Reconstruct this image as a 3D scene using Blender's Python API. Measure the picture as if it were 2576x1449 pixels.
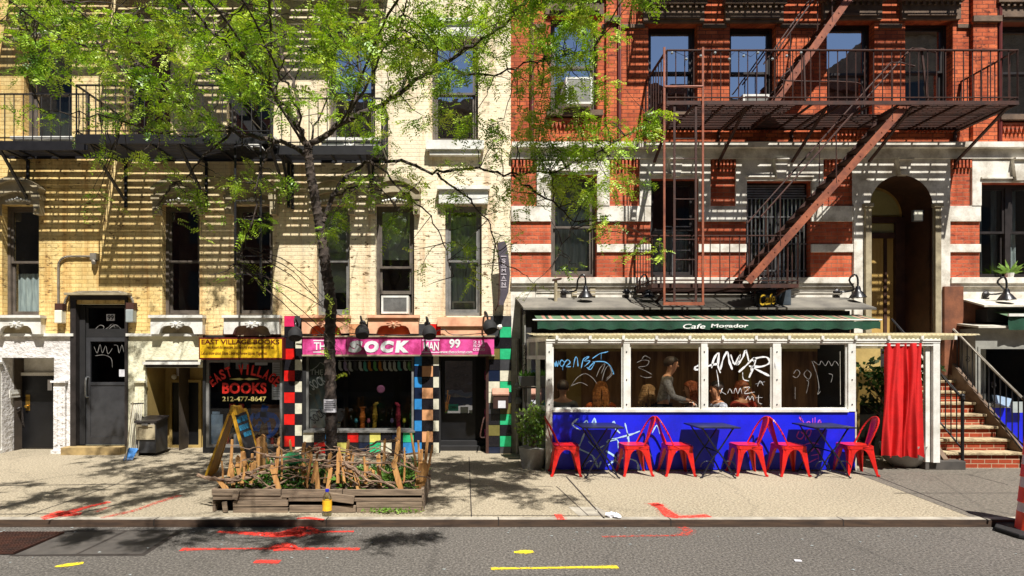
import bpy, bmesh, math, random
import numpy as np
from mathutils import Vector, Matrix
random.seed(7)
for o in list(bpy.data.objects):
    bpy.data.objects.remove(o)
scene = bpy.context.scene
COL = scene.collection
R = math.radians
# ------------------------------------------------------------------ camera, sky, sun, exposure
FPX, CX, HZ, EYE = 1500.0, 1170.0, 896.0, 1.74     # level camera with a little lens shift
YF = 10.71                                          # distance of the house fronts
def X(x, Y=YF): return (x - CX) * Y / FPX
def Z(y, Y=YF): return EYE - (y - HZ) * Y / FPX
def P(x, y, Y=YF): return Vector((X(x, Y), Y, Z(y, Y)))
def GY(y, z=0.0): return (EYE - z) * FPX / (y - HZ)  # depth of a ground point seen at row y

cd = bpy.data.cameras.new('camera'); cam = bpy.data.objects.new('camera', cd); COL.objects.link(cam)
cam.location = (0, 0, EYE); cam.rotation_euler = (R(90), 0, 0)
cd.sensor_width = 36; cd.lens = 36 * FPX / 2576
cd.shift_x = (1288 - CX) / 2576; cd.shift_y = (HZ - 724.5) / 2576
cd.clip_start = 0.05; cd.clip_end = 2000
scene.camera = cam

SUN = Vector((-0.30, 1.0, -1.80)).normalized()      # the way the light travels
w = bpy.data.worlds.new('World'); scene.world = w; w.use_nodes = True
nt = w.node_tree; bg = nt.nodes['Background']
sky = nt.nodes.new('ShaderNodeTexSky'); sky.sky_type = 'NISHITA'; sky.sun_disc = False
sky.sun_elevation = math.asin(-SUN.z); sky.sun_rotation = math.atan2(-SUN.x, -SUN.y)
sky.air_density = 0.8; sky.dust_density = 0.3; sky.ozone_density = 2.5
nt.links.new(sky.outputs[0], bg.inputs[0]); bg.inputs[1].default_value = 0.05
ld = bpy.data.lights.new('sun', 'SUN'); ld.energy = 5.0; ld.angle = R(0.5); ld.color = (1.0, 0.97, 0.92)
sun = bpy.data.objects.new('sun', ld); COL.objects.link(sun)
sun.rotation_euler = (-SUN).to_track_quat('Z', 'Y').to_euler(); sun.location = (3, -8, 16)
vs = scene.view_settings; vs.view_transform = 'Standard'; vs.look = 'None'; vs.gamma = 1; vs.exposure = 0.80
scene.render.filter_size = 1.0; scene.cycles.max_bounces = 8; scene.cycles.diffuse_bounces = 3; scene.cycles.transparent_max_bounces = 16

# ------------------------------------------------------------------ helpers
ORG = {}
class MB:
    def __init__(s): s.v = []; s.f = []; s.mi = []; s.m = 0; s.pc = []
    def add(s, vs, fs):
        b = len(s.v); s.pc.append((vs, fs, s.m)); s.v += [tuple(p) for p in vs]
        for f in fs: s.f.append([b + i for i in f]); s.mi.append(s.m)
        return s
    def box(s, x0, x1, y0, y1, z0, z1):
        if x0 > x1: x0, x1 = x1, x0
        if y0 > y1: y0, y1 = y1, y0
        if z0 > z1: z0, z1 = z1, z0
        return s.add([(x0,y0,z0),(x1,y0,z0),(x1,y1,z0),(x0,y1,z0),(x0,y0,z1),(x1,y0,z1),(x1,y1,z1),(x0,y1,z1)],
              [(0,3,2,1),(4,5,6,7),(0,1,5,4),(1,2,6,5),(2,3,7,6),(3,0,4,7)])
    def quad(s, a, b, c, d): return s.add([a,b,c,d], [(0,1,2,3)])
    def bar(s, p, q, w, h=None, up=(0,0,1)):
        h = h or w; p = Vector(p); q = Vector(q); d = (q-p).normalized(); up = Vector(up)
        if abs(d.dot(up)) > .98: up = Vector((0,1,0)) if abs(d.y) < .9 else Vector((1,0,0))
        a = d.cross(up).normalized()*w/2; b = a.cross(d).normalized()*h/2
        vs = [p-a-b,p+a-b,p+a+b,p-a+b,q-a-b,q+a-b,q+a+b,q-a+b]
        return s.add(vs, [(0,3,2,1),(4,5,6,7),(0,1,5,4),(1,2,6,5),(2,3,7,6),(3,0,4,7)])
    def tube(s, pts, r, n=6, cap=True):
        pts = [Vector(p) for p in pts]; rs = r if isinstance(r, (list, tuple)) else [r]*len(pts)
        vs = []; fs = []; ref = Vector((0.13,0.31,0.94)); k = len(pts)
        for i, p in enumerate(pts):
            d = (pts[min(i+1,k-1)]-pts[max(i-1,0)])
            d = d.normalized() if d.length > 1e-9 else Vector((0,0,1))
            a = d.cross(ref)
            if a.length < .05: a = d.cross(Vector((1,0,0)))
            a.normalize(); b = d.cross(a); ref = b.cross(d) if b.cross(d).length > .1 else ref
            a = d.cross(ref).normalized(); b = d.cross(a)
            for j in range(n):
                t = 2*math.pi*j/n; vs.append(p + a*math.cos(t)*rs[i] + b*math.sin(t)*rs[i])
        for i in range(k-1):
            for j in range(n):
                fs.append((i*n+j, i*n+(j+1)%n, (i+1)*n+(j+1)%n, (i+1)*n+j))
        if cap: fs.append(tuple(range(n-1,-1,-1))); fs.append(tuple((k-1)*n+j for j in range(n)))
        return s.add(vs, fs)
    def lathe(s, prof, c=(0,0,0), n=16, axis=(0,0,1)):
        ax = Vector(axis).normalized(); q = Vector((0,0,1)).rotation_difference(ax); c = Vector(c); vs = []; fs = []
        for r, z in prof:
            for j in range(n):
                t = 2*math.pi*j/n; vs.append(c + q @ Vector((r*math.cos(t), r*math.sin(t), z)))
        for i in range(len(prof)-1):
            for j in range(n): fs.append((i*n+j, i*n+(j+1)%n, (i+1)*n+(j+1)%n, (i+1)*n+j))
        if prof[0][0] > 1e-4: fs.append(tuple(range(n-1,-1,-1)))
        if prof[-1][0] > 1e-4: fs.append(tuple((len(prof)-1)*n+j for j in range(n)))
        return s.add(vs, fs)
    def prism(s, pts, ext):
        ext = Vector(ext); a = [Vector(p) for p in pts]; n = len(a); vs = a + [p+ext for p in a]
        fs = [tuple(range(n)), tuple(range(2*n-1, n-1, -1))] + [(i, (i+1)%n, n+(i+1)%n, n+i) for i in range(n)]
        return s.add(vs, fs)
    def xz(s, pts, y0, y1):      # outline in x,z between two depths
        return s.prism([(p[0], y0, p[1]) for p in pts], (0, y1-y0, 0))
    def ribbon(s, pts, wd, nrm, th=0.0):
        pts = [Vector(p) for p in pts]; nrm = Vector(nrm).normalized(); vs = []; fs = []; k = len(pts)
        for i, p in enumerate(pts):
            d = pts[min(i+1,k-1)]-pts[max(i-1,0)]; a = d.cross(nrm)
            if a.length < 1e-9: a = Vector((1,0,0))
            a = a.normalized(); ww = wd[i] if isinstance(wd,(list,tuple)) else wd; vs += [p-a*ww/2, p+a*ww/2]
        for i in range(k-1): fs.append((2*i,2*i+1,2*i+3,2*i+2))
        return s.add(vs, fs)
    def ball(s, c, r, n=12, sc=(1,1,1)):
        m = max(5, n//2+1); vs = []; fs = []
        for i in range(m):
            ph = math.pi*i/(m-1)
            for j in range(n):
                t = 2*math.pi*j/n
                vs.append((c[0]+r*sc[0]*math.sin(ph)*math.cos(t), c[1]+r*sc[1]*math.sin(ph)*math.sin(t), c[2]+r*sc[2]*math.cos(ph)))
        for i in range(m-1):
            for j in range(n): fs.append((i*n+j, i*n+(j+1)%n, (i+1)*n+(j+1)%n, (i+1)*n+j))
        return s.add(vs, fs)
    def build_each(s, name, mat, parent=None, **k):      # every piece its own object
        for vs, fs, m in s.pc: q = MB(); q.m = m; q.add(vs, fs); q.build(name, mat, parent, **k)
    def build(s, name, mat, parent=None, smooth=False, label=None, bevel=0):
        me = bpy.data.meshes.new(name)
        if parent is not None: org = ORG[parent]
        else:
            a = np.array(s.v); org = Vector(((a[:,0].min()+a[:,0].max())/2, (a[:,1].min()+a[:,1].max())/2, a[:,2].min()))
        me.from_pydata([(p[0]-org.x, p[1]-org.y, p[2]-org.z) for p in s.v], [], s.f)
        for m in (mat if isinstance(mat, (list, tuple)) else [mat]): me.materials.append(m)
        me.polygons.foreach_set('material_index', s.mi)
        bm = bmesh.new(); bm.from_mesh(me)
        bmesh.ops.remove_doubles(bm, verts=bm.verts, dist=1e-6)
        bmesh.ops.recalc_face_normals(bm, faces=bm.faces)
        if bevel: bmesh.ops.bevel(bm, geom=[e for e in bm.edges if e.calc_face_angle(0) > .5], offset=bevel, segments=2, affect='EDGES', profile=.6)
        bm.to_mesh(me); bm.free()
        if smooth:
            me.polygons.foreach_set('use_smooth', [True]*len(me.polygons))
            try: me.set_sharp_from_angle(angle=R(40))
            except Exception: pass
        return link(name, me, parent, org, label)
def link(name, me, parent, org, label=None):
    o = bpy.data.objects.new(name, me); COL.objects.link(o)
    if parent is not None: o.parent = parent; ORG[o] = ORG[parent]
    else: o.location = org; ORG[o] = Vector(org)
    if label: o['label'] = label
    return o
def tag(o, label, cat, group=None):
    o['label'] = label; o['category'] = cat
    if group: o['group'] = group
    return o
def thing(name, label, cat, loc=(0,0,0), group=None):
    o = bpy.data.objects.new(name, None); COL.objects.link(o); o.location = loc; ORG[o] = Vector(loc)
    o.empty_display_size = .1
    return tag(o, label, cat, group)
def struct(o): o['kind'] = 'structure'; return o
def stuff(o): o['kind'] = 'stuff'; return o
def copy_tree(o, parent=None):
    c = o.copy(); COL.objects.link(c); c.parent = parent
    for ch in [k for k in ALLKIDS.get(o, o.children)]: copy_tree(ch, c)
    return c
ALLKIDS = {}
# lettering, fitted into a rectangle given by two corners (x, z) on a wall facing the street
def text_mesh(s, bold=0.0, shear=0.0, space=1.0):
    c = bpy.data.curves.new('t', 'FONT'); c.body = s; c.offset = bold; c.shear = shear; c.extrude = .02; c.space_character = space; c.resolution_u = 3
    o = bpy.data.objects.new('t', c); COL.objects.link(o)
    bpy.context.view_layer.update()
    me = bpy.data.meshes.new_from_object(o.evaluated_get(bpy.context.evaluated_depsgraph_get()))
    vs = [tuple(v.co) for v in me.vertices]; fs = [tuple(p.vertices) for p in me.polygons]
    bpy.data.objects.remove(o); bpy.data.meshes.remove(me); bpy.data.curves.remove(c)
    return vs, fs
def put_text(mb, s, x0, x1, z0, z1, Y, bold=0.0, shear=0.0, th=.004, rot=0.0, fn=None, space=1.0):
    vs, fs = text_mesh(s, bold, shear, space); a = np.array(vs); lo = a.min(0); hi = a.max(0); sp = np.maximum(hi-lo, 1e-6)
    u = (a-lo)/sp; cx, cz = (x0+x1)/2, (z0+z1)/2; out = []
    for q in u:
        dx = (q[0]-.5)*(x1-x0); dz = (q[1]-.5)*(z1-z0)
        if rot: dx, dz = dx*math.cos(rot)-dz*math.sin(rot), dx*math.sin(rot)+dz*math.cos(rot)
        p = (cx+dx, Y-q[2]*th, cz+dz)
        out.append(fn(p) if fn else p)
    mb.add(out, fs); return mb
def strokes(mb, lines, wd, Y, conv=None, off=.004):
    """lines: pixel polylines on the plane at depth Y, smoothed, drawn as flat paint"""
    for ln in lines:
        ww = wd
        if isinstance(ln, tuple): ln, ww = ln
        pts = [P(a, b, Y) for a, b in ln]
        if len(pts) > 2: pts = smooth_path(pts, 4)
        pts = [Vector((p.x, Y-off, p.z)) for p in pts]; k = len(pts); ph = random.uniform(0,6)
        ws = [ww*(.72+.22*math.sin(ph+i*.9)+.16*math.sin(ph*2+i*2.3))*(.55 if i in (0,k-1) else 1) for i in range(k)]
        mb.ribbon(pts, ws, (0,-1,0))
        if k > 4 and random.random() < .3 and ww > .01:
            q = pts[random.randrange(1,k-1)]; mb.ribbon([q, q-Vector((.002,0,random.uniform(.05,.14)))], [ww*.4,ww*.2], (0,-1,0))
    return mb
def smooth_path(pts, k=4):
    pts = [Vector(p) for p in pts]; out = []; n = len(pts)
    for i in range(n-1):
        p0, p1, p2, p3 = pts[max(i-1,0)], pts[i], pts[i+1], pts[min(i+2,n-1)]
        for j in range(k):
            t = j/k; out.append(.5*((2*p1)+(p2-p0)*t+(2*p0-5*p1+4*p2-p3)*t*t+(3*p1-p0-3*p2+p3)*t**3))
    out.append(pts[-1]); return out
# many little leaves at once
def leaves_mesh(name, base, d, side, L, W, mat, parent=None):
    base = np.asarray(base); n = len(base)
    L = np.asarray(L).reshape(-1,1); W = np.asarray(W).reshape(-1,1)
    v = np.empty((n,4,3)); v[:,0] = base; v[:,1] = base+d*L*.45+side*W*.5; v[:,2] = base+d*L; v[:,3] = base+d*L*.45-side*W*.5
    me = bpy.data.meshes.new(name)
    org = np.array(ORG[parent]) if parent is not None else np.array([base[:,0].mean(), base[:,1].mean(), base[:,2].min()])
    me.vertices.add(4*n); me.vertices.foreach_set('co', (v.reshape(-1,3)-org).ravel())
    me.loops.add(4*n); me.loops.foreach_set('vertex_index', np.arange(4*n, dtype=np.int32))
    me.polygons.add(n); me.polygons.foreach_set('loop_start', np.arange(n, dtype=np.int32)*4)
    me.materials.append(mat); me.update(calc_edges=True); me.validate()
    return link(name, me, parent, Vector(org))
rng = np.random.default_rng(11)
def unit(a): return a/np.maximum(np.linalg.norm(a, axis=1, keepdims=True), 1e-9)
def fronds(c, n_each=12, flen=.16, leaf=.032, droop=.35, spread=None):
    """pinnate leaves: c = (n,3) foot points. returns leaflet base, dir, side arrays"""
    n = len(c); d = unit(rng.normal(size=(n,3))*np.array([1,1,.45])+np.array([0,0,-droop]))
    s = unit(np.cross(d, unit(rng.normal(size=(n,3))*np.array([.5,.5,.3])+np.array([0,0,1]))))
    k = np.tile(np.arange(n_each), n); i = np.repeat(np.arange(n), n_each)
    t = (k//2+1)/(n_each/2); sg = np.where(k%2==0, 1.0, -1.0)[:,None]
    fl = flen*rng.uniform(.7,1.25,n)[i]
    b = c[i]+d[i]*(t*fl)[:,None]+np.array([0,0,-1])*(t*t*fl*.25)[:,None]
    ld = unit(s[i]*sg*.95+d[i]*.45+rng.normal(size=(len(i),3))*.15)
    nn = unit(np.cross(d[i], s[i])+rng.normal(size=(len(i),3))*.25)
    ls = unit(np.cross(ld, nn))
    L = leaf*rng.uniform(.75,1.25,len(i))*rng.uniform(.6,1.35,n)[i]; return b, ld, ls, L, L*.42
# ------------------------------------------------------------------ materials
def lin(r, g, b, k=1.0):
    f = lambda u: (u/255/12.92 if u/255 <= .04045 else ((u/255+.055)/1.055)**2.4)
    return (min(1,f(r)*k), min(1,f(g)*k), min(1,f(b)*k), 1)
class NT:
    def __init__(s, name):
        s.m = bpy.data.materials.new(name); s.m.use_nodes = True; s.t = s.m.node_tree; s.p = s.t.nodes['Principled BSDF']; s.out = s.t.nodes['Material Output']
    def n(s, typ, **kw):
        nd = s.t.nodes.new('ShaderNode'+typ)
        for k, v in kw.items(): setattr(nd, k, v)
        return nd
    def l(s, a, b): s.t.links.new(a, b)
    def coord(s, scale=1.0, kind='Object'):
        tc = s.n('TexCoord'); mp = s.n('Mapping'); s.l(tc.outputs[kind], mp.inputs[0])
        mp.inputs['Scale'].default_value = (scale,)*3 if not isinstance(scale, tuple) else scale; return mp.outputs[0]
    def noise(s, vec, sc, det=4, rough=.6):
        n = s.n('TexNoise'); n.inputs['Scale'].default_value = sc; n.inputs['Detail'].default_value = det; n.inputs['Roughness'].default_value = rough; s.l(vec, n.inputs['Vector']); return n.outputs['Fac']
    def ramp(s, fac, stops, interp='LINEAR'):
        r = s.n('ValToRGB'); r.color_ramp.interpolation = interp; e = r.color_ramp.elements
        while len(e) < len(stops): e.new(.5)
        for i, (p, c) in enumerate(stops): e[i].position = p; e[i].color = c if len(c) == 4 else (*c, 1)
        s.l(fac, r.inputs[0]); return r.outputs[0]
    def mix(s, fac, a, b, mode='MIX'):
        m = s.n('Mix', data_type='RGBA', blend_type=mode)
        for sock, v in ((m.inputs[0], fac), (m.inputs[6], a), (m.inputs[7], b)):
            if isinstance(v, (int, float)): sock.default_value = v
            elif isinstance(v, tuple): sock.default_value = v
            else: s.l(v, sock)
        return m.outputs[2]
    def bump(s, h, st=.3, dist=.01):
        b = s.n('Bump'); b.inputs['Strength'].default_value = st; b.inputs['Distance'].default_value = dist; s.l(h, b.inputs['Height']); s.l(b.outputs[0], s.p.inputs['Normal'])
def W4(v): return (v, v, v, 1)
def mat(name, col, col2=None, sc=6.0, rough=.6, metal=0, bump=.15, bdist=.004, lo=.35, hi=.7, fine=40.0, spec=.5, stretch=None):
    t = NT(name); v = t.coord(stretch or 1.0)
    col2 = col2 or tuple(c*.72 for c in col[:3])+(1,)
    f = t.noise(v, sc, 5, .62); c = t.ramp(f, [(lo, col), (hi, col2)])
    g = t.noise(v, fine, 3)
    c = t.mix(.35, c, t.ramp(g, [(.3, W4(.6)), (.7, W4(1.0))]), 'MULTIPLY')
    t.l(c, t.p.inputs['Base Color']); t.p.inputs['Roughness'].default_value = rough; t.p.inputs['Metallic'].default_value = metal
    t.p.inputs['Specular IOR Level'].default_value = spec
    if bump: t.bump(g, bump, bdist)
    return t.m
def brick_mat(name, c1, c2, mortar, painted=0.0, spots=None):
    t = NT(name); tc = t.n('TexCoord'); sp = t.n('SeparateXYZ'); t.l(tc.outputs['Object'], sp.inputs[0]); cb = t.n('CombineXYZ')
    ad = t.n('Math', operation='ADD'); t.l(sp.outputs[0], ad.inputs[0]); t.l(sp.outputs[1], ad.inputs[1])
    t.l(ad.outputs[0], cb.inputs[0]); t.l(sp.outputs[2], cb.inputs[1])
    wob = t.noise(tc.outputs['Object'], 3.0, 3); wv = t.n('VectorMath', operation='MULTIPLY_ADD')
    t.l(wob, wv.inputs[0]); wv.inputs[1].default_value = (.012,.012,.012); t.l(cb.outputs[0], wv.inputs[2])
    b = t.n('TexBrick'); b.offset = .5; t.l(wv.outputs[0], b.inputs['Vector'])
    b.inputs['Color1'].default_value = c1; b.inputs['Color2'].default_value = c2; b.inputs['Mortar'].default_value = mortar
    b.inputs['Scale'].default_value = 1.0; b.inputs['Brick Width'].default_value = .215; b.inputs['Row Height'].default_value = .071
    b.inputs['Mortar Size'].default_value = .007; b.inputs['Mortar Smooth'].default_value = .3; b.inputs['Bias'].default_value = -.15
    o = tc.outputs['Object']
    big = t.ramp(t.noise(o, .9, 6, .65), [(.32, W4(.60)), (.62, W4(1.0))])
    col = t.mix(.8, b.outputs['Color'], big, 'MULTIPLY')
    mps = t.n('Mapping'); mps.inputs['Scale'].default_value = (4, 4, .35); t.l(o, mps.inputs[0])
    col = t.mix(.55, col, t.ramp(t.noise(mps.outputs[0], 1.0, 6, .65), [(.34, W4(.55)), (.52, W4(1.0))]), 'MULTIPLY')
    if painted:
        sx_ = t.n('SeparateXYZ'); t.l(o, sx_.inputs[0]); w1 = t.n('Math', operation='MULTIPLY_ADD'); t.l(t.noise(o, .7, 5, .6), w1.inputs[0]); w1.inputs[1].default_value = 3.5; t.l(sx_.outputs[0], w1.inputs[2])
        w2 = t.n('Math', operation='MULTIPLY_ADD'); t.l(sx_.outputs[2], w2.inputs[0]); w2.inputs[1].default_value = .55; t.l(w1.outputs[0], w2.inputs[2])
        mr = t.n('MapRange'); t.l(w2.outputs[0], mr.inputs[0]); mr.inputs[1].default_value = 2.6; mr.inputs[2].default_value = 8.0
        col = t.mix(mr.outputs[0], col, t.mix(.5, lin(250,246,232), col, 'MIX'))  # overexposed brightness put into the colour: wall paler toward right and top
    fine = t.noise(o, 30, 4); col = t.mix(.5, col, t.ramp(fine, [(.3, W4(.72)), (.65, W4(1.08))]), 'MULTIPLY')
    if spots:
        mp = t.n('Mapping'); mp.inputs['Scale'].default_value = (7, 7, 16); t.l(o, mp.inputs[0])
        sf = t.noise(mp.outputs[0], 1.0, 5, .7); msk = t.ramp(sf, [(.55, W4(0)), (.62, W4(1))])
        zone = t.ramp(t.noise(o, .8, 3), [(.40, W4(0)), (.56, W4(1))])
        col = t.mix(t.mix(1.0, msk, zone, 'MULTIPLY'), col, spots)
        mp2 = t.n('Mapping'); mp2.inputs['Scale'].default_value = (5, 5, .5); t.l(o, mp2.inputs[0])
        col = t.mix(.6, col, t.ramp(t.noise(mp2.outputs[0], 1.0, 5, .6), [(.3, lin(190,142,84)), (.5, W4(1.0))]), 'MULTIPLY')
    t.l(col, t.p.inputs['Base Color']); t.p.inputs['Roughness'].default_value = .82; t.p.inputs['Specular IOR Level'].default_value = .25
    h = t.n('Math', operation='MULTIPLY_ADD'); t.l(b.outputs['Fac'], h.inputs[0]); h.inputs[1].default_value = -1.0; t.l(fine, h.inputs[2])
    t.bump(h.outputs[0], .55 if not painted else .5, .008)
    return t.m
def glass_mat(name, refl=.22, tint=(.8,.85,.85), rough=.01, wave=.0):
    t = NT(name); tr = t.n('BsdfTransparent'); tr.inputs[0].default_value = (*tint, 1); gl = t.n('BsdfGlossy'); gl.inputs['Roughness'].default_value = rough
    gl.inputs['Color'].default_value = (.95,.97,1,1)
    lw = t.n('LayerWeight'); lw.inputs[0].default_value = .25
    ma = t.n('Math', operation='MULTIPLY_ADD'); t.l(lw.outputs['Fresnel'], ma.inputs[0]); ma.inputs[1].default_value = .8; ma.inputs[2].default_value = refl; ma.use_clamp = True
    mx = t.n('MixShader'); t.l(ma.outputs[0], mx.inputs[0]); t.l(tr.outputs[0], mx.inputs[1]); t.l(gl.outputs[0], mx.inputs[2]); t.l(mx.outputs[0], t.out.inputs[0])
    if wave:
        b = t.n('Bump'); b.inputs['Strength'].default_value = wave; b.inputs['Distance'].default_value = .02
        t.l(t.noise(t.coord(1.0), 2.2, 2), b.inputs['Height']); t.l(b.outputs[0], gl.inputs['Normal'])
    t.t.nodes.remove(t.p); return t.m
M = {}
M['brick'] = brick_mat('red_brick', lin(224,116,70), lin(176,80,48), lin(134,76,54), 0.0, lin(92,44,32))
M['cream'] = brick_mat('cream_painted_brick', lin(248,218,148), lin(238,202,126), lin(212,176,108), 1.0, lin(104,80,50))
M['bandbrick'] = brick_mat('orange_brick', lin(216,110,72), lin(182,80,52), lin(172,118,92), 0.0, lin(120,66,52))
M['stone'] = mat('painted_stone', lin(236,230,216), lin(156,144,124), 3.2, .75, bump=.4, lo=.42, hi=.72)
M['brown'] = mat('brownstone', lin(120,98,78), lin(84,66,52), 5, .85, bump=.6, bdist=.01)
M['lintel'] = mat('grey_lintel_paint', lin(182,168,136), lin(128,116,92), 4, .7, bump=.3)
M['sill'] = mat('white_sill_paint', lin(238,234,222), lin(176,170,156), 3.5, .6, bump=.3)
M['peach'] = mat('peach_sill_paint', lin(240,190,150), lin(206,140,108), 5, .6)
M['stucco'] = mat('white_stucco', lin(236,232,228), lin(190,184,178), 5, .8, bump=1.0, bdist=.03, fine=14)
M['creamstucco'] = mat('cream_stucco', lin(240,236,206), lin(202,194,160), 4, .8, bump=.8, bdist=.02, fine=16)
M['frame'] = mat('brown_grey_window_frame', lin(104,94,84), lin(74,66,58), 6, .5)
M['darkframe'] = mat('dark_window_frame', lin(52,46,44), lin(34,30,28), 6, .45)
M['greyframe'] = mat('grey_window_frame', lin(130,128,124), lin(96,94,90), 6, .5)
M['glass'] = glass_mat('window_glass', .72, (.72,.78,.78), .012, .08); M['glasslow'] = glass_mat('lower_window_glass', .16, (.86,.90,.90), .015, .08)
M['shopglass'] = glass_mat('shop_glass', .035, (.85,.88,.88))
M['vinyl'] = glass_mat('clear_vinyl', .06, (.95,.95,.93), .05, .05)
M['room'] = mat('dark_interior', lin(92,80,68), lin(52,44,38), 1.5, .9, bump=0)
M['curtain'] = mat('pale_curtain', lin(196,204,198), lin(140,150,148), 5, .9, stretch=(6,6,.6))
M['blind'] = mat('roller_blind', lin(168,168,160), lin(142,142,136), 2, .8)
M['iron'] = mat('black_iron', lin(34,32,34), lin(20,18,20), 8, .5, metal=.2)
M['rust'] = mat('rusty_iron', lin(78,42,28), lin(42,25,19), 7, .7, metal=.1, bump=.4)
M['rustbright'] = mat('red_oxide_stringer', lin(164,92,60), lin(104,54,38), 6, .6, bump=.3)
M['black'] = mat('black_paint', lin(22,22,24), lin(12,12,13), 6, .35)
M['blackmat'] = mat('black_matte', lin(30,28,28), lin(16,15,15), 4, .8)
M['doorgrey'] = mat('charcoal_door_paint', lin(62,62,64), lin(46,46,48), 5, .4)
M['steel'] = mat('brushed_steel', lin(190,190,188), lin(140,140,140), 8, .3, metal=.8)
M['galv'] = mat('galvanised_conduit', lin(150,142,128), lin(112,104,92), 8, .5, metal=.4)
M['white'] = mat('white_paint', lin(236,234,226), lin(200,196,184), 4, .5)
M['offwhite'] = mat('weathered_white_paint', lin(222,216,200), lin(160,152,134), 5, .6, bump=.3)
M['blue'] = mat('cobalt_blue_panel', lin(12,26,218), lin(10,18,150), 2.0, .5, bump=.1, lo=.42, hi=.8)
M['red'] = mat('red_chair_enamel', lin(216,34,28), lin(170,28,22), 7, .32, bump=.03)
M['tabletop'] = mat('navy_table_paint', lin(20,25,44), lin(12,14,28), 5, .35)
M['redcloth'] = mat('red_curtain_cloth', lin(216,22,20), lin(190,16,16), 4, .8, bump=.2)
M['yellow'] = mat('yellow_sign_face', lin(250,206,40), lin(236,184,24), 3, .45, bump=.03)
M['maroon'] = mat('maroon_lettering', lin(112,24,20), lin(90,16,14), 6, .5, bump=0)
M['signred'] = mat('red_lettering', lin(228,44,30), lin(200,30,22), 8, .5, bump=0)
M['gold'] = mat('pale_gold_lettering', lin(240,226,150), lin(214,196,110), 8, .5, bump=0)
M['pink'] = mat('pink_sign_face', lin(230,84,160), lin(176,40,104), 4.5, .55, lo=.4, hi=.6)
M['whiteletter'] = mat('white_lettering', lin(240,240,238), lin(214,214,210), 8, .5, bump=0)
M['pinkletter'] = mat('pale_pink_lettering', lin(246,214,230), lin(230,180,206), 8, .5, bump=0)
M['green'] = mat('green_awning_cloth', lin(14,70,46), lin(8,44,30), 4, .8, bump=.3, bdist=.02, fine=9)
M['sagegreen'] = mat('faded_green_cloth', lin(92,116,84), lin(66,90,64), 4, .8)
M['pinkstripe'] = mat('faded_pink_cloth', lin(176,130,108), lin(140,98,80), 4, .8)
M['roofgrey'] = mat('grey_roof_membrane', lin(126,120,108), lin(84,80,74), 2.2, .8, bump=.4)
M['shedgrey'] = mat('grey_painted_ply', lin(158,156,146), lin(126,124,116), 3, .7)
M['corrug'] = mat('corrugated_plastic', lin(226,218,184), lin(190,180,146), 4, .5)
M['wood'] = mat('weathered_plank', lin(146,126,104), lin(84,70,56), 3, .8, bump=.6, stretch=(1.2,6,14))
M['stake'] = mat('split_wood_stake', lin(214,162,96), lin(160,106,58), 5, .75, bump=.4, stretch=(8,8,1.2))
M['twig'] = mat('bare_branch', lin(150,122,98), lin(76,58,47), 9, .85, bump=.5)
M['bark'] = mat('grey_brown_bark', lin(86,72,62), lin(36,30,27), 14, .9, bump=.9, bdist=.02, stretch=(1,1,.55))
M['oak'] = mat('oak_sign_frame', lin(206,160,40), lin(168,116,24), 4, .55, stretch=(4,4,1))
M['oakdark'] = mat('oak_panel', lin(204,156,62), lin(150,106,40), 3, .6, stretch=(8,8,1.2))
M['soil'] = mat('soil', lin(64,48,36), lin(40,30,24), 12, .95, bump=.8, bdist=.02)
M['interiorwall'] = mat('ochre_interior_wall', lin(186,160,96), lin(150,124,70), 2, .8)
M['pot'] = mat('grey_pot', lin(176,172,164), lin(128,124,116), 3, .6)
M['plate'] = mat('gutter_concrete', lin(84,78,72), lin(60,56,52), 5, .8, bump=.4)
M['curb'] = mat('steel_faced_kerb', lin(84,64,48), lin(52,40,32), 4, .7, bump=.3, stretch=(1,1,8))
M['curbtop'] = mat('kerb_top_concrete', lin(176,168,152), lin(128,120,108), 5, .8, bump=.3)
M['paper'] = mat('white_paper', lin(226,224,228), lin(206,204,208), 5, .8, bump=0)
M['ink'] = mat('dark_ink', lin(58,56,64), lin(44,42,50), 8, .8, bump=0)
M['lampglow'] = mat('frosted_lamp_glass', lin(250,246,226), lin(230,226,200), 5, .3)
M['sprayorange'] = None
def spray(name, col, edge=.5, sc=26):
    t = NT(name); v = t.coord(1.0); t.l(t.ramp(t.noise(v, 14, 4), [(.3, col), (.7, tuple(c*.8 for c in col[:3])+(1,))]), t.p.inputs['Base Color'])
    t.p.inputs['Roughness'].default_value = .8
    t.l(t.ramp(t.noise(v, sc, 5, .7), [(edge-.10, W4(0)), (edge+.12, W4(1))]), t.p.inputs['Alpha']); return t.m
M['sprayred'] = spray('red_spray_paint', lin(236,56,40), .45)
M['sprayyel'] = spray('yellow_spray_paint', lin(240,214,40), .42)
M['sprayfaint'] = spray('faint_red_spray_paint', lin(206,70,52), .53)
M['grafwhite'] = mat('white_spray_graffiti', lin(226,226,226), lin(196,196,196), 8, .6, bump=0)
M['grafblue'] = mat('light_blue_graffiti', lin(96,164,214), lin(60,120,180), 8, .6, bump=0)
M['grafgrey'] = mat('grey_scratched_graffiti', lin(140,136,130), lin(104,100,96), 8, .8, bump=0)
M['grafcyan'] = mat('pale_cyan_graffiti', lin(170,206,236), lin(120,160,214), 8, .6, bump=0)
M['grafpink'] = mat('pink_graffiti', lin(196,72,200), lin(150,40,160), 8, .6, bump=0)
M['grafblack'] = mat('black_marker_graffiti', lin(24,24,26), lin(18,18,20), 8, .6, bump=0)
for k_, c_ in (('grafwhite',(232,232,232)),('grafblue',(96,164,214)),('grafcyan',(176,212,238)),('grafpink',(206,80,206))): M[k_] = spray('sprayed_'+k_[4:]+'_tag', lin(*c_), .32, 46)
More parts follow.
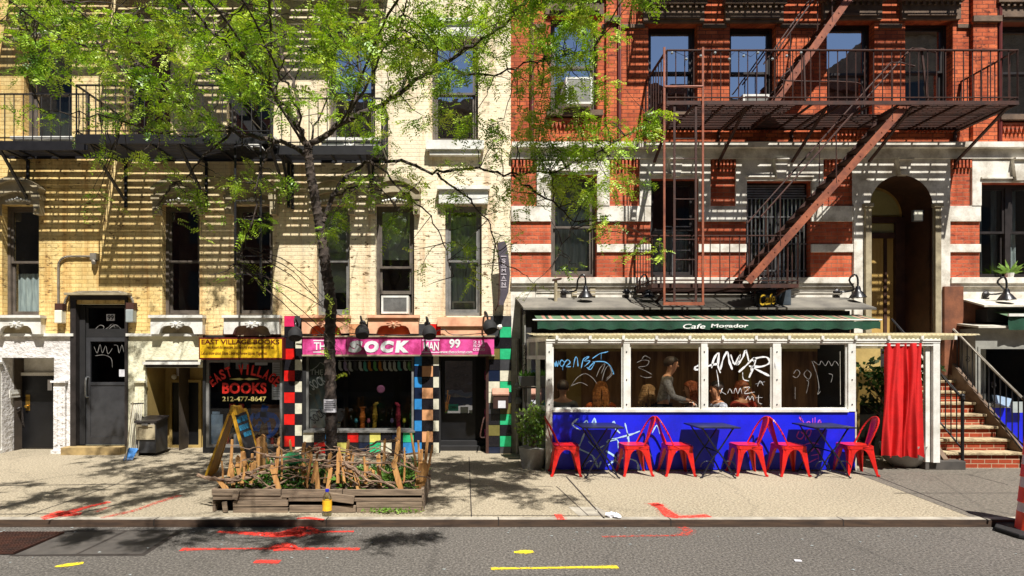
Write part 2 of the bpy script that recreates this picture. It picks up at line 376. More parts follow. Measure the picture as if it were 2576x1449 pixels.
def leaf_mat(name, a, b, c):
    t = NT(name); v = t.coord(1.0)
    col = t.ramp(t.noise(v, 2.4, 3), [(.34, a), (.5, b), (.66, c)])
    col = t.mix(.6, col, t.ramp(t.noise(v, 40, 2), [(.3, W4(.6)), (.7, W4(1.15))]), 'MULTIPLY')
    t.l(col, t.p.inputs['Base Color']); t.p.inputs['Roughness'].default_value = .45
    tl = t.n('BsdfTranslucent'); t.l(t.mix(1.0, col, lin(255,255,120), 'MULTIPLY'), tl.inputs[0])
    mx = t.n('MixShader'); mx.inputs[0].default_value = .26; t.l(t.p.outputs[0], mx.inputs[1]); t.l(tl.outputs[0], mx.inputs[2]); t.l(mx.outputs[0], t.out.inputs[0]); return t.m
M['leaf'] = leaf_mat('locust_leaf', lin(84,128,20), lin(158,194,46), lin(214,228,104))
M['shrub'] = leaf_mat('shrub_leaf', lin(84,120,44), lin(132,168,70), lin(200,216,130))
M['darkleaf'] = leaf_mat('dark_leaf', lin(24,54,20), lin(40,80,28), lin(64,106,40))
M['herb'] = leaf_mat('herb_leaf', lin(44,84,26), lin(70,112,34), lin(104,140,56))
def ground_mat(name, a, b, c, sc, speck, bump):
    t = NT(name); v = t.coord(1.0)
    big = t.ramp(t.noise(v, .35, 5, .6), [(.3, W4(.82)), (.65, W4(1.05))])
    col = t.ramp(t.noise(v, sc, 4, .75), [(.34, a), (.5, b), (.66, c)])
    vor = t.n('TexVoronoi'); vor.inputs['Scale'].default_value = sc*.9; t.l(v, vor.inputs['Vector'])
    col = t.mix(speck, col, t.ramp(vor.outputs['Distance'], [(.12, W4(.45)), (.4, W4(1.0))]), 'MULTIPLY')
    col = t.mix(.8, col, big, 'MULTIPLY')
    gm = t.n('TexVoronoi'); gm.inputs['Scale'].default_value = 2.6; t.l(v, gm.inputs['Vector']); col = t.mix(.6, col, t.ramp(gm.outputs['Distance'], [(.045, W4(.4)), (.06, W4(1))]), 'MULTIPLY')
    ck = t.n('TexVoronoi', feature='DISTANCE_TO_EDGE'); ck.inputs['Scale'].default_value = .42; wv_ = t.n('VectorMath', operation='MULTIPLY_ADD'); t.l(t.noise(v, 1.3, 5, .7), wv_.inputs[0]); wv_.inputs[1].default_value = (.9,.9,.9); t.l(v, wv_.inputs[2]); t.l(wv_.outputs[0], ck.inputs['Vector']); col = t.mix(.28, col, t.ramp(ck.outputs['Distance'], [(.004, W4(.35)), (.012, W4(1))]), 'MULTIPLY')
    st = t.ramp(t.noise(v, 1.7, 6, .7), [(.62, W4(1)), (.74, W4(.72))]); col = t.mix(.8, col, st, 'MULTIPLY')
    t.l(col, t.p.inputs['Base Color']); t.p.inputs['Roughness'].default_value = .9; t.p.inputs['Specular IOR Level'].default_value = .25
    t.bump(t.noise(v, sc, 4, .75), bump, .012); return t.m
M['asphalt'] = ground_mat('asphalt', lin(60,57,54), lin(93,88,82), lin(130,124,116), 44, .5, .7)
M['sidewalk'] = ground_mat('sidewalk_concrete', lin(100,91,76), lin(152,140,118), lin(184,172,149), 40, .4, .6)
M['sidedark'] = ground_mat('grey_sidewalk_concrete', lin(76,71,63), lin(104,97,87), lin(126,118,106), 30, .25, .4)
M['joint'] = mat('dark_joint_line', lin(52,44,38), lin(40,34,30), 8, .9, bump=0)  # own dark colour of the joints in pavement, gutter and kerb
TILE = {}
def tile(k, rgb):
    if k not in TILE: TILE[k] = mat('glazed_tile_'+k, lin(*rgb), tuple(c*.75 for c in lin(*rgb)[:3])+(1,), 9, .25, bump=.15, fine=22)
    return TILE[k]
tile('red',(224,36,30)); tile('black',(34,32,36)); tile('white',(226,220,196)); tile('blue',(44,104,196)); tile('green',(52,190,128)); tile('orange',(228,166,118)); tile('navy',(26,36,60)); tile('grey',(70,70,72)); tile('olive',(120,112,62)); tile('yellow',(222,214,110)); tile('pink',(226,50,100)); tile('skyblue',(56,140,206))

t = NT('translucent_corrugated_plastic'); t.p.inputs['Base Color'].default_value = lin(208,200,176); t.p.inputs['Roughness'].default_value = .5
tl = t.n('BsdfTranslucent'); tl.inputs[0].default_value = lin(248,236,196); tr = t.n('BsdfTransparent'); tr.inputs[0].default_value = lin(250,240,210)
m1 = t.n('MixShader'); m1.inputs[0].default_value = .5; t.l(t.p.outputs[0], m1.inputs[1]); t.l(tl.outputs[0], m1.inputs[2])
m2 = t.n('MixShader'); m2.inputs[0].default_value = .28; t.l(m1.outputs[0], m2.inputs[1]); t.l(tr.outputs[0], m2.inputs[2]); t.l(m2.outputs[0], t.out.inputs[0]); M['corrug'] = t.m
# ------------------------------------------------------------------ street, kerb, pavement
CURB = 6.33; RZ = -.075
mb = MB(); mb.quad((-90,-4.2,RZ),(90,-4.2,RZ),(90,CURB+.05,RZ),(-90,CURB+.05,RZ)); road = struct(mb.build('road', M['asphalt']))
mb = MB(); mb.box(-90,90,CURB+.12,YF+1.4,-.3,0); sidewalk = struct(mb.build('sidewalk', M['sidewalk']))
mb = MB(); mb.box(-90,90,CURB,CURB+.118,-.3,.001); kerb = struct(mb.build('kerb', M['curb']))
mb = MB(); mb.box(-90,90,CURB+.012,CURB+.116,0.0012,.004); mb.build('kerb_cap', M['curbtop'], kerb)
mb = MB(); mb.box(-90,90,-7.5,-4.2,-.3,.0); struct(mb.build('opposite_sidewalk', M['sidewalk']))
mb = MB(); mb.quad((-300,-300,-.32),(300,-300,-.32),(300,300,-.32),(-300,300,-.32)); struct(mb.build('ground', M['asphalt']))
mb = MB()
def gline(a, b, wd, z=.004):     # a thin line on the ground between two picture points
    pa = Vector((X(a[0],GY(a[1])), GY(a[1]), z)); pb = Vector((X(b[0],GY(b[1])), GY(b[1]), z)); mb.ribbon([pa,pb], wd, (0,0,1))
gline((1425,1200),(1520,1305),.02); gline((2436,1194),(2535,1220),.018); gline((0,1222),(540,1216),.02); gline((1070,1222),(1390,1224),.012); gline((1062,1296),(1460,1298),.012)
gline((640,1216),(610,1230),.012); gline((1180,1150),(1186,1300),.012); gline((1400,1224),(1480,1298),.010); gline((300,1216),(60,1300),.012); gline((0,1294),(130,1293),.018); gline((330,1262),(120,1310),.014); gline((2176,1188),(2490,1310),.022); gline((2250,1241),(2576,1241),.02)
mb.build('joint', M['joint'], sidewalk)
def gp(x, y, z): d = GY(y, z); return Vector((X(x, d), d, z))
mb = MB(); mb.quad(gp(2120,1178,.0025),gp(2576+400,1178,.0025),gp(2576+600,1300,.0025),gp(2440,1300,.0025)); mb.build('grey_slab', M['sidedark'], sidewalk)
mb = MB(); mb.quad(gp(1430,1275,.003),gp(1500,1275,.003),gp(1545,1297,.003),gp(1455,1297,.003)); mb.box(X(1497,6.7),X(1502,6.7),6.66,6.72,.003,.008); mb.build('pale_patch', M['curbtop'], sidewalk)
# concrete apron slabs and the iron grate of the gutter
zr = RZ+.004
def rp(x, y, z=zr): return gp(x, y, z)
ap = MB()
ap.quad(rp(36,1396),rp(190,1394),rp(312,1336),rp(170,1338)); ap.quad(rp(197,1394),rp(356,1393),rp(444,1336),rp(322,1336))
ap.m = 1
ap.quad(rp(20,1399,RZ+.002),rp(362,1398,RZ+.002),rp(462,1334,RZ+.002),rp(160,1334,RZ+.002))
struct(ap.build('gutter_slab', [M['plate'], M['joint']]))
gr = thing('drain_grate', 'rusty iron drain grate set in the gutter at the left edge of the road', 'drain grate', (X(60,5.9),5.9,RZ))
ga, gb, gc, gd = rp(-120,1394,RZ+.006), rp(34,1394,RZ+.006), rp(160,1342,RZ+.006), rp(10,1342,RZ+.006)
mb = MB(); mb.quad(ga,gb,gc,gd); mb.build('sump', M['black'], gr)
mb = MB()
for i in range(19):
    t = i/18; mb.bar(ga.lerp(gb,t)+Vector((0,0,.012)), gd.lerp(gc,t)+Vector((0,0,.012)), .014, .02)
for i in range(13):
    t = i/12; mb.bar(ga.lerp(gd,t)+Vector((0,0,.01)), gb.lerp(gc,t)+Vector((0,0,.01)), .014, .016)
mb.build('grate_bars', M['rust'], gr)
for k_, c_ in (('sprayred',(226,60,44)),('sprayfaint',(206,70,52)),('sprayyel',(232,208,60))): M[k_+'_mist'] = spray(k_+'_overspray', lin(*c_), .62, 60)
kj = MB()
for i in range(-9,10): kj.box(i*1.83+.35,i*1.83+.362,CURB-.002,CURB+.117,-.06,.0048)
kj.build('kerb_joint', M['joint'], kerb)
# spray marks left by utility crews
def paint_mark(name, polys, m, label, z, cat='paint mark', group='spray paint marks on the street'):
    mb = MB()
    for pts, wd in polys:
        sp_ = smooth_path([gp(a, b, z-.0008) for a, b in pts], 3); wq = list(np.interp(np.linspace(0,1,len(sp_)), np.linspace(0,1,len(pts)), wd)) if isinstance(wd, list) else [wd]*len(sp_)
        mb.m = 1; mb.ribbon(sp_, [q*2.6+.02 for q in wq], (0,0,1)); mb.m = 0
        mb.ribbon(smooth_path([gp(a, b, z) for a, b in pts], 3), ([q*1.7 for q in np.interp(np.linspace(0,1,3*(len(pts)-1)+1), np.linspace(0,1,len(pts)), wd)] if isinstance(wd, list) else wd*1.6), (0,0,1))
    o = mb.build(name, [M[m], M[m+'_mist']]); tag(o, label, cat, group); return o
paint_mark('paint_mark', [([(548,1337),(620,1341),(700,1345),(760,1341)],[.03,.05,.10,.08]),([(690,1346),(740,1337),(765,1326),(800,1336)],[.06,.13,.06,.03]),([(740,1347),(780,1340),(830,1337),(890,1337)],[.10,.06,.03,.025])], 'sprayred', 'wide orange red sprayed arrow on the asphalt just below the planter box', zr)
paint_mark('paint_mark', [([(455,1382),(510,1381),(600,1380),(690,1380)],[.05,.03,.02,.03]),([(680,1381),(715,1371),(745,1380)],[.05,.09,.03]),([(690,1381),(800,1380),(905,1381)],[.06,.03,.04])], 'sprayred', 'thin orange red sprayed arrow on the road, below the wide arrow', zr)
paint_mark('paint_mark', [([(640,1412),(704,1413)],.05)], 'sprayred', 'short orange red dash on the road, below both arrows', zr)
paint_mark('paint_mark', [([(108,1306),(160,1292),(215,1276),(275,1262)],[.03,.10,.05,.05]),([(105,1302),(150,1287),(165,1294),(205,1292)],[.02,.06,.10,.05])], 'sprayred', 'orange red sprayed arrow on the pavement at the kerb on the left', .006)
paint_mark('paint_mark', [([(255,1303),(320,1288),(350,1280),(400,1262),(452,1246)],[.03,.05,.03,.04,.05]),([(240,1288),(270,1276)],.03)], 'sprayfaint', 'faded red sprayed line on the pavement running up toward the planter box', .006)
paint_mark('paint_mark', [([(1642,1265),(1665,1278),(1690,1297),(1720,1300),(1784,1297)],[.08,.06,.10,.05,.07]),([(1650,1268),(1660,1272)],.08)], 'sprayred', 'bright red bent arrow sprayed on the pavement in front of the red chairs', .006)
paint_mark('paint_mark', [([(1712,1324),(1730,1334),(1722,1343),(1690,1347)],[.05,.06,.05,.02]),([(1695,1347),(1600,1348),(1515,1350)],.025)], 'sprayfaint', 'faded red hook sprayed on the asphalt under the bent arrow', zr)
paint_mark('paint_mark', [([(1403,1293),(1412,1307)],.05)], 'sprayred', 'short red tick sprayed on the kerb edge left of the long joint', .0065)
paint_mark('paint_mark', [([(1235,1430),(1330,1429),(1450,1427),(1555,1426)],[.03,.02,.025,.04])], 'sprayyel', 'long thin yellow line sprayed on the road at the bottom of the photo', zr)
paint_mark('paint_mark', [([(1293,1389),(1320,1388),(1342,1387)],[.02,.06,.03])], 'sprayyel', 'short yellow blob sprayed on the road above the long yellow line', zr)
paint_mark('paint_mark', [([(138,1425),(170,1421),(210,1416)],[.02,.05,.03])], 'sprayyel', 'yellow dash sprayed on the road in the lower left below the gutter slabs', zr)
paint_mark('paint_mark', [([(745,1304),(775,1303),(815,1307)],[.02,.05,.02])], 'sprayred', 'small red smear on the kerb top in front of the bottle', .0065)

# ------------------------------------------------------------------ wall, window and room makers
def wall(mb, x0, x1, z0, z1, ops, Y, zone=None, cuts=()):
    xs = sorted({x0, x1, *[o[0] for o in ops], *[o[1] for o in ops]}); zs = sorted({z0, z1, *cuts, *[o[2] for o in ops], *[o[3] for o in ops]})
    xs = [v for v in xs if x0-1e-6 <= v <= x1+1e-6]; zs = [v for v in zs if z0-1e-6 <= v <= z1+1e-6]
    for i in range(len(xs)-1):
        for j in range(len(zs)-1):
            cx, cz = (xs[i]+xs[i+1])/2, (zs[j]+zs[j+1])/2
            if any(o[0] < cx < o[1] and o[2] < cz < o[3] for o in ops): continue
            mb.m = zone(cx, cz) if zone else 0
            mb.quad((xs[i],Y,zs[j]),(xs[i+1],Y,zs[j]),(xs[i+1],Y,zs[j+1]),(xs[i],Y,zs[j+1]))
    for o in ops:
        a, b, c, d = o[:4]; r = o[4] if len(o) > 4 else .2; mb.m = zone((a+b)/2, (c+d)/2) if zone else 0
        mb.quad((a,Y,c),(a,Y+r,c),(a,Y+r,d),(a,Y,d)); mb.quad((b,Y,c),(b,Y+r,c),(b,Y+r,d),(b,Y,d)); mb.quad((a,Y,d),(b,Y,d),(b,Y+r,d),(a,Y+r,d))
        if c > z0+.01: mb.quad((a,Y,c),(b,Y,c),(b,Y+r,c),(a,Y+r,c))
def rect_frame(mb, x0, x1, z0, z1, y0, y1, wd, wb=None):
    wb = wb or wd
    mb.box(x0,x0+wd,y0,y1,z0,z1); mb.box(x1-wd,x1,y0,y1,z0,z1); mb.box(x0+wd,x1-wd,y0,y1,z1-wd,z1); mb.box(x0+wd,x1-wd,y0,y1,z0,z0+wb)
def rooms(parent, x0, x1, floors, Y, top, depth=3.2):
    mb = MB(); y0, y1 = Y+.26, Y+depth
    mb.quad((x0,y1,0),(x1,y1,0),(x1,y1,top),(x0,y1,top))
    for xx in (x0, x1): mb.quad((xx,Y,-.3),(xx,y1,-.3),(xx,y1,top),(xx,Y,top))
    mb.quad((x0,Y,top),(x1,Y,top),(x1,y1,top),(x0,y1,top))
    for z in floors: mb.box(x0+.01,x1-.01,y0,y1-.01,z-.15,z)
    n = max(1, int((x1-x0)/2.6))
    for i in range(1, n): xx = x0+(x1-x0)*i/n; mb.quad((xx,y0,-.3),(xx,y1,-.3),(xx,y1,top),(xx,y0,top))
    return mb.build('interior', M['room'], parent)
def wavy_sheet(mb, x0, x1, z0, z1, Y, amp=.02, waves=6, nz=2, sway=0.0):
    n = waves*6; vs = []; fs = []
    for j in range(nz+1):
        for i in range(n+1):
            u = i/n; v = j/nz
            vs.append((x0+(x1-x0)*u+sway*math.sin(v*3)*.05, Y+amp*math.sin(u*waves*2*math.pi+.6*math.sin(v*4))*(.6+.4*v), z1+(z0-z1)*v))
    for j in range(nz):
        for i in range(n): a = j*(n+1)+i; fs.append((a,a+1,a+n+2,a+n+1))
    mb.add(vs, fs)
def window(parent, r, frame='frame', rec=.13, split=.5, cover=None, frac=.5, Y=YF, fw=.055, label=None, gl='glass', two=False, lower_open=0.0):
    x0, x1, z0, z1 = r[:4]; y0 = Y+rec
    mb = MB(); rect_frame(mb, x0, x1, z0, z1, y0, y0+.09, fw, .07)
    if two: mb.box((x0+x1)/2-.05,(x0+x1)/2+.05,y0,y0+.09,z0+.07,z1-fw)
    w_ = mb.build('window', M[frame], parent, label=label)
    spans = [(x0+fw, x1-fw)] if not two else [(x0+fw,(x0+x1)/2-.05),((x0+x1)/2+.05,x1-fw)]
    for a, b in spans:
        c, d = z0+.07, z1-fw; zm = c+(d-c)*split
        mb = MB(); rect_frame(mb, a+.002, b-.002, zm-.02, d-.002, y0+.015, y0+.05, .04); mb.build('sash', M[frame], w_)
        zl = c+lower_open
        mb = MB(); rect_frame(mb, a+.002, b-.002, zl+.002, zm+.02, y0+.052, y0+.088, .04, .06); mb.build('sash', M[frame], w_)
        mb = MB(); mb.quad((a+.04,y0+.032,zm+.02),(b-.04,y0+.032,zm+.02),(b-.04,y0+.032,d-.04),(a+.04,y0+.032,d-.04)); mb.build('pane', M[gl], w_)
        mb = MB(); mb.quad((a+.04,y0+.07,zl+.06),(b-.04,y0+.07,zl+.06),(b-.04,y0+.07,zm-.02),(a+.04,y0+.07,zm-.02)); mb.build('pane', M[gl], w_)
        if cover == 'blind':
            mb = MB(); mb.box(a+.01,b-.01,y0+.10,y0+.108,d-(d-c)*frac,d); mb.build('blind', M['blind'], w_)
        elif cover == 'curtain':
            mb = MB(); wavy_sheet(mb, a+.01, b-.01, c+.02, c+(d-c)*frac, y0+.16, .02, 5); mb.build('curtain', M['curtain'], w_, smooth=True)
        elif cover == 'side':
            mb = MB(); wavy_sheet(mb, a+.01, a+(b-a)*.45, c+.02, d-.02, y0+.16, .025, 3); wavy_sheet(mb, b-(b-a)*.2, b-.01, c+.02, d-.02, y0+.17, .025, 2); mb.build('curtain', M['curtain'], w_, smooth=True)
    return w_
def rpx(x0, x1, y0, y1, Y=YF): return (X(x0,Y), X(x1,Y), Z(y1,Y), Z(y0,Y))

# ------------------------------------------------------------------ cream building on the left
BX0, BX1, BTOP = X(-420), X(1285), 11.2
cream = thing('row_house', 'cream painted brick tenement on the left with shops at street level and black fire escapes', 'building', ((BX0+BX1)/2, YF, 0))
C1 = {'A':(5,98,515,800),'B':(408,502,515,797),'C':(588,686,515,797),'D':(797,880,515,795),'E':(945,1042,515,795),'F':(1120,1212,515,795),'Z':(-190,-98,515,797)}
C2 = {'G':(60,181,98,357),'H':(316,429,98,357),'I':(570,684,98,357),'J':(827,944,98,360),'K':(1087,1203,98,358),'Y':(-200,-80,98,357)}
r1 = {k: rpx(*v) for k, v in C1.items()}; r2 = {k: rpx(*v) for k, v in C2.items()}
doors = [(*rpx(5,136,900,1139.7), .52), (X(193),X(316),.13,Z(765),.16), (*rpx(365,510,925,1139.7), .72), (*rpx(517,710,905,1126), .5), (*rpx(770,1041,893,1084), .7), (*rpx(1107,1222,893,1139.7), .9)]
zb = Z(843)
def zone(cx, cz):
    if cz > zb: return 0
    if cx < X(186): return 1
    if cx < X(512): return 2
    return 3
mb = MB(); wall(mb, BX0, BX1, 0, BTOP, [(*v, .2) for v in r1.values()]+[(*v, .2) for v in r2.values()]+doors, YF, zone, cuts=(zb,))
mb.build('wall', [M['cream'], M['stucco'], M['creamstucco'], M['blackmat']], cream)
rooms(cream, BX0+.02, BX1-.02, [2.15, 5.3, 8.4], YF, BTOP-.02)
for k, v in r1.items():
    window(cream, v, 'greyframe' if k in 'DF' else 'frame', cover={'A':'curtain','D':'blind','E':'blind','F':'curtain'}.get(k), frac={'A':.4,'D':.8,'E':.48,'F':.95}.get(k,.5), split=.5 if k!='E' else .44, lower_open=.34 if k=='E' else 0, gl='glasslow')
for k, v in r2.items():
    window(cream, v, 'frame', cover={'G':'curtain','J':'blind','K':'blind'}.get(k), frac={'G':.45,'J':.9,'K':.9}.get(k,.5))
def hood(x0, x1, yt, flat=False):
    a, b = X(x0)-.07, X(x1)+.07; z = Z(yt); m = (a+b)/2; hw = (b-a)/2
    mb = MB()
    if flat:
        mb.box(a-.04,b+.04,YF-.10,YF-.001,z,z+.24); mb.box(a-.07,b+.07,YF-.15,YF-.002,z+.242,z+.30)
        return mb.build('lintel', M['white'], cream)
    def arc(rise, base, h=hw, n=14): return [(m-h+2*h*i/n, base+rise*math.sin(math.pi*i/n)**.8) for i in range(n+1)]
    lo = arc(.14, z+.06); up = arc(.20, z+.19, hw+.03)
    mb.xz([(a+.1,z)]+[(b-.1,z)]+lo[::-1], YF-.05, YF-.001)                       # tympanum
    mb.xz(lo+up[::-1], YF-.13, YF-.002)                                           # archivolt
    up2 = arc(.21, z+.255, hw+.06); mb.xz(up+up2[::-1], YF-.18, YF-.003)
    for s, c in ((-1,a+.02),(1,b-.02)):
        mb.box(c-.055,c+.055,YF-.14,YF-.004,z-.20,z+.06); mb.ball((c,YF-.15,z-.12),.035,8); mb.box(c-.075,c+.075,YF-.16,YF-.005,z+.06,z+.14)
    mb.build('lintel', M['lintel'], cream)
    mb = MB()
    for dx in range(-4,5): mb.ball((m+dx*.052, YF-.06, z+.045+.035*math.cos(dx*.35)), .022 if dx else .045, 7)
    mb.build('carving', M['white'], cream)
for k, v in C1.items(): hood(v[0], v[1], v[2], k == 'F')
for k, v in C2.items(): hood(v[0], v[1], v[2], k == 'K')
def sill(x0, x1, y0, y1, m='white', ornate=True):
    a, b, t, d = X(x0), X(x1), Z(y0), Z(y1); mb = MB(); w_ = b-a
    if ornate:
        h = t-d; cx = (a+b)/2
        pts = [(a,t),(b,t),(b,d),(b-w_*.16,d),(b-w_*.2,d+h*.35),(b-w_*.26,d+h*.5),(cx+w_*.1,d+h*.55),(cx,d+h*.3),(cx-w_*.1,d+h*.55),(a+w_*.26,d+h*.5),(a+w_*.2,d+h*.35),(a+w_*.16,d),(a,d)]
        mb.xz(pts, YF-.13, YF-.001); mb.box(a-.02,b+.02,YF-.17,YF-.002,t+.001,t+.05)
        o = mb.build('sill', M[m], cream)
        mb = MB()
        for i in range(8):
            an = i*math.pi/4+.2; mb.bar((cx+.02*math.cos(an),YF-.145,t-h*.4+.02*math.sin(an)),(cx+.14*math.cos(an),YF-.145,t-h*.4+.06*math.sin(an)),.022,.02)
        mb.ball((cx,YF-.145,t-h*.4),.035,8); mb.build('carving', M[m], o)
        mb = MB(); mb.box(a+w_*.18,b-w_*.18,YF-.04,YF-.0015,d-.03,d+h*.62); mb.build('soffit_panel', M['lintel'] if m == 'white' else M['orange'], o)
    else:
        mb.box(a,b,YF-.14,YF-.001,t-.16,t); mb.box(a+.06,b-.06,YF-.10,YF-.002,d,t-.161); o = mb.build('sill', M[m], cream)
M['orange'] = mat('orange_trim_paint', lin(218,84,34), lin(180,60,24), 5, .5)
for x0, x1 in ((-8,115),(388,517),(570,708),(-200,-90)): sill(x0, x1, 801, 841)
sill(764,881,801,840,'peach'); sill(929,1054,801,840,'peach'); sill(1101,1233,799,846,'peach',False)
for k, v in C2.items(): sill(v[0]-14, v[1]+14, v[3]+1, v[3]+36, 'white', k != 'K')
# white base moulding and pilasters round the basement door
mb = MB(); mb.box(BX0,X(188),YF-.05,YF-.001,Z(846),Z(839)); mb.box(X(320),X(498),YF-.05,YF-.001,Z(846),Z(839)); mb.build('base_moulding', M['white'], cream)
def pil(x0, x1, yt, m):
    mb = MB(); a, b = X(x0), X(x1)
    mb.box(a,b,YF-.05,YF-.001,0.0,Z(yt)); mb.box(a-.03,b+.03,YF-.09,YF-.002,Z(yt),Z(yt-5)); mb.box(a-.03,b+.03,YF-.08,YF-.002,0.0,.06)
    for i in range(2): c = a+(b-a)*(.3+.4*i); mb.box(c-.02,c+.02,YF-.062,YF-.05,.15,Z(yt+18))
    mb.build('pilaster', M[m], cream)
pil(139,168,962,'stucco'); pil(343,366,962,'creamstucco'); pil(-12,4,915,'white')
# basement door at the far left, set back in its recess
yb = YF+.51
mb = MB(); mb.quad((X(5),yb,0),(X(136),yb,0),(X(136),yb,Z(900)),(X(5),yb,Z(900))); mb.build('recess_wall', M['white'], cream)
xa, xb_ = X(58,yb), X(139,yb)
mb = MB(); mb.box(xa,X(136)-.003,yb-.05,yb-.004,.02,Z(945,yb)); d_ = mb.build('door', M['black'], cream, label='dark basement door with brass lock plate in a recess')
mb = MB(); mb.box(xa+.09,xa+.17,yb-.056,yb-.05,.72,1.02); mb.lathe([(.0,-.07),(.03,-.06),(.035,-.03),(.015,-.01),(.015,0)],(xa+.13,yb-.05,.8),10,(0,1,0)); mb.build('handle', mat('brass_lock', lin(190,150,70), None, 8, .3, .8), d_)
mb = MB(); mb.box(xa+.5,xa+.58,yb-.056,yb-.05,1.1,1.3); mb.build('notice', M['paper'], d_)
mb = MB(); mb.box(xa-.06,xa-.001,yb-.08,yb-.004,0.0,Z(945,yb)+.06); mb.box(xa,X(136)-.003,yb-.08,yb-.004,Z(945,yb)+.001,Z(945,yb)+.06); mb.build('door_frame', M['white'], d_)
mb = MB(); p0 = Vector((X(5)+.05,YF+.3,.75)); mb.tube(smooth_path([p0,p0+Vector((0,.1,.02)),p0+Vector((0,.14,-.25)),p0+Vector((0,.17,-.33))]),.022,7); tag(mb.build('handrail', M['darkframe']), 'short dark sloping handrail in the white basement recess at far left', 'handrail')
mb = MB(); mb.box(X(5)+.015,X(5)+.03,YF+.15,YF+.40,.98,1.12); mb.box(X(5)+.03,X(5)+.035,YF+.18,YF+.37,1.04,1.06); tag(mb.build('letter_slot', M['white']), 'white letter slot on the side wall of the basement recess', 'letter slot')
# street door, number 99
x0, x1 = X(193), X(316); yd = YF+.11
mb = MB(); mb.box(x0-.10,x0+.001,YF-.03,YF+.15,.0,Z(755)); mb.box(x1-.001,x1+.05,YF-.03,YF+.15,.0,Z(755)); mb.box(x0-.10,x1+.05,YF-.04,YF+.15,Z(755)+.001,Z(750)+.04); mb.build('door_surround', M['darkframe'], cream)
mb = MB(); mb.box(x0-.12,x1+.12,YF-.16,YF-.005,Z(750)+.045,Z(750)+.085); mb.build('door_hood', M['lintel'], cream)
zd0, zd1, zt0, zt1 = .14, Z(848), Z(832), Z(768)
mb = MB(); xl = x0+.10; rect_frame(mb, xl, x1, zd0, zd1, yd, yd+.05, .075, .14); mb.box(xl+.075,x1-.075,yd+.01,yd+.04,zd0+.14,Z(970)); mb.box(xl+.075,x1-.075,yd,yd+.05,Z(970)+.001,Z(962)); d_ = mb.build('door', M['doorgrey'], cream, label='charcoal street door with glazed upper half and pull handle')
mb = MB(); mb.box(xl,x1,yd,yd+.05,zd1+.005,zt0); rect_frame(mb, xl, x1, zt0+.001, zt1, yd, yd+.05, .04); mb.box(x0+.002,xl-.002,yd-.03,yd+.05,zd0,zt1); mb.build('door_frame', M['blackmat'], d_)
mb = MB(); mb.quad((xl+.07,yd+.03,Z(962)),(x1-.07,yd+.03,Z(962)),(x1-.07,yd+.03,zd1-.07),(xl+.07,yd+.03,zd1-.07)); mb.quad((xl+.04,yd+.02,zt0+.04),(x1-.04,yd+.02,zt0+.04),(x1-.04,yd+.02,zt1-.04),(xl+.04,yd+.02,zt1-.04)); mb.build('pane', M['shopglass'], d_)
mb = MB(); hx = xl+.035; mb.tube(smooth_path([(hx,yd,Z(1000)),(hx,yd-.06,Z(998)),(hx,yd-.07,Z(985)),(hx,yd-.07,Z(965)),(hx,yd-.06,Z(952)),(hx,yd,Z(950))]),.016,7); mb.build('handle', M['steel'], d_)
mb = MB(); mb.box(X(258),X(279),yd+.004,yd+.012,Z(806),Z(789)); o = mb.build('number_plate', M['paper'], d_)
mb = MB(); put_text(mb,'99',X(261),X(277),Z(804),Z(791),yd+.002,.02); mb.build('number', M['ink'], d_)
mb = MB(); strokes(mb, [[(240,828),(252,818),(262,822),(258,831),(272,824),(284,814),(290,826)],[(268,833),(290,817),(306,829)]], .012, yd+.018); strokes(mb, [[(237,872),(245,888),(252,866),(258,888),(266,870),(272,890),(283,876)],[(287,868),(296,870),(300,888),(307,868),(312,886)],[(240,895),(262,893),(280,902),(283,925)]], .010, yd+.026); mb.build('graffiti', M['grafgrey'], d_)
mb = MB(); mb.box(X(289),X(305),yd+.02,yd+.026,Z(948),Z(930)); mb.build('notice', M['paper'], d_)
mb = MB(); mb.box(x0-.14,x1+.02,YF-.22,YF+.1,0.0,.13); mb.build('door_step', mat('worn_yellow_step', lin(186,158,104), lin(120,100,66), 5, .8, bump=.4), cream)
# books entrance: white shutter housing, ochre side walls, dark door
mb = MB(); mb.box(X(367),X(498),YF-.02,YF+.1,Z(924),Z(906)); mb.build('shutter_box', M['darkframe'], cream)
mb = MB(); mb.box(X(363),X(508),YF-.06,YF-.022,Z(917),Z(910)); mb.build('shutter_rail', M['white'], cream)
ye = YF+.70
mb = MB(); mb.quad((X(365),ye,0),(X(510),ye,0),(X(510),ye,Z(925)),(X(365),ye,Z(925))); mb.quad((X(365)+.012,YF+.05,0),(X(365)+.012,ye,0),(X(365)+.012,ye,Z(926)),(X(365)+.012,YF+.05,Z(926))); mb.quad((X(365),YF+.05,Z(926)),(X(510),YF+.05,Z(926)),(X(510),ye,Z(926)),(X(365),ye,Z(926))); mb.build('recess_wall', M['interiorwall'], cream)
mb = MB(); mb.box(X(434,ye),X(508,ye),ye-.04,ye-.004,.02,Z(962,ye)); d_ = mb.build('door', M['black'], cream, label='black open doorway of the bookshop')
mb = MB(); rect_frame(mb, X(430,ye), X(510,ye), 0, Z(955,ye), ye-.07, ye-.042, .05); mb.build('door_frame', M['interiorwall'], d_)
mb = MB(); mb.box(X(446,ye),X(474,ye),ye-.03,ye-.01,Z(946,ye),Z(925,ye)); mb.build('notice', M['paper'], d_)
mb = MB(); mb.ball((X(438,YF+.6),YF+.6,Z(948,YF+.6)),.05,10); mb.build('lamp', M['lampglow'], d_)
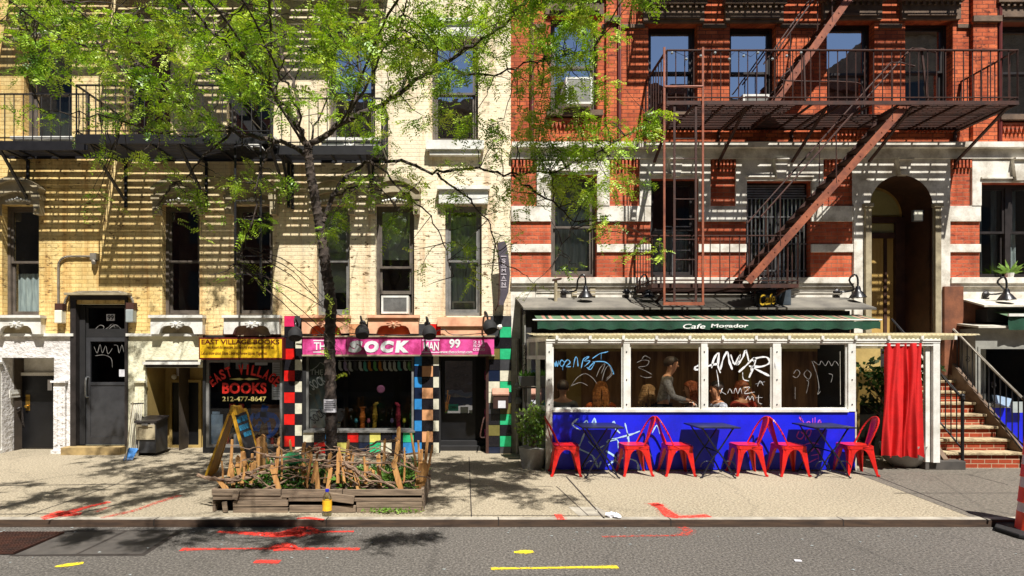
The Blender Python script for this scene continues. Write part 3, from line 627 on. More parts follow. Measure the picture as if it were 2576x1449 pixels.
# bookshop window
x0, x1, z0, z1 = rpx(517,710,905,1126)
mb = MB(); rect_frame(mb, x0, x1, z0, z1, YF+.02, YF+.10, .05); bw = mb.build('shop_window', M['greyframe'], cream, label='bookshop window with red lettering')
yg = YF+.06
mb = MB(); mb.quad((x0+.05,yg,z0+.05),(x1-.05,yg,z0+.05),(x1-.05,yg,z1-.05),(x0+.05,yg,z1-.05)); mb.build('pane', M['shopglass'], bw)
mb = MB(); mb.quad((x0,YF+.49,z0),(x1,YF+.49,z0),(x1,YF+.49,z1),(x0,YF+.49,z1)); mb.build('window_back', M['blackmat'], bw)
mb = MB(); s = 'EAST VILLAGE'; n = len(s); cxp, cyp, rad = 612, 1062, 132
for i, ch in enumerate(s):
    if ch == ' ': continue
    an = math.radians(-39+78*i/(n-1)); px = cxp+rad*math.sin(an); py = cyp-rad*math.cos(an)
    wv = 5 if ch == 'I' else 13
    put_text(mb, ch, X(px-wv/2), X(px+wv/2), Z(py+13), Z(py-13), yg-.004, .03, rot=-an)
mb.build('lettering', M['signred'], bw)
mb = MB(); put_text(mb,'BOOKS',X(556),X(668),Z(991),Z(963),yg-.004,.035); mb.build('lettering', M['signred'], bw)
mb = MB(); put_text(mb,'212-477-8647',X(556),X(667),Z(1010),Z(998),yg-.004,.012); mb.build('phone_number', M['gold'], bw)
mb = MB(); mb.xz([(X(573),Z(954)),(X(600),Z(951)),(X(611),Z(954)),(X(623),Z(951)),(X(650),Z(954)),(X(623),Z(957)),(X(611),Z(954.2)),(X(600),Z(957))],yg-.006,yg-.003); mb.build('ornament', M['gold'], bw)
for k, (a, b, c, d) in enumerate([(682,711-2,912,946),(681,709,967,1006),(638,674,911,919)]):
    mb = MB(); mb.box(X(a),X(b)-.03,yg+.006,yg+.012,Z(d),Z(c)); o = mb.build('notice', M['paper'], bw)
    if k < 2:
        mb = MB()
        for j in range(5): zz = Z(c+6+j*6); mb.box(X(a+3),X(b-6),yg+.002,yg+.006,zz-.006,zz); mb.build('print', M['ink'], bw)
M['posterblue'] = mat('blue_poster_paint', lin(38,92,190), lin(24,60,140), 4, .7, bump=0); M['posterbrown'] = mat('brown_poster_paint', lin(120,76,44), lin(80,48,28), 4, .7, bump=0)
mb = MB(); yp = YF+.2; mb.box(X(622),X(700),yp,yp+.01,Z(1105),Z(1020)); o = mb.build('poster', M['posterbrown'], bw)
mb = MB()
for pts, wd in (([(640,1040),(630,1060),(638,1080),(650,1070)],.07),([(668,1020),(662,1045),(672,1060)],.12),([(690,1044),(700,1065),(688,1090),(672,1100)],.07),([(640,1050),(660,1042),(690,1046)],.10),([(655,1060),(648,1085)],.06),([(676,1062),(680,1090)],.06)):
    mb.ribbon([Vector((p.x,yp-.005,p.z)) for p in smooth_path([P(a,b,yp) for a,b in pts])], wd, (0,-1,0))
mb.build('painted_loops', M['posterblue'], o)
M['paleblue'] = mat('pale_blue_board', lin(176,200,224), lin(130,156,190), 3, .5)
mb = MB(); mb.box(X(525),X(554),yg+.05,yg+.07,Z(1122),Z(1044)); mb.box(X(527),X(546),yg+.05,yg+.07,Z(1043),Z(1037)); mb.build('board', M['paleblue'], bw)
mb = MB()
for i in range(16):
    a = 555+i*9.6+random.random()*3; h = random.uniform(16,32); bk = Z(1122); mb.m = i % 4; mb.box(X(a),X(a+7),YF+.2,YF+.38,bk,bk+h/140)
for i in range(12):
    a = 530+random.random()*140; mb.m = i % 4; zz = Z(random.choice([930,960,1040,1070])); mb.box(X(a),X(a+14),YF+.42,YF+.47,zz,zz+.14)
mb.build('books', [tile('red',0) , M['posterbrown'], M['paper'], M['paleblue']], bw)
# ------------------------------------------------------------------ sock shop front (tiled pilasters are part of the cream building)
def tiles(name, cols, rows, y0, pick, depth=.06, Yw=YF):
    """cols: list of (x0,x1) px, rows: list of (ytop,ybot) px"""
    a, b = X(cols[0][0]), X(cols[-1][1]); mb = MB(); names = []
    mb.box(a, b, Yw-depth+.014, Yw-.001, max(0,Z(rows[-1][1])), Z(rows[0][0])); mats = [M['blackmat']]
    for j, (t, u) in enumerate(rows):
        for i, (c, d) in enumerate(cols):
            k = pick(i, j)
            if k not in names: names.append(k); mats.append(TILE[k])
            mb.m = names.index(k)+1; jit = random.uniform(0,.004)
            mb.box(X(c)+.004, X(d)-.004, Yw-depth-jit, Yw-depth+.013, max(.003,Z(u)+.004), Z(t)-.004)
    return mb.build(name, mats, cream)
def rows_(y0, y1, h): 
    out = []; y = y0
    while y < y1-2: out.append((y, min(y+h, y1))); y += h
    return out
tiles('tiled_pilaster', [(717,744),(744,762)], rows_(795,1139.7,27.3), 0, lambda i,j: ('red' if j%2==1 else 'black') if i==0 and j>1 else ('pink' if i==0 and j==0 else ('black' if (i==1 and j%2==1) or i==0 else ('white' if j>1 else 'grey'))))
tiles('tiled_pilaster', [(1043,1062),(1062,1090),(1090,1105)], rows_(893,1139.7,27.3), 0, lambda i,j: (('skyblue' if j%2==0 else 'navy') if i==0 else ('orange' if j%2==1 else 'black') if i==1 else ('white' if j%2==0 else 'black')))
tiles('tiled_pilaster', [(1228,1257),(1257,1286)], rows_(795,1139.7,27.3), 0, lambda i,j: (['grey','green','black','green','grey','white','green','black','olive','green','black','green','grey'][j%13]) if i==1 else (['black','white','navy','olive','grey','white','black'][(j*3+1)%7] if j>1 else 'grey'))
tiles('tile_band', [(764+k*27.8,764+(k+1)*27.8) for k in range(10)], [(1086,1112),(1112,1139.6)], 0, lambda i,j: ['white','black','skyblue','black','red','grey','yellow','black','navy','green'][(i+j*3)%10], .05)
tiles('tile_band', [(764+k*28.9,764+(k+1)*28.9) for k in range(16)], [(815,846)], 0, lambda i,j: ['grey','red','skyblue','black','orange','black','red','navy','green','black'][i%10], .025)
x0, x1, z0, z1 = rpx(770,1041,893,1084)
mb = MB(); rect_frame(mb, x0, x1, z0, z1, YF+.01, YF+.09, .04); mb.box(x0-.03,x1+.03,YF-.08,YF+.009,z0-.02,z0+.015); sw = mb.build('shop_window', M['greyframe'], cream, label='sock shop window with hanging socks and leg forms')
mb = MB(); yg = YF+.05; mb.quad((x0+.04,yg,z0+.04),(x1-.04,yg,z0+.04),(x1-.04,yg,z1-.04),(x0+.04,yg,z1-.04)); mb.build('pane', M['shopglass'], sw)
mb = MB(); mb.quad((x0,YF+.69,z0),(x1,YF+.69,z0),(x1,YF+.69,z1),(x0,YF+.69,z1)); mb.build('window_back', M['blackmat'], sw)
M['boardgrey'] = mat('grey_green_board', lin(96,104,100), lin(70,78,74), 2.5, .6); M['boardpale'] = mat('pale_grey_board', lin(176,182,180), lin(140,148,146), 2.5, .6)
mb = MB(); mb.box(x0+.05,X(818),yg+.02,yg+.04,Z(1030),z1-.06); b1 = mb.build('board', M['boardgrey'], sw)
mb = MB(); mb.box(x0+.05,X(818),yg+.021,yg+.041,z0+.05,Z(1030)-.002); b2 = mb.build('board', M['boardpale'], sw)
mb = MB(); put_text(mb,'THE',X(778),X(810),Z(943),Z(930),yg+.016,.0); put_text(mb,'SOCK',X(777),X(817),Z(975),Z(950),yg+.016,.01,rot=.5)
strokes(mb, [[(778,945),(775,985),(784,992)],[(779,934),(797,922),(806,912),(815,918)]], .014, yg+.018); mb.build_each('lettering', M['whiteletter'], b1)
mb = MB(); put_text(mb,'SOCK',X(778),X(817),Z(1058),Z(1036),yg+.016,.01,rot=.7); strokes(mb, [[(776,1046),(784,1034),(800,1036),(808,1046)]], .012, yg+.018); mb.build_each('lettering', M['ink'], b2)
sockm = [mat('sock_%s' % c, lin(*v), None, 14, .8) for c, v in (('white',(244,244,236)),('orange',(240,160,70)),('teal',(120,220,206)),('lilac',(214,186,232)),('green',(140,220,130)),('black',(90,90,96)))]
def sock(px, py, h, m, yy):
    mb = MB(); a, z = X(px,yy), Z(py,yy); s = h/140
    mb.xz([(a,z),(a+.05,z),(a+.052,z-s*.65),(a+.085,z-s*.9),(a+.07,z-s),(a+.03,z-s*.95),(a+.002,z-s*.7)], yy-.01, yy+.01); mb.box(a+.018,a+.03,yy-.012,yy+.012,z,z+.03)
    tag(mb.build('sock', m), 'small patterned sock hanging in the row along the top of the sock shop window', 'sock', 'socks hanging in the shop window')
for i in range(15): sock(852+i*12.4+random.uniform(-1,1), 911+random.uniform(-1,1), 23, sockm[[0,3,0,5,0,2,1,4,1,0,0,0,2,0,4][i]], yg+.08)
mb = MB(); mb.tube([(X(846),yg+.08,Z(907)),(X(1040),yg+.08,Z(907))],.008,6); tag(mb.build('display_rod', M['steel']), 'thin metal rod along the top of the sock shop window that the socks hang from', 'rod')
def legform(px, ytop, rgb, label, flip=1, foot=True):
    yy = yg+.11; zb_ = z0+.03; zt = Z(ytop,yy); h = zt-zb_; a = X(px,yy); mb = MB()
    pr = [(.055,0),(.05,.12),(.045,.25),(.06,.42),(.063,.52),(.05,.66),(.04,.8),(.045,.9)]
    if foot:
        mb.tube([(a+flip*.01*math.sin(t*3),yy,zb_+t*h) for r,t in pr]+[(a+flip*.03,yy,zb_+h*.96),(a+flip*.07,yy,zb_+h)],[r*.85 for r,t in pr]+[.035,.02],10)
    else: mb.tube([(a,yy,zb_+t*h) for r,t in pr]+[(a,yy,zb_+h)],[r*.95 for r,t in pr]+[.062],10)
    tag(mb.build('leg_form', mat('stocking_%d' % px, lin(*rgb), None, 12, .7), smooth=True), label, 'leg form')
legform(912,1024,(222,118,30),'orange stockinged display leg standing in the sock shop window',1,False)
legform(942,1013,(176,140,34),'mustard yellow display leg with raised foot in the sock shop window')
legform(1003,1014,(190,50,74),'crimson display leg in the sock shop window',-1)
legform(1036,1012,(40,170,116),'dark green display leg nearest the blue tiled pilaster',1)
for px, rgb, nm in ((896,(70,160,176),'teal'),(927,(220,120,140),'pink'),(986,(168,150,214),'lilac'),(1017,(226,214,60),'yellow'),(1053,(222,130,60),'orange')):
    if px > 1040: px = 1046
    yy = yg+.12; t = thing('toy_tulip', '%s wooden tulip standing on the sill inside the sock shop window' % nm, 'tulip', (X(px,yy),yy,z0+.04), 'wooden tulips in the shop window')
    a, zz = X(px,yy), Z(1064,yy); mb = MB(); mb.lathe([(.01,0),(.03,.02),(.032,.05),(.02,.07),(.028,.085)],(a,yy,zz),8); mb.build('bloom', mat('tulip_'+nm, lin(*rgb), None, 9, .5), t)
    mb = MB(); mb.tube([(a,yy,z0+.04),(a,yy,zz)],.006,5); mb.xz([(a,z0+.05),(a-.04,z0+.12),(a-.01,z0+.07)],yy-.004,yy+.004); mb.xz([(a,z0+.05),(a+.04,z0+.12),(a+.01,z0+.07)],yy-.0045,yy+.0045); mb.build('stem', M['sagegreen'], t)
mb = MB(); mb.lathe([(.06,0),(.09,.02),(.085,.1),(.05,.16),(.01,.17)],(X(795,yg+.12),yg+.12,z0+.04),12); tag(mb.build('striped_bowl', M['boardgrey']), 'pale striped bowl at the lower left corner of the sock shop window', 'bowl')
mb = MB(); mb.lathe([(.0,-.01),(.06,-.01),(.075,0),(.06,.012),(0,.012)],(X(958,yg+.1),yg+.1,Z(979,yg+.1)),12,(0,-1,0)); tag(mb.build('flower_badge', mat('pink_felt', lin(200,120,160), None, 12, .8)), 'pink flower rosette hanging in the dark sock shop window', 'rosette')
# sock shop door
x0, x1 = X(1107), X(1222); yd = YF+.55
mb = MB(); rect_frame(mb, x0+.01, X(1196,yd), 0.16, Z(900,yd), yd, yd+.05, .06, .5); d_ = mb.build('door', M['black'], cream, label='black glazed door of the sock shop')
mb = MB(); mb.quad((x0+.07,yd+.025,.66),(X(1196,yd)-.06,yd+.025,.66),(X(1196,yd)-.06,yd+.025,Z(900,yd)-.06),(x0+.07,yd+.025,Z(900,yd)-.06)); mb.build('pane', M['glass'], d_)
mb = MB(); mb.box(X(1128,yd),X(1153,yd),yd+.012,yd+.02,Z(1034,yd),Z(1017,yd)); o = mb.build('open_sign', mat('teal_sign', lin(60,170,150), None, 9, .5), d_)
mb = MB(); put_text(mb,'OPEN',X(1132,yd),X(1149,yd),Z(1029,yd),Z(1022,yd),yd+.011,.02); mb.build('lettering', M['ink'], d_)
mb = MB()
for a, b, c, d in ((1158,1178,1024,1040),(1166,1176,1042,1050),(1180,1190,1032,1048)): mb.box(X(a,yd),X(b,yd),yd+.012,yd+.02,Z(d,yd),Z(c,yd))
mb.build_each('notice', M['boardpale'], d_)
mb = MB(); mb.box(X(1196,yd)+.001,x1,yd,yd+.06,.0,Z(893,yd)); mb.box(x0,X(1196,yd),yd,yd+.06,Z(900,yd)+.001,Z(893,yd)); mb.build('door_frame', M['blackmat'], d_)
mb = MB(); mb.box(x0,x1,yd-.3,yd+.05,.0,.08); mb.box(x0,x1,yd-.12,yd+.055,.081,.155); mb.build('door_step', M['blackmat'], cream)
mb = MB(); mb.box(x1+.001,x1+.05,YF-.07,YF+.02,0,Z(893)); mb.box(x0-.001,x1+.05,YF-.06,YF+.02,Z(899),Z(891)); mb.build('door_surround', M['rust'], cream)
mb = MB()
for a, b in ((932,956),(982,1006),(1030,1054),(1082,1104)): mb.box(x1-.012,x1-.004,YF+.12,YF+.16,Z(b),Z(a))
mb.build_each('pink_strip', M['pink'], d_)
mb = MB(); mb.tube(smooth_path([(x1-.03,YF-.02,Z(1050)),(x1-.06,YF-.1,Z(1062)),(x1-.10,YF-.13,Z(1095)),(x1-.02,YF-.12,Z(1098))]),.012,6); tag(mb.build('door_pull', M['rust']), 'bent rusty door pull on the right side of the sock shop doorway', 'door pull')

# ------------------------------------------------------------------ signs
t = thing('shop_sign', 'yellow bookshop sign with dark red lettering over the book window', 'shop sign', (X(605),YF-.2,Z(905)))
ys = YF-.22; k = ys/YF
def sx(x): return X(x, ys)
def sz(y): return Z(y, ys)
mb = MB(); mb.box(sx(500),sx(712),ys+.004,YF-.17+.16,sz(904),sz(849)); mb.build('box', M['maroon'], t)
mb = MB(); mb.box(sx(503),sx(709),ys-.002,ys+.003,sz(900),sz(853)); mb.build('sign_face', M['yellow'], t)
mb = MB(); put_text(mb,'EAST VILLAGE BOOKS',sx(507),sx(703),sz(866),sz(854),ys-.003,.018); mb.build('lettering', M['maroon'], t)
mb = MB(); put_text(mb,'Help Support this bookstore. Stop here first when you have books to sell.',sx(520),sx(690),sz(880),sz(869),ys-.003,.0,.25); put_text(mb,'Let us know about Estate Libraries, Review copies, Magazines.',sx(507),sx(672),sz(895),sz(884),ys-.003,.0,.25); mb.build_each('small_print', M['maroon'], t)
mb = MB(); mb.box(sx(605),sx(606.5),ys-.004,ys-.0025,sz(900),sz(853)); mb.box(sx(658),sx(659.5),ys-.004,ys-.0025,sz(900),sz(853)); mb.build_each('seam', M['maroon'], t)
t = thing('shop_sign', 'long pink shop sign with big white lettering over the sock window', 'shop sign', (X(1000),YF-.1,Z(892)))
ys = YF-.13
mb = MB(); mb.box(sx(761),sx(1243),ys+.003,YF-.002,sz(892),sz(848)); mb.build('sign_face', M['pink'], t)
mb = MB(); mb.box(sx(759),sx(1245),ys-.02,YF-.003,sz(847.9),sz(844)); mb.box(sx(759),sx(1245),ys-.015,YF-.003,sz(896),sz(892.1)); mb.build('trim', M['lintel'], t)
mb = MB(); s = 'SOCK'
for i, (a, b) in enumerate(((876,912),(916,953),(957,991),(994,1029))): put_text(mb,s[i],sx(a),sx(b),sz(887),sz(857),ys,.075,.12)
put_text(mb,'99',sx(1130),sx(1158),sz(876),sz(853),ys,.035); put_text(mb,'www.thesockman.com',sx(1107),sx(1188),sz(889),sz(881),ys,.01)
put_text(mb,'THE',sx(790),sx(830),sz(881),sz(861),ys,.02); put_text(mb,'MAN',sx(1066),sx(1104),sz(882),sz(860),ys,.02)
mb.box(sx(788),sx(834),ys-.001,ys+.003,sz(858),sz(855.5)); mb.box(sx(788),sx(834),ys-.001,ys+.003,sz(887),sz(884.5)); mb.build_each('lettering', M['whiteletter'], t)
mb = MB(); mb.box(sx(1062),sx(1106),ys-.002,ys+.003,sz(857),sz(854)); mb.box(sx(1062),sx(1106),ys-.002,ys+.003,sz(888),sz(885))
for j, s in enumerate(('212','529','0300')): put_text(mb,s,sx(1190),sx(1220),sz(864+j*9.5),sz(857+j*9.5),ys,.02)
mb.build_each('phone_number', M['pinkletter'], t)
for j in range(5):    # seams where the sign boards meet
    pass
mb = MB()
for a in (870,1060,1106): mb.box(sx(a),sx(a+1.5),ys-.001,ys+.004,sz(892),sz(848))
mb.build_each('seam', M['maroon'], t)
t = thing('banner_sign', 'narrow purple vertical banner with faded lettering hanging on a bracket at the building corner', 'banner', (X(1266),YF-.3,Z(770)))
M['banner'] = mat('faded_purple_banner', lin(84,76,84), lin(60,54,62), 5, .8); M['bannerpale'] = mat('pale_banner_edge', lin(206,196,200), lin(160,150,156), 5, .8)
def ban(x, y): return (X(x,YF-.3), YF-.3, Z(y,YF-.3))
mb = MB(); mb.prism([ban(1253,610),(ban(1272,606)),(ban(1279,640)),(ban(1283,690)),(ban(1279,735)),(ban(1266,768)),(ban(1254,766)),(ban(1259,740)),(ban(1256,680))],(0,.012,0)); mb.build('cloth', M['banner'], t)
mb = MB()
for y in (645,672,690,706,722): mb.box(ban(1260,0)[0],ban(1274,0)[0],YF-.308,YF-.301,ban(0,y)[2]-.008,ban(0,y)[2]+.008)
for s, y in (('S',655),('O',664),('M',680),('A',698),('N',714)): put_text(mb,s,ban(1262,0)[0],ban(1272,0)[0],ban(0,y+5)[2],ban(0,y-4)[2],YF-.304,.02)
mb.build_each('lettering', M['bannerpale'], t)
mb = MB(); mb.tube([ban(1251,606),ban(1257,690),ban(1254,772)],.012,6); mb.tube([ban(1252,612),(X(1246),YF-.01,Z(612))],.014,6); mb.tube([ban(1254,764),(X(1246),YF-.01,Z(780))],.014,6); mb.build('bracket', M['rust'], t)

# ------------------------------------------------------------------ black ball lamps over the sock shop
def ball_lamp(px, py, label, ax=0.0):
    yl = YF-.42; c = P(px, py, yl); t = thing('spot_lamp', label, 'lamp', (c.x, YF-.01, c.z), 'black spotlights over the sock sign')
    mb = MB(); d = Vector((.10+ax,-.45,-.75)).normalized(); mb.lathe([(.02,-.13),(.07,-.11),(.115,-.04),(.125,.03),(.11,.09)],c,16,d); mb.build('lamp_shade', M['blackmat'], t, smooth=True)
    mb = MB(); mb.lathe([(0,.085),(.108,.088)],c,16,d); mb.build('bulb_glass', M['darkframe'], t)
    top = Vector(c)-d*.13; mb = MB(); mb.tube(smooth_path([top,top+Vector((-.02,.02,.12)),top+Vector((-.05,.16,.16)),Vector((c.x-.06,YF-.03,c.z+.16))]),.018,8); mb.build('arm', M['black'], t)
    mb = MB(); mb.lathe([(.06,0),(.06,.02),(.03,.03)],(c.x-.06,YF-.002,c.z+.16),12,(0,-1,0)); mb.build('mount', M['black'], t)
ball_lamp(743,840,'black ball shaped spotlight at the left end of the pink sign, over the red tiles'); ball_lamp(911,834,'black ball shaped spotlight above the large white letters of the pink sign'); ball_lamp(1080,836,'black ball shaped spotlight above the pink sign, third from the left'); ball_lamp(1232,822,'black ball shaped spotlight at the right end of the pink sign by the green tiles',.1)
mb = MB(); mb.lathe([(0,-.05),(.04,-.03),(.05,0),(.04,.03),(0,.05)],P(1257,823,YF-.2),10); mb.tube([P(1257,823,YF-.2),P(1262,815,YF-.01)],.012,6); tag(mb.build('camera_dome', M['white']), 'small white dome fixture on the wall beside the rightmost black spotlight', 'dome camera')
mb = MB(); mb.tube(smooth_path([P(745,843,YF-.15),P(800,842,YF-.16),P(905,839,YF-.15),P(1000,843,YF-.15),P(1080,838,YF-.16),P(1115,828,YF-.15),P(1140,842,YF-.15),P(1230,838,YF-.15)]),.008,5); tag(mb.build('cable', M['black']), 'black cable sagging along the top of the pink sign between the spotlights', 'cable')
# wall lights, conduits beside door 99
def wall_light(px, py, label, m):
    c = P(px, py, YF-.06); t = thing('wall_light', label, 'wall light', (c.x, YF, c.z))
    mb = MB(); mb.box(c.x-.07,c.x+.07,YF-.12,YF-.002,c.z+.10,c.z+.22); mb.build('housing', M['rust'], t)
    mb = MB(); mb.box(c.x-.065,c.x+.065,YF-.14,YF-.003,c.z-.13,c.z+.099); mb.build('diffuser', M[m], t, bevel=.015)
wall_light(153,795,'white wall light on the yellow wall, left of street door 99','lampglow'); wall_light(331,793,'greyish wall light on the yellow wall, right of street door 99','boardpale')
yc = YF-.03
mb = MB(); mb.tube(smooth_path([P(161,788,yc),P(162,765,yc),P(168,748,yc),P(182,738,yc),P(210,735,yc),P(300,735,yc),P(322,742,yc),P(334,756,yc),P(336,785,yc)],3),.02,7); tag(mb.build('conduit', M['galv'], smooth=True), 'grey conduit arching over street door 99 between the two wall lights', 'conduit')
mb = MB(); mb.tube(smooth_path([P(147,790,yc),P(147,680,yc),P(149,660,yc),P(160,648,yc),P(180,645,yc),P(236,645,yc)],3),.02,7); tag(mb.build('conduit', M['galv'], smooth=True), 'bent grey conduit on the yellow wall running up and right from the left wall light', 'conduit')
c = P(238,646,YF-.05); mb = MB(); mb.box(c.x-.055,c.x+.055,YF-.10,YF-.004,c.z-.06,c.z+.06); mb.lathe([(.035,0),(.045,.05),(.03,.09)],(c.x,YF-.07,c.z-.14),10); tag(mb.build('junction_box', M['galv']), 'small grey junction box with a sensor at the end of the bent conduit', 'junction box')

# ------------------------------------------------------------------ fire escapes
def balcony(fe, xa, xb, zp, s, Y=YF, rail=.86, m='iron', slat=.072, gaps=(), beam=.14, left=True, right=True, front=True, rgap=(), bal=.155, brackets=(), bdrop=.75, m2=None):
    yf, yb_ = Y-s, Y-.02
    mb = MB()
    n = int((s-.06)/slat)
    for i in range(n):
        y = yf+.05+i*slat
        segs = [(xa+.02, xb-.02)]
        for g in gaps:
            if g[2] <= y <= g[3]: segs = [q for a, b in segs for q in ((a, min(b,g[0])), (max(a,g[1]), b)) if q[1]-q[0] > .05]
        for a, b in segs: mb.box(a, b, y, y+.049, zp-.012, zp)
    mb.box(xa,xb,yf-.012,yf,zp-beam,zp+.012); mb.box(xa,xa+.012,yf,yb_,zp-.05,zp+.01); mb.box(xb-.012,xb,yf,yb_,zp-.05,zp+.01); mb.box(xa+.012,xb-.012,yb_-.03,yb_-.018,zp-.05,zp+.005)
    nb = max(2, int((xb-xa)/.46))
    for i in range(1, nb): x = xa+(xb-xa)*i/nb; mb.box(x-.014,x+.014,yf+.001,yb_-.031,zp-.045,zp-.0125)
    p = mb.build('platform', M[m], fe)
    def rl(a, b, side):
        mb = MB(); a = Vector(a); b = Vector(b); L = (b-a).length; n = max(1, round(L/bal))
        mb.bar(a+Vector((0,0,rail)), b+Vector((0,0,rail)), .04, .016); mb.bar(a+Vector((0,0,.07)), b+Vector((0,0,.07)), .03, .012)
        for i in range(n+1):
            q = a.lerp(b, i/n)
            if any(g[0] < q.x < g[1] for g in rgap) and side == 'f': continue
            mb.tube([q+Vector((0,0,.01)), q+Vector((0,0,rail-.008))], .0085 if 0 < i < n else .014, 5)
        mb.build('railing', M[m2 or m], fe)
    if front: rl((xa+.01,yf+.006,zp),(xb-.01,yf+.006,zp),'f')
    if left: rl((xa+.01,yf+.006,zp),(xa+.01,yb_,zp),'s')
    if right: rl((xb-.01,yf+.006,zp),(xb-.01,yb_,zp),'s')
    for bx in brackets:
        mb = MB(); mb.bar((bx,yf+.05,zp-.06),(bx,Y-.04,zp-bdrop),.045,.03); mb.bar((bx,Y-.022,zp-bdrop-.12),(bx,Y-.022,zp-.06),.045,.03); mb.bar((bx,yf+.02,zp-.07),(bx,Y-.04,zp-.07),.04,.03)
        mb.build('bracket', M[m], fe)
    return p
def ladder(fe, x0, x1, zt, zb_, y, m, r=.014, step=.30):
    mb = MB(); mb.bar((x0,y,zb_),(x0,y,zt),.035,.014); mb.bar((x1,y,zb_),(x1,y,zt),.035,.014)
    z = zb_+.06
    while z < zt-.1: mb.tube([(x0,y,z),(x1,y,z)],.009,6); z += step
    mb.build('ladder', M[m], fe)
def stair(fe, p0, p1, wdt, m, ms, n, handrail=True, tread=.2):
    """two stringers from p0 (top) to p1 (bottom) running along x, the second one wdt further from the street"""
    p0 = Vector(p0); p1 = Vector(p1)
    for k in range(2):
        o = Vector((0,wdt*k,0)); mb = MB(); mb.bar(p0+o, p1+o, .012, .12, up=(0,0,1))
        for i in range(n): q = (p0+o).lerp(p1+o,(i+.5)/n); mb.tube([q+Vector((0,-.014,0)),q+Vector((0,.014,0))],.014,6)
        mb.build('stringer', M[ms if k == 0 else m], fe)
    mb = MB()
    for i in range(n):
        q = p0.lerp(p1,(i+.5)/n); mb.box(q.x-tread/2,q.x+tread/2,q.y+.008,q.y+wdt-.008,q.z-.012,q.z+.012)
    mb.build('treads', M[m], fe)
    if handrail:
        d = (p1-p0); up = Vector((0,0,.82))
        for k in range(2):
            o = Vector((0,wdt*k,0)); mb = MB(); sgn = 1 if d.x > 0 else -1
            mb.tube(smooth_path([p0+o+up+Vector((-sgn*.45,0,-.02)),p0+o+up+Vector((-sgn*.1,0,.04)),p0.lerp(p1,.08)+o+up,p0.lerp(p1,.92)+o+up],3),.014,6)
            for f in (.1,.45,.8): q = p0.lerp(p1,f)+o; mb.tube([q, q+up*.98],.010,5)
            mb.build('handrail', M[m], fe)
f1 = thing('fire_escape', 'black iron fire escape with balconies and drop ladder on the cream building', 'fire escape', (X(480),YF,Z(400)))
zq = 5.35
sA, sB = .75, 1.18
zA = Z(357,YF-sA); zB = Z(340,YF-sB)
balcony(f1, X(-60,YF-sA), X(222,YF-sA), zA, sA, rail=.80, brackets=(X(30,YF-.4),), right=False, left=False)
balcony(f1, X(190,YF-sB), X(683,YF-sB), zB, sB, rail=.80, brackets=(X(205,YF-sB)+.05,X(440,YF-sB),X(672,YF-sB)), gaps=((X(590,YF-sB),X(660,YF-sB),YF-sB,YF-.5),), right=False)
zC = Z(368,YF-sA)
balcony(f1, X(684,YF-sA), X(962,YF-sA), zC, sA, rail=.80, brackets=(X(720,YF-.4),X(930,YF-.4)), left=False)
ladder(f1, X(592,YF-1.0), X(656,YF-1.0), zB+.1, Z(700,YF-1.0), YF-1.0, 'iron')
UP = 2.96
f2 = thing('fire_escape', 'upper black iron fire escape balcony on the cream building, mostly above the photo', 'fire escape', (X(480),YF,zA+UP))
balcony(f2, X(-60,YF-sA), X(222,YF-sA), zA+UP, sA, rail=.80, right=False, left=False); balcony(f2, X(190,YF-sB), X(683,YF-sB), zB+UP, sB, rail=.80, gaps=((X(300,YF-sB),X(420,YF-sB),YF-sB,YF-.5),)); balcony(f2, X(684,YF-sA), X(962,YF-sA), zC+UP, sA, rail=.80, left=False)
stair(f2, (X(330,YF-sB),YF-sB+.25,zB+UP), (X(640,YF-sB),YF-sB+.25,zB), .5, 'iron', 'iron', 12, False)
# ------------------------------------------------------------------ red brick building on the right
RX0, RX1, RTOP = X(1285)+.001, X(3080), 11.0
redb = thing('brick_building', 'red brick tenement on the right with pale stone bands and a dark arched doorway', 'building', ((RX0+RX1)/2, YF, 0))
W2 = {'a':(1385,1503,40,281),'b':(1631,1755,60,286),'c':(1836,1953,60,288),'d':(2080,2200,52,302),'e':(2277,2397,52,290),'f':(2517,2640,56,292),'g':(2790,2905,56,292)}
W1 = {'a':(1386,1501,440,697),'b':(1636,1756,450,699),'c':(1876,2039,456,699),'d':(2464,2640,460,704)}
q2 = {k: rpx(*v) for k, v in W2.items()}; q1 = {k: rpx(*v) for k, v in W1.items()}
ax0, ax1 = X(2183), X(2341); acx = (ax0+ax1)/2; ar = (ax1-ax0)/2; azs = Z(443)-ar; az0 = 2.05
shop = [(X(1335),X(2150),0.0,Z(802),.3), (X(2480),X(2900),0.0,Z(800),.3)]
arch = (ax0,ax1,az0,Z(443),.02)
ops = [(*v,.2) for v in q2.values()]+[(*v,.2) for v in q1.values()]+shop+[arch]
zw = Z(722); zr2 = Z(402)
def zone2(cx, cz):
    if cz > zr2: return 0
    if cz > zw: return 1
    return 2
mb = MB(); wall(mb, RX0, RX1, 0, RTOP, ops, YF, zone2, cuts=(zw, zr2)); mb.build('wall', [M['brick'], M['bandbrick'], M['stone']], redb)
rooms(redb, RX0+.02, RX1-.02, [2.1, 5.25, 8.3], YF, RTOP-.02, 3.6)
window(redb, q2['a'], 'frame', cover='blind', frac=.3, label='window with an air conditioner in the lower sash'); window(redb, q2['b'], 'darkframe', rec=.15); window(redb, q2['c'], 'darkframe', rec=.15); window(redb, q2['d'], 'darkframe', rec=.15); window(redb, q2['e'], 'darkframe', rec=.15, cover='blind', frac=.6); window(redb, q2['f'], 'darkframe', rec=.15); window(redb, q2['g'], 'darkframe')
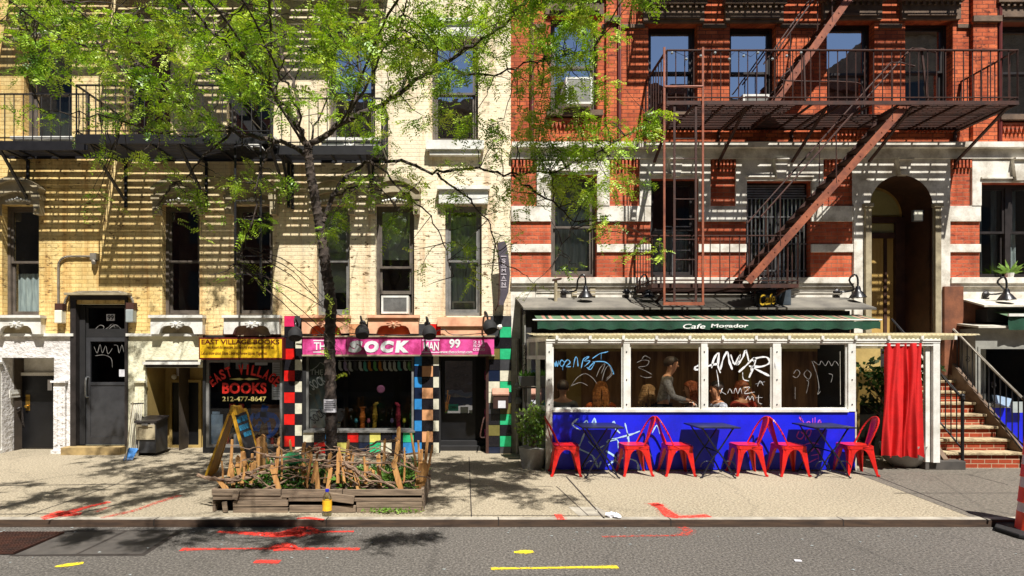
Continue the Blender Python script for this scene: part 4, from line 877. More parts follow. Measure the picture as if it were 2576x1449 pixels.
window(redb, q1['a'], 'frame', cover='curtain', frac=1.0, gl='glasslow'); window(redb, q1['b'], 'darkframe', cover='curtain', frac=.5, gl='glasslow'); window(redb, q1['c'], 'darkframe', two=True, gl='glasslow', label='double window behind a security grille'); window(redb, q1['d'], 'darkframe', two=True, gl='glasslow', cover='side', label='wide double window with pale curtains')
# security grille on the double window
a, b, c, d = q1['c']; mb = MB()
for i in range(15): x = a+.07+(b-a-.14)*i/14; mb.tube([(x,YF+.085,c+.02),(x,YF+.085,d-.28)],.011,5)
for t_ in (.08,.36,.64,.86): mb.box(a+.03,b-.03,YF+.07,YF+.082,c+(d-c)*t_-.012,c+(d-c)*t_+.012)
for i in range(6): z = d-.06-i*.045; mb.box(a+.06,b-.06,YF+.085,YF+.092,z-.012,z+.012)
mb.build('grille', M['steel'], redb)
# gate bars on the ladder window
a, b, c, d = q1['b']; mb = MB(); mb.box(a+.42,a+.44,YF+.09,YF+.10,c+.05,c+.95); mb.box(a+.3,b-.1,YF+.09,YF+.10,c+.93,c+.95); mb.box(a+.42,b-.1,YF+.091,YF+.099,c+.5,c+.52); mb.build('grille', M['steel'], redb)
def band(name, segs, y0, y1, d, m, cap=None):
    mb = MB()
    for a, b in segs:
        mb.box(X(a),X(b),YF-d,YF-.001,Z(y1),Z(y0))
    mb.build_each(name, M[m], redb, bevel=.006)
band('cornice', [(1286,3080)], 364, 378, .16, 'stone'); band('frieze', [(1286,3080)], 378.3, 402, .07, 'stone')
for a, b in ((1285,1350),(1532,1608),(1785,1849),(2068,2144),(2385,2441)):
    n = int((b-a)/9); mb = MB()
    for i in range(n): xx = X(a+4+i*9); mb.box(xx,xx+.034,YF-.055,YF-.001,Z(424),Z(403))
    mb.build('dentils', M['bandbrick'], redb)
for segs, y0, y1, d in (([(1286,1386),(1501,1636),(1756,1876),(2039,2144),(2385,2464),(2640,3080)],519,558,.035), ([(1286,1386),(1501,1636),(1756,1876),(2039,2144),(2385,2464),(2640,3080)],615,635,.035)):
    band('stone_band', segs, y0, y1, d, 'stone')
band('stone_band', [(1286,2144),(2385,3080)], 699, 714, .08, 'stone'); band('stone_band', [(1286,2144),(2385,3080)], 714.3, 722, .05, 'stone')
for k, (l, r) in {'a':(1350,1532),'b':(1608,1785),'c':(1849,2068),'d':(2441,2664)}.items():
    w0, w1, yt, yb_ = W1[k]; mb = MB()
    mb.box(X(l),X(w0),YF-.045,YF-.001,Z(518.5),Z(402.5)); mb.box(X(w1),X(r),YF-.045,YF-.001,Z(518.5),Z(402.5)); mb.box(X(w0)+.0005,X(w1)-.0005,YF-.045,YF-.001,Z(yt),Z(402.5))
    m_ = (X(w0)+X(w1))/2; mb.box(X(w0)-.02,X(w1)+.02,YF-.075,YF-.0455,Z(yt-8),Z(yt-12))
    mb.build('window_surround', M['stone'], redb)
    mb = MB(); mb.xz([(m_-.07,Z(yt-2)),(m_+.07,Z(yt-2)),(m_+.12,Z(403)),(m_-.12,Z(403))],YF-.12,YF-.046); mb.xz([(m_-.12,Z(403)),(m_+.12,Z(403)),(m_+.12,Z(407)),(m_-.12,Z(407))],YF-.16,YF-.1205); mb.build('keystone', M['stone'], redb)
# arch
px0, px1 = X(2144), X(2385); N = 24; mb = MB(); yf, yi = YF-.05, YF+.72
inner = [(ax0,az0)]+[(acx-ar*math.cos(math.pi*i/N), azs+ar*math.sin(math.pi*i/N)) for i in range(N+1)]+[(ax1,az0)]
ztop = Z(402.5)
def outer(p):
    dx, dz = p[0]-acx, p[1]-azs
    if dz <= 0: return (px0 if dx < 0 else px1, p[1])
    s = min((px1-acx)/max(abs(dx),1e-6), (ztop-azs)/max(dz,1e-6)); return (acx+dx*s, azs+dz*s)
out_ = [outer(p) for p in inner]
for i in range(len(inner)-1):
    a, b, c, d = inner[i], inner[i+1], out_[i+1], out_[i]
    mb.m = 0; mb.quad((a[0],yf,a[1]),(b[0],yf,b[1]),(c[0],yf,c[1]),(d[0],yf,d[1]))
    mb.m = 1; mb.quad((a[0],yf,a[1]),(b[0],yf,b[1]),(b[0],yi,b[1]),(a[0],yi,a[1]))
mb.m = 0
cor = [(px0,ztop),(px1,ztop)]
ia = next(i for i in range(len(out_)) if abs(out_[i][1]-ztop) < 1e-4); ib = max(i for i in range(len(out_)) if abs(out_[i][1]-ztop) < 1e-4)
mb.add([(out_[ia-1][0],yf,out_[ia-1][1]),(px0,yf,ztop),(out_[ia][0],yf,ztop)],[(0,1,2)]); mb.add([(out_[ib][0],yf,ztop),(px1,yf,ztop),(out_[ib+1][0],yf,out_[ib+1][1])],[(0,1,2)])
mb.quad((px0,yf,az0),(px0,YF,az0),(px0,YF,ztop),(px0,yf,ztop)); mb.quad((px1,yf,az0),(px1,YF,az0),(px1,YF,ztop),(px1,yf,ztop))
mb.build('arch_surround', [M['stone'], mat('dark_brown_reveal', lin(84,54,38), lin(56,34,26), 4, .6)], redb)
mb = MB(); mb.xz([(acx-.07,Z(443)-.02),(acx+.07,Z(443)-.02),(acx+.12,ztop-.01),(acx-.12,ztop-.01)],yf-.10,yf-.001); mb.xz([(acx-.13,ztop-.01),(acx+.13,ztop-.01),(acx+.13,ztop-.05),(acx-.13,ztop-.05)],yf-.14,yf-.101); mb.build('keystone', M['stone'], redb)
mb = MB()
for s in (-1,1):
    x = acx+s*(ar+.055); mb.box(x-.05,x+.05,yf-.06,yf-.001,az0,azs-.02); mb.box(x-.08,x+.08,yf-.08,yf-.0015,azs-.0195,azs+.05)
mb.build_each('arch_pilaster', M['lintel'], redb)
M['ochredoor'] = mat('ochre_brown_door', lin(206,170,96), lin(176,138,72), 2.5, .55, stretch=(3,3,.6)); M['oliveglass'] = mat('olive_tympanum', lin(190,182,124), lin(160,150,98), 2, .35); M['reveal'] = bpy.data.materials['dark_brown_reveal']
yd = YF+.70
mb = MB(); mb.box(ax0,ax1,yd,yd+.06,az0,azs+ar+.02); dr = mb.build('entry_door', M['ochredoor'], redb, label='ochre double door under an arched fanlight')
mb = MB(); mb.box(ax0,ax1,yd-.06,yd-.001,azs-.13,azs-.02); mb.box(ax0,ax1,yd-.06,yd-.001,azs-.42,azs-.32); mb.box(ax1-.17,ax1,yd-.07,yd-.0015,az0,azs-.13); mb.box(ax0,ax0+.05,yd-.05,yd-.0015,az0,azs-.13); mb.box(ax1-.36,ax1-.30,yd-.02,yd-.0015,az0,azs-.42)
mb.build('door_frame', M['reveal'], dr)
mb = MB(); mb.xz([(acx-(ar-.06)*math.cos(math.pi*i/16), azs+.02+(ar-.08)*math.sin(math.pi*i/16)) for i in range(17)],yd-.02,yd-.001); mb.build('fanlight', M['oliveglass'], dr)
mb = MB(); mb.box(ax0+.05,ax1-.17,yd-.012,yd-.001,azs-.31,azs-.14); mb.build('transom', M['oliveglass'], dr)
mb = MB(); mb.box(ax0,ax1,YF-.05,YF+.72,az0-.16,az0-.001); mb.build('door_sill', M['brown'], redb)
# upper windows: brownstone lintels, sills, string course, piers, pipes
for k, v in W2.items():
    a, b = X(v[0]), X(v[1]); mb = MB(); t_ = Z(v[2])
    mb.box(a-.10,b+.10,YF-.06,YF-.001,t_,t_+.30); mb.box(a-.13,b+.13,YF-.12,YF-.002,t_+.301,t_+.40); mb.box(a-.02,b+.02,YF-.09,YF-.0605,t_+.05,t_+.09)
    for i in range(10): x = a-.05+(b-a+.1)*i/9; mb.box(x-.02,x+.02,YF-.10,YF-.061,t_+.24,t_+.298)
    mb.build('lintel', M['brown'], redb)
    mb = MB(); mb.box(a-.08,b+.08,YF-.11,YF-.001,Z(v[3]+14),Z(v[3]+1)); mb.build('sill', M['brown'], redb)
    mb = MB()
    for i in range(12): x = a+.03+(b-a-.06)*i/11; mb.xz([(x-.035,Z(v[3]+26)),(x+.035,Z(v[3]+26)),(x,Z(v[3]+46))],YF-.05,YF-.001)
    mb.box(a-.02,b+.02,YF-.06,YF-.002,Z(v[3]+25.5),Z(v[3]+20)); mb.build('dentils', M['bandbrick'], redb)
band('string_course', [(1345,1374),(1514,1621),(1766,1826),(1963,2070),(2210,2267),(2407,2507)], 62, 72, .03, 'brown')
for a, b in ((1523,1549),(2440,2500)):
    mb = MB(); mb.box(X(a),X(b),YF-.07,YF-.001,Z(363),9.5); mb.build('brick_pier', M['brick'], redb)
    mb = MB(); mb.box(X(a)-.03,X(b)+.05,YF-.12,YF-.0705,Z(62),Z(48)); mb.build('corbel', M['brown'], redb)
for a in (1338,1556,2508):
    mb = MB(); mb.tube([(X(a),YF-.06,Z(364)+.01),(X(a),YF-.06,10.5)],.035,8); tag(mb.build('downpipe', mat('red_downpipe', lin(112,36,26), lin(84,26,20), 5, .5)), {1338:'dark red downpipe on the red brick wall near the cream building',1556:'dark red downpipe right of the air conditioner window',2508:'dark red downpipe by the rightmost window of the red wall'}[a], 'downpipe')
# air conditioners
def air_con(px0, px1, py0, py1, label, m='white', rec=.0):
    a, b, c, d = rpx(px0, px1, py0, py1); t = thing('air_conditioner', label, 'air conditioner', ((a+b)/2,YF,c))
    y0 = YF-.22+rec; mb = MB(); mb.box(a,b,y0+.012,YF+.28,c,d); mb.build('body', M[m], t)
    mb = MB(); rect_frame(mb, a, b, c, d, y0, y0+.0115, .035); mb.build('bezel', M['white'], t)
    mb = MB(); n = int((b-a)/.022)
    mb.m = 0; mb.box(a+.035,b-.035,y0+.006,y0+.011,c+.035,d-.035); mb.m = 1
    for i in range(1, n-2): x = a+.035+i*.022; mb.box(x,x+.005,y0+.001,y0+.0058,c+.035,d-.035)
    mb.build('grille', [M['shedgrey'], M['greyframe']] if px0 != 961 else [M['greyframe'], M['darkframe']], t)
air_con(1418,1484,208,274,'white air conditioner half hidden by leaves in the leftmost upper red brick window'); air_con(1868,1935,238,286,'grey fronted air conditioner in an upper window behind the fire escape railing','shedgrey',.2)
air_con(961,1029,745,790,'white air conditioner with dark grille in a cream wall window above the pink sign','white',.12); air_con(1136,1196,754,792,'white boxed air conditioner inside the cream window nearest the red building','white',.48)
c = P(2310,543,YF-.12); t = thing('floodlight', 'small white floodlight fixed to the right side of the dark arched doorway', 'floodlight', (c.x,YF,c.z))
mb = MB(); mb.box(c.x-.10,c.x+.07,YF-.14,YF-.09,c.z-.10,c.z+.10); mb.build('housing', M['steel'], t); mb = MB(); mb.box(c.x-.085,c.x+.055,YF-.146,YF-.1405,c.z-.085,c.z+.085); mb.build('lens', M['lampglow'], t); mb = MB(); mb.tube([(c.x+.05,YF-.1,c.z+.05),(c.x+.12,YF-.08,c.z+.10),(c.x+.12,YF-.02,c.z+.1)],.014,6); mb.build('bracket', M['black'], t)
# window plant
c = P(2535,690,YF+.12); t = thing('potted_plant', 'small green plant in a white pot on the sill of the wide double window', 'potted plant', (c.x-.02,YF+.05,Z(702))); c = Vector((c.x-.05,YF+.06,Z(702)))
c.y = YF+.03
mb = MB(); mb.lathe([(.05,0),(.07,.11),(.06,.11)],c,12); mb.build('pot', M['white'], t)
n_ = 26; bb = np.tile(np.array(c)+[0,0,.11],(n_,1)); dd = unit(rng.normal(size=(n_,3))*[1,.3,.5]+[0,0,.5]); leaves_mesh('foliage', bb, dd, unit(np.cross(dd,[0,1,.2])), rng.uniform(.12,.28,n_), rng.uniform(.05,.08,n_), M['shrub'], t)

# ------------------------------------------------------------------ cafe front behind the dining shed
YB = YF-.62
cf = thing('cafe_annex', 'dark projecting cafe front with a flat grey roof behind the dining shed', 'shop front', (X(1760),YB,0))
bx0, bx1 = X(1322,YB), X(2140,YB)
mb = MB(); mb.prism([(bx0-.05,YB-.16,Z(779,YB-.16)),(X(2205,YB-.16),YB-.16,Z(779,YB-.16)),(X(2205,YB-.16),YF-.002,Z(753)),(bx0-.12,YF-.002,Z(753))],(0,0,.035)); mb.build('roof', M['roofgrey'], cf)
mb = MB(); mb.box(bx0,bx0+.10,YB,YF-.003,0,Z(775,YB-.16)-.03); mb.box(bx0+.101,bx1,YB+.02,YB+.06,Z(860,YB),Z(775,YB-.16)-.03); mb.box(bx1-.1,bx1,YB+.061,YF-.003,0,Z(775,YB-.16)-.03); mb.build('wall', M['blackmat'], cf)
mb = MB(); mb.box(bx0-.02,bx0+.0,YB-.02,YB+.3,0,Z(790,YB)); strokes(mb, [], .02, YB); mb.build('side_post', M['shedgrey'], cf)
# awning
YA = YB-.50
t = thing('awning', 'faded striped green awning with a white bar and white lettering above the dining shed', 'awning', (X(1780,YA),YA,Z(826,YA)))
aw0, aw1 = X(1352,YA), X(2214,YA); za, zb_ = Z(791,YB-.02), Z(804,YA)
n = 34; mb = MB()
for i in range(n*3):
    u0, u1 = i/(n*3), (i+1)/(n*3); mb.m = 1 if i % 6 == 2 or i % 6 == 4 else (2 if i % 6 == 3 else 0)
    x0, x1 = aw0+(aw1-aw0)*u0, aw0+(aw1-aw0)*u1; sg = lambda u: -.012*math.sin(u*22)
    mb.quad((x0,YA,zb_+sg(u0)),(x1,YA,zb_+sg(u1)),(x1,YB+.01,za),(x0,YB+.01,za))
mb.build('fabric', [M['sagegreen'], M['pinkstripe'], M['green']], t)
mb = MB(); mb.tube([(aw0-.08,YA-.01,zb_-.005),(aw1+.02,YA-.01,zb_-.005)],.013,8); mb.build('front_bar', M['white'], t)
vz1, vz0 = zb_-.03, Z(828,YA); nn = 120; mb = MB(); vs = []; fs = []
for j in range(3):
    for i in range(nn+1):
        u = i/nn; vs.append((aw0+(aw1-aw0)*u, YA-.012+.02*j*math.sin(u*70)*math.sin(u*19)*.5, vz1+(vz0-vz1)*j/2+(.012*math.sin(u*110) if j == 2 else 0)))
for j in range(2):
    for i in range(nn): a = j*(nn+1)+i; fs.append((a,a+1,a+nn+2,a+nn+1))
mb.add(vs, fs); mb.build('valance', M['green'], t, smooth=True)
mb = MB(); put_text(mb,'Cafe',X(1716,YA),X(1772,YA),Z(827,YA),Z(815,YA),YA-.035,.01,.2); put_text(mb,'Mogador',X(1786,YA),X(1880,YA),Z(827,YA),Z(815,YA),YA-.035,.02,.1); mb.build_each('lettering', M['whiteletter'], t)
for i in range(3):
    x = aw0+.03+(aw1-aw0-.06)*i/2; mb = MB(); mb.bar((x,YB+.02,za-.12),(x,YA,zb_-.02),.03,.02); mb.build('arm', M['blackmat'], t)
# gooseneck lamps on the stone base
def gooseneck(px, label, yw=742, big=1.0, flip=1, off=55):
    yl = YF-.35; c = P(px, yw-2, yl); w0 = Vector((X(px-off*flip), YF-.05, Z(yw-7))); t = thing('gooseneck_lamp', label, 'lamp', (w0.x,YF-.02,w0.z), 'gooseneck lamps over the cafe front')
    mb = MB(); mb.lathe([(.03,.14),(.045,.10),(.05,.06),(.08,.03),(.13,-.045),(.138,-.06)],c,18); mb.build('lamp_shade', M['black'], t, smooth=True)
    mb = MB(); mb.ball((c.x,c.y,c.z-.03),.045,10); mb.build('bulb', M['boardpale'], t)
    mb = MB(); mb.tube(smooth_path([w0,w0+Vector((.14*flip,-.06,0)),w0+Vector((.2*flip,-.14,.04)),Vector((c.x-.13*flip,yl+.03,c.z+.25)),Vector((c.x-.06*flip,yl,c.z+.34)),Vector((c.x-.005,yl,c.z+.28)),c+Vector((0,0,.13))],4),.016,7); mb.build('arm', M['black'], t, smooth=True)
    mb = MB(); mb.lathe([(.055,0),(.055,.04),(.025,.06)],(w0.x,YF-.001,w0.z),12,(0,-1,0)); mb.box(w0.x-.04,w0.x+.04,YF-.05,YF-.002,w0.z-.2,w0.z-.06); mb.build('mount', M['darkframe'], t)
gooseneck(1473,'black gooseneck lamp over the left end of the cafe roof, below the curtained window'); gooseneck(1629,'black gooseneck lamp over the cafe roof, just left of the ladder'); gooseneck(1908,'black gooseneck lamp half hidden beside the hanging cafe sign',742,1,1,40); gooseneck(2158,'black gooseneck lamp at the right end of the cafe roof, by the arched doorway'); gooseneck(2532,'black gooseneck lamp over the neighbouring cafe front at the right edge',748)
mb = MB(); mb.tube([(X(1440),YF-.06,Z(741)),(X(2110),YF-.06,Z(741))],.014,6); mb.tube([(X(1350),YF-.03,Z(731)),(X(2120),YF-.03,Z(731))],.008,5); tag(mb.build('conduit', M['galv']), 'thin horizontal conduit along the white base wall linking the gooseneck lamps', 'conduit')
for px in (1395,1438,1484):
    mb = MB(); mb.box(X(px),X(px+13),YF-.03,YF-.001,Z(750),Z(718)); mb.build('vent_pipe', M['lintel'], redb)
t = thing('vent_pipe', 'pale vent pipe with a cap standing on the left of the cafe roof', 'vent pipe', (X(1398),YF-.3,Z(765)))
mb = MB(); mb.tube([(X(1398,YF-.3),YF-.3,Z(762,YF-.3)),(X(1398,YF-.3),YF-.3,Z(706,YF-.3))],.03,8); mb.build('pipe', M['lintel'], t); mb = MB(); mb.bar((X(1390,YF-.3),YF-.3,Z(705,YF-.3)),(X(1412,YF-.3),YF-.3,Z(701,YF-.3)),.1,.03); mb.build('cap', M['rust'], t)
t = thing('hanging_sign', 'dark hanging sign with gold script reading Cafe on the cafe roof', 'sign', (X(1926,YB-.1),YB-.1,Z(775,YB)))
ysn = YB-.10; mb = MB(); mb.xz([(X(1903,ysn),Z(776,ysn)),(X(1952,ysn),Z(768,ysn)),(X(1952,ysn),Z(723,ysn)),(X(1903,ysn),Z(738,ysn))],ysn,ysn+.07); mb.build('board', M['black'], t)
mb = MB(); put_text(mb,'Cafe',X(1910,ysn),X(1950,ysn),Z(767,ysn),Z(739,ysn),ysn-.003,.01,.35,rot=.12); strokes(mb,[[(1912,765),(1928,766),(1946,758)]],.012,ysn); mb.build('lettering', mat('gold_script', lin(230,190,60), None, 9, .4, .3), t)
mb = MB(); mb.bar((X(1895,ysn),ysn+.03,Z(733,ysn)),(X(1975,ysn),ysn+.03,Z(708,ysn)),.03,.03); mb.build('bracket', M['iron'], t)
t = thing('metal_can', 'dark grey metal can standing on the cafe roof beside the hanging sign', 'can', (X(1972),YB+.1,Z(768,YB+.1)))
mb = MB(); mb.lathe([(.11,0),(.11,.32),(.10,.32),(.10,.02)],(X(1972,YB+.1),YB+.1,Z(768,YB+.1)),18); mb.build('body', mat('slate_can', lin(70,78,84), lin(44,50,56), 4, .4), t, smooth=True)
mb = MB(); mb.lathe([(.115,.30),(.118,.32),(.113,.34)],(X(1972,YB+.1),YB+.1,Z(768,YB+.1)),18); mb.build('rim', M['steel'], t)

# ------------------------------------------------------------------ rusty fire escape on the red building
fs_ = 1.12; yfr = YF-fs_
fr1 = thing('fire_escape', 'rust red fire escape with long balcony, slanting stairs and drop ladder on the red building', 'fire escape', (X(2100),YF,Z(330)))
zm = Z(256,yfr); fx0, fx1 = X(1676,yfr), X(2562,yfr)
balcony(fr1, fx0, fx1, zm, fs_, rail=.83, m='rust', slat=.074, beam=.05, brackets=(fx0+.15,X(1880,yfr),X(2085,yfr),X(2300,yfr),fx1-.12), bdrop=.62, gaps=((X(2010,yfr),X(2285,yfr),yfr,yfr+.48),(X(1690,yfr),X(1760,yfr),yfr,yfr+.45)), bal=.143)
# stair to the lower balcony, in the front half of the platform
pS0 = Vector((X(2285,yfr+.06),yfr+.06,zm+.02)); yl = yfr+.06
zl = Z(712,yl); pS1 = Vector((X(1882,yl),yl,zl+.02))
stair(fr1, pS0, pS1, .46, 'rust', 'rustbright', 15)
balcony(fr1, X(1640,yfr+.1), X(2010,yfr+.1), zl-.02, fs_-.12, rail=.80, m='rust', slat=.078, beam=.05, brackets=(X(1690,yfr),X(1990,yfr)), bdrop=.3, rgap=((X(1660,yfr),X(1775,yfr)),), bal=.16)
# upper balcony just above the photo and its stair
zu = zm+2.84
fr2 = thing('fire_escape', 'upper rusty fire escape whose stair slants down from the top edge of the photo', 'fire escape', (X(2100),YF,zu))
balcony(fr2, fx0, fx1, zu, fs_, rail=.83, m='rust', slat=.074, beam=.05, gaps=((X(2010,yfr),X(2285,yfr),yfr,yfr+.48),), bal=.143)
yu = yfr+.52
stair(fr2, Vector((X(2228,yu),yu,zu)), Vector((X(1928,yu),yu,zm+.02)), .42, 'rust', 'rustbright', 14)
# drop ladder with its two tall guide posts
mb = MB(); yg_ = yfr-.03
for px in (1671,1768): mb.bar((X(px,yg_),yg_,Z(766,yg_)),(X(px,yg_),yg_,Z(119,yg_)),.032,.022)
mb.tube([(X(1671,yg_),yg_,Z(218,yg_)),(X(1768,yg_),yg_,Z(218,yg_))],.02,7); mb.box(X(1668,yg_),X(1771,yg_),yg_-.02,yg_+.02,Z(768,yg_),Z(760,yg_)); mb.build('ladder_guide', M['rustbright'], fr1)
ladder(fr1, X(1697,yfr), X(1751,yfr), Z(258,yfr), Z(764,yfr), yfr+.01, 'rust', step=.325)
mb = MB(); mb.tube(smooth_path([(X(2022,yfr),yfr+.5,zm+.78),(X(2020,yfr),yfr+.4,zm+.70),(X(1998,yfr),yfr+.35,zm+.58),(X(2010,yfr),yfr+.35,zm+.5),(X(2180,yfr),yfr+.4,zm+.5),(X(2216,yfr),yfr+.45,zm+.42),(X(2222,yfr),yfr+.45,zm+.02)]),.012,6); mb.bar((X(2322,yfr),yfr+.03,zm+.83),(X(2340,yfr),yfr+.05,zm+.02),.03,.02); mb.bar((X(2024,yfr),yfr+.03,zm+.83),(X(2030,yfr),yfr+.05,zm+.02),.025,.02); mb.build('guard_rail', M['rust'], fr1)
# string of small bulbs along the rail
mb = MB(); pts = [Vector((X(1690+i*18,yfr-.02),yfr-.03,zm+.81-.05*(i%3))) for i in range(19)]; mb.tube(pts,.004,4); sl = thing('string_lights', 'thin string of small clear bulbs along the top rail of the rusty fire escape', 'string lights', pts[9]); mb.build('cord', M['blackmat'], sl)
mb = MB()
for p in pts[::2]: mb.ball((p.x,p.y,p.z-.04),.022,7)
mb.build('bulbs', M['boardpale'], sl)
# ------------------------------------------------------------------ dining shed
YS = 9.09; YSB = 10.02
shed = thing('dining_shed', 'white framed outdoor dining shed with four clear panes over a cobalt blue panel', 'dining shed', (X(1770,YS),YS,0))
def sX(x): return X(x, YS)
def sZ(y): return Z(y, YS)
def post(a, b, y0=863, y1=1035, Y0=YS-.03, Y1=YS+.06, m='white'):
    mb = MB(); mb.box(sX(a),sX(b),Y0,Y1,sZ(y1),sZ(y0)); o = mb.build('post', M[m], shed, bevel=.004)
    mb = MB()
    for yy in (885,955,1017): mb.ball(((sX(a)+sX(b))/2,Y0-.002,sZ(yy)),.012,6)
    mb.build('bolts', M['darkframe'], o)
for a, b in ((1373,1389),(1567,1583),(1762,1778),(1942,1962),(2131,2150)): post(a, b)
mb = MB(); mb.box(sX(1373),sX(2361),YS-.035,YS+.065,sZ(863.2),sZ(855)); mb.box(sX(1373),sX(2361),YS-.045,YS-.0355,sZ(858),sZ(854)); mb.build('top_beam', M['white'], shed, bevel=.003)
mb = MB(); mb.box(sX(1389),sX(2131),YS-.045,YS+.07,sZ(1036),sZ(1029)); mb.build('sill', M['white'], shed)
mb = MB(); mb.box(sX(1389),sX(2148),YS-.02,YS+.03,.015,sZ(1036.3)); mb.build('panel', M['blue'], shed)
mb = MB(); mb.box(sX(1373),sX(1388.8),YS-.028,YS+.06,.0,sZ(1035.3)); mb.box(sX(2148.2),sX(2152),YS-.028,YS+.06,.0,sZ(1035.3)); mb.build_each('corner_post', M['offwhite'], shed)
mb = MB(); mb.box(sX(2344),sX(2361),YS-.03,YS+.07,.12,sZ(863.5)); mb.box(sX(2331),sX(2343),YS+.02,YS+.07,.12,sZ(863.5)); mb.build_each('post', M['white'], shed, bevel=.004)
for a, b in ((1389,1567),(1583,1762),(1778,1942),(1962,2131)):
    mb = MB(); mb.quad((sX(a),YS+.02,sZ(1029)),(sX(b),YS+.02,sZ(1029)),(sX(b),YS+.02,sZ(863)),(sX(a),YS+.02,sZ(863))); mb.build('pane', M['vinyl'], shed)
    mb = MB(); rect_frame(mb, sX(a), sX(b), sZ(1029), sZ(863.3), YS+.0, YS+.016, .022); mb.build('pane_frame', M['white'], shed)
# floor, roof, rafters
mb = MB(); mb.box(sX(1389),sX(2148),YS+.07,YF-.02,.002,.03); mb.build('floor', M['wood'], shed)
zf, zk = sZ(842), sZ(842)+.05; y0r, y1r = YS-.07, YSB-.06
mb = MB(); vs = []; fs = []; xr0, xr1 = X(1340,y0r), X(2466,y0r); n = 620
for i in range(n+1):
    x = xr0+(xr1-xr0)*i/n; dz = .013*math.sin(x/.068*2*math.pi)
    vs += [(x,y0r,zf+dz),(x,y1r,zk+dz)]
for i in range(n): fs.append((2*i,2*i+2,2*i+3,2*i+1))
mb.add(vs, fs); mb.build('roof', M['corrug'], shed)
for i in range(13):
    px = 1400+i*83; x = X(px,YS); 
    if px > 2460: break
    mb = MB(); mb.box(x-.02,x+.02,YS-.065,YSB,sZ(854.5),zf-.015); mb.build('rafter', M['white'], shed)
for i in range(12):
    a = X(1400+i*83,YS)+.022; b = X(1483+i*83,YS)-.022; b = min(b, sX(2361))
    if b-a < .1: continue
    mb = MB(); mb.box(a,b,YS-.035,YS-.01,sZ(853.8),zf-.016); mb.build('frieze_board', M['creamstucco'] if i % 3 else M['offwhite'], shed)
mb = MB(); mb.box(sX(1373),sX(2361),YSB-.08,YSB-.03,sZ(875),sZ(854.6)); mb.build('back_beam', M['offwhite'], shed)
mb = MB(); mb.box(xr0+.02,xr1-.02,y0r+.10,y0r+.12,zf-.014,zf-.002); mb.build('gutter_lath', M['offwhite'], shed)
# left side wall, slightly skewed, with two panes
pA, pB = Vector((sX(1380),YS+.06,0)), Vector((X(1329,YSB),YSB,0))
def sp(t, z): q = pA.lerp(pB,t); return Vector((q.x,q.y,z))
mb = MB()
for t_ in (.02,.5,.97): mb.bar(sp(t_,0),sp(t_,2.0),.06,.05)
for z in (.93,2.0,1.72): mb.bar(sp(0,z),sp(1,z),.06,.06)
fr = mb.build('side_frame', M['white'], shed)
mb = MB(); mb.quad(sp(0,.93),sp(1,.93),sp(1,1.72),sp(0,1.72)); mb.build('pane', M['vinyl'], fr)
mb = MB(); mb.prism([sp(0,0.01),sp(1,.01),sp(1,.92),sp(0,.92)],(.02,0,0)); mb.prism([sp(0,1.74),sp(1,1.74),sp(1,2.06),sp(0,2.06)],(.02,0,0)); mb.build('side_panel', M['shedgrey'], shed)
mb = MB(); mb.box(X(2148,10.3),X(2215,10.3),10.3,10.36,Z(1013,10.3),Z(866,10.3)); mb.box(X(2148,10.3),X(2163,10.3),10.3,10.36,0,Z(1013,10.3)-.001); mb.build('back_panel', M['interiorwall'], shed)
mb = MB(); mb.box(X(2164,10.4),X(2240,10.4),10.42,10.46,0.0,2.0); mb.box(sX(2146),sX(2150),YS+.06,YF-.7,.0,2.02); mb.build_each('dark_wall', M['blackmat'], shed)
mb = MB()
for a, b in ((1425,1462),(1860,1890)): mb.box(X(a,10.5),X(b,10.5),10.5,10.55,.1,2.2)
mb.box(X(1400,10.4),X(2130,10.4),10.40,10.44,Z(884,10.4),Z(872,10.4)); mb.build_each('inner_post', M['interiorwall'], shed)
mb = MB(); mb.box(X(1380,10.6),X(2140,10.6),10.60,10.64,.031,2.4)
mb.build('back_wall', mat('dark_wood_wall', lin(156,116,80), lin(86,60,42), 2.2, .7, stretch=(5,1,.5)), shed)
# graffiti on panes and panel
def gf(lines, m, wd, Y=YS+.016, par=shed): mb = MB(); strokes(mb, lines, wd, Y); return mb.build('graffiti', M[m], par)
gf([[(1394,912),(1397,922),(1399,908),(1402,922),(1405,907)],[(1412,905),(1408,915),(1414,922),(1420,912),(1412,905)],[(1420,912),(1428,905),(1434,912),(1424,922),(1436,922)],[(1442,924),(1447,900),(1452,902),(1454,922)],[(1462,926),(1468,903),(1482,897),(1470,908),(1484,908),(1470,922)],[(1478,928),(1496,910),(1486,929),(1476,924)],[(1490,902),(1508,890),(1524,886),(1530,884)],[(1490,910),(1520,910),(1536,922),(1544,942)]], 'grafblue', .017)
gf([[(1436,972),(1452,950),(1472,940),(1490,950),(1502,966)],[(1438,970),(1460,962),(1478,970)],[(1500,948),(1510,925),(1522,915),(1512,940)],[(1514,958),(1522,930),(1532,920),(1538,938),(1526,952)],[(1524,958),(1542,938),(1534,920)]], 'grafgrey', .009)
gf([[(1602,912),(1616,906),(1632,908),(1626,920),(1606,924),(1626,934),(1640,942)],[(1610,945),(1625,950),(1640,948)],[(1614,905),(1622,895),(1636,902)]], 'grafgrey', .008)
gf([[(1780,912),(1762,918),(1748,924),(1754,930),(1790,918),(1806,916)],[(1790,926),(1796,902),(1808,888),(1806,918),(1812,938)],[(1812,930),(1820,900),(1830,886),(1834,908),(1842,930)],[(1838,892),(1848,916),(1862,892),(1854,918),(1868,900),(1876,882),(1884,912)],[(1858,936),(1876,920),(1894,904),(1926,898),(1936,912),(1916,922),(1890,922)],[(1884,950),(1900,910),(1894,900)],[(1884,920),(1912,934),(1936,946)]], 'grafwhite', .038)
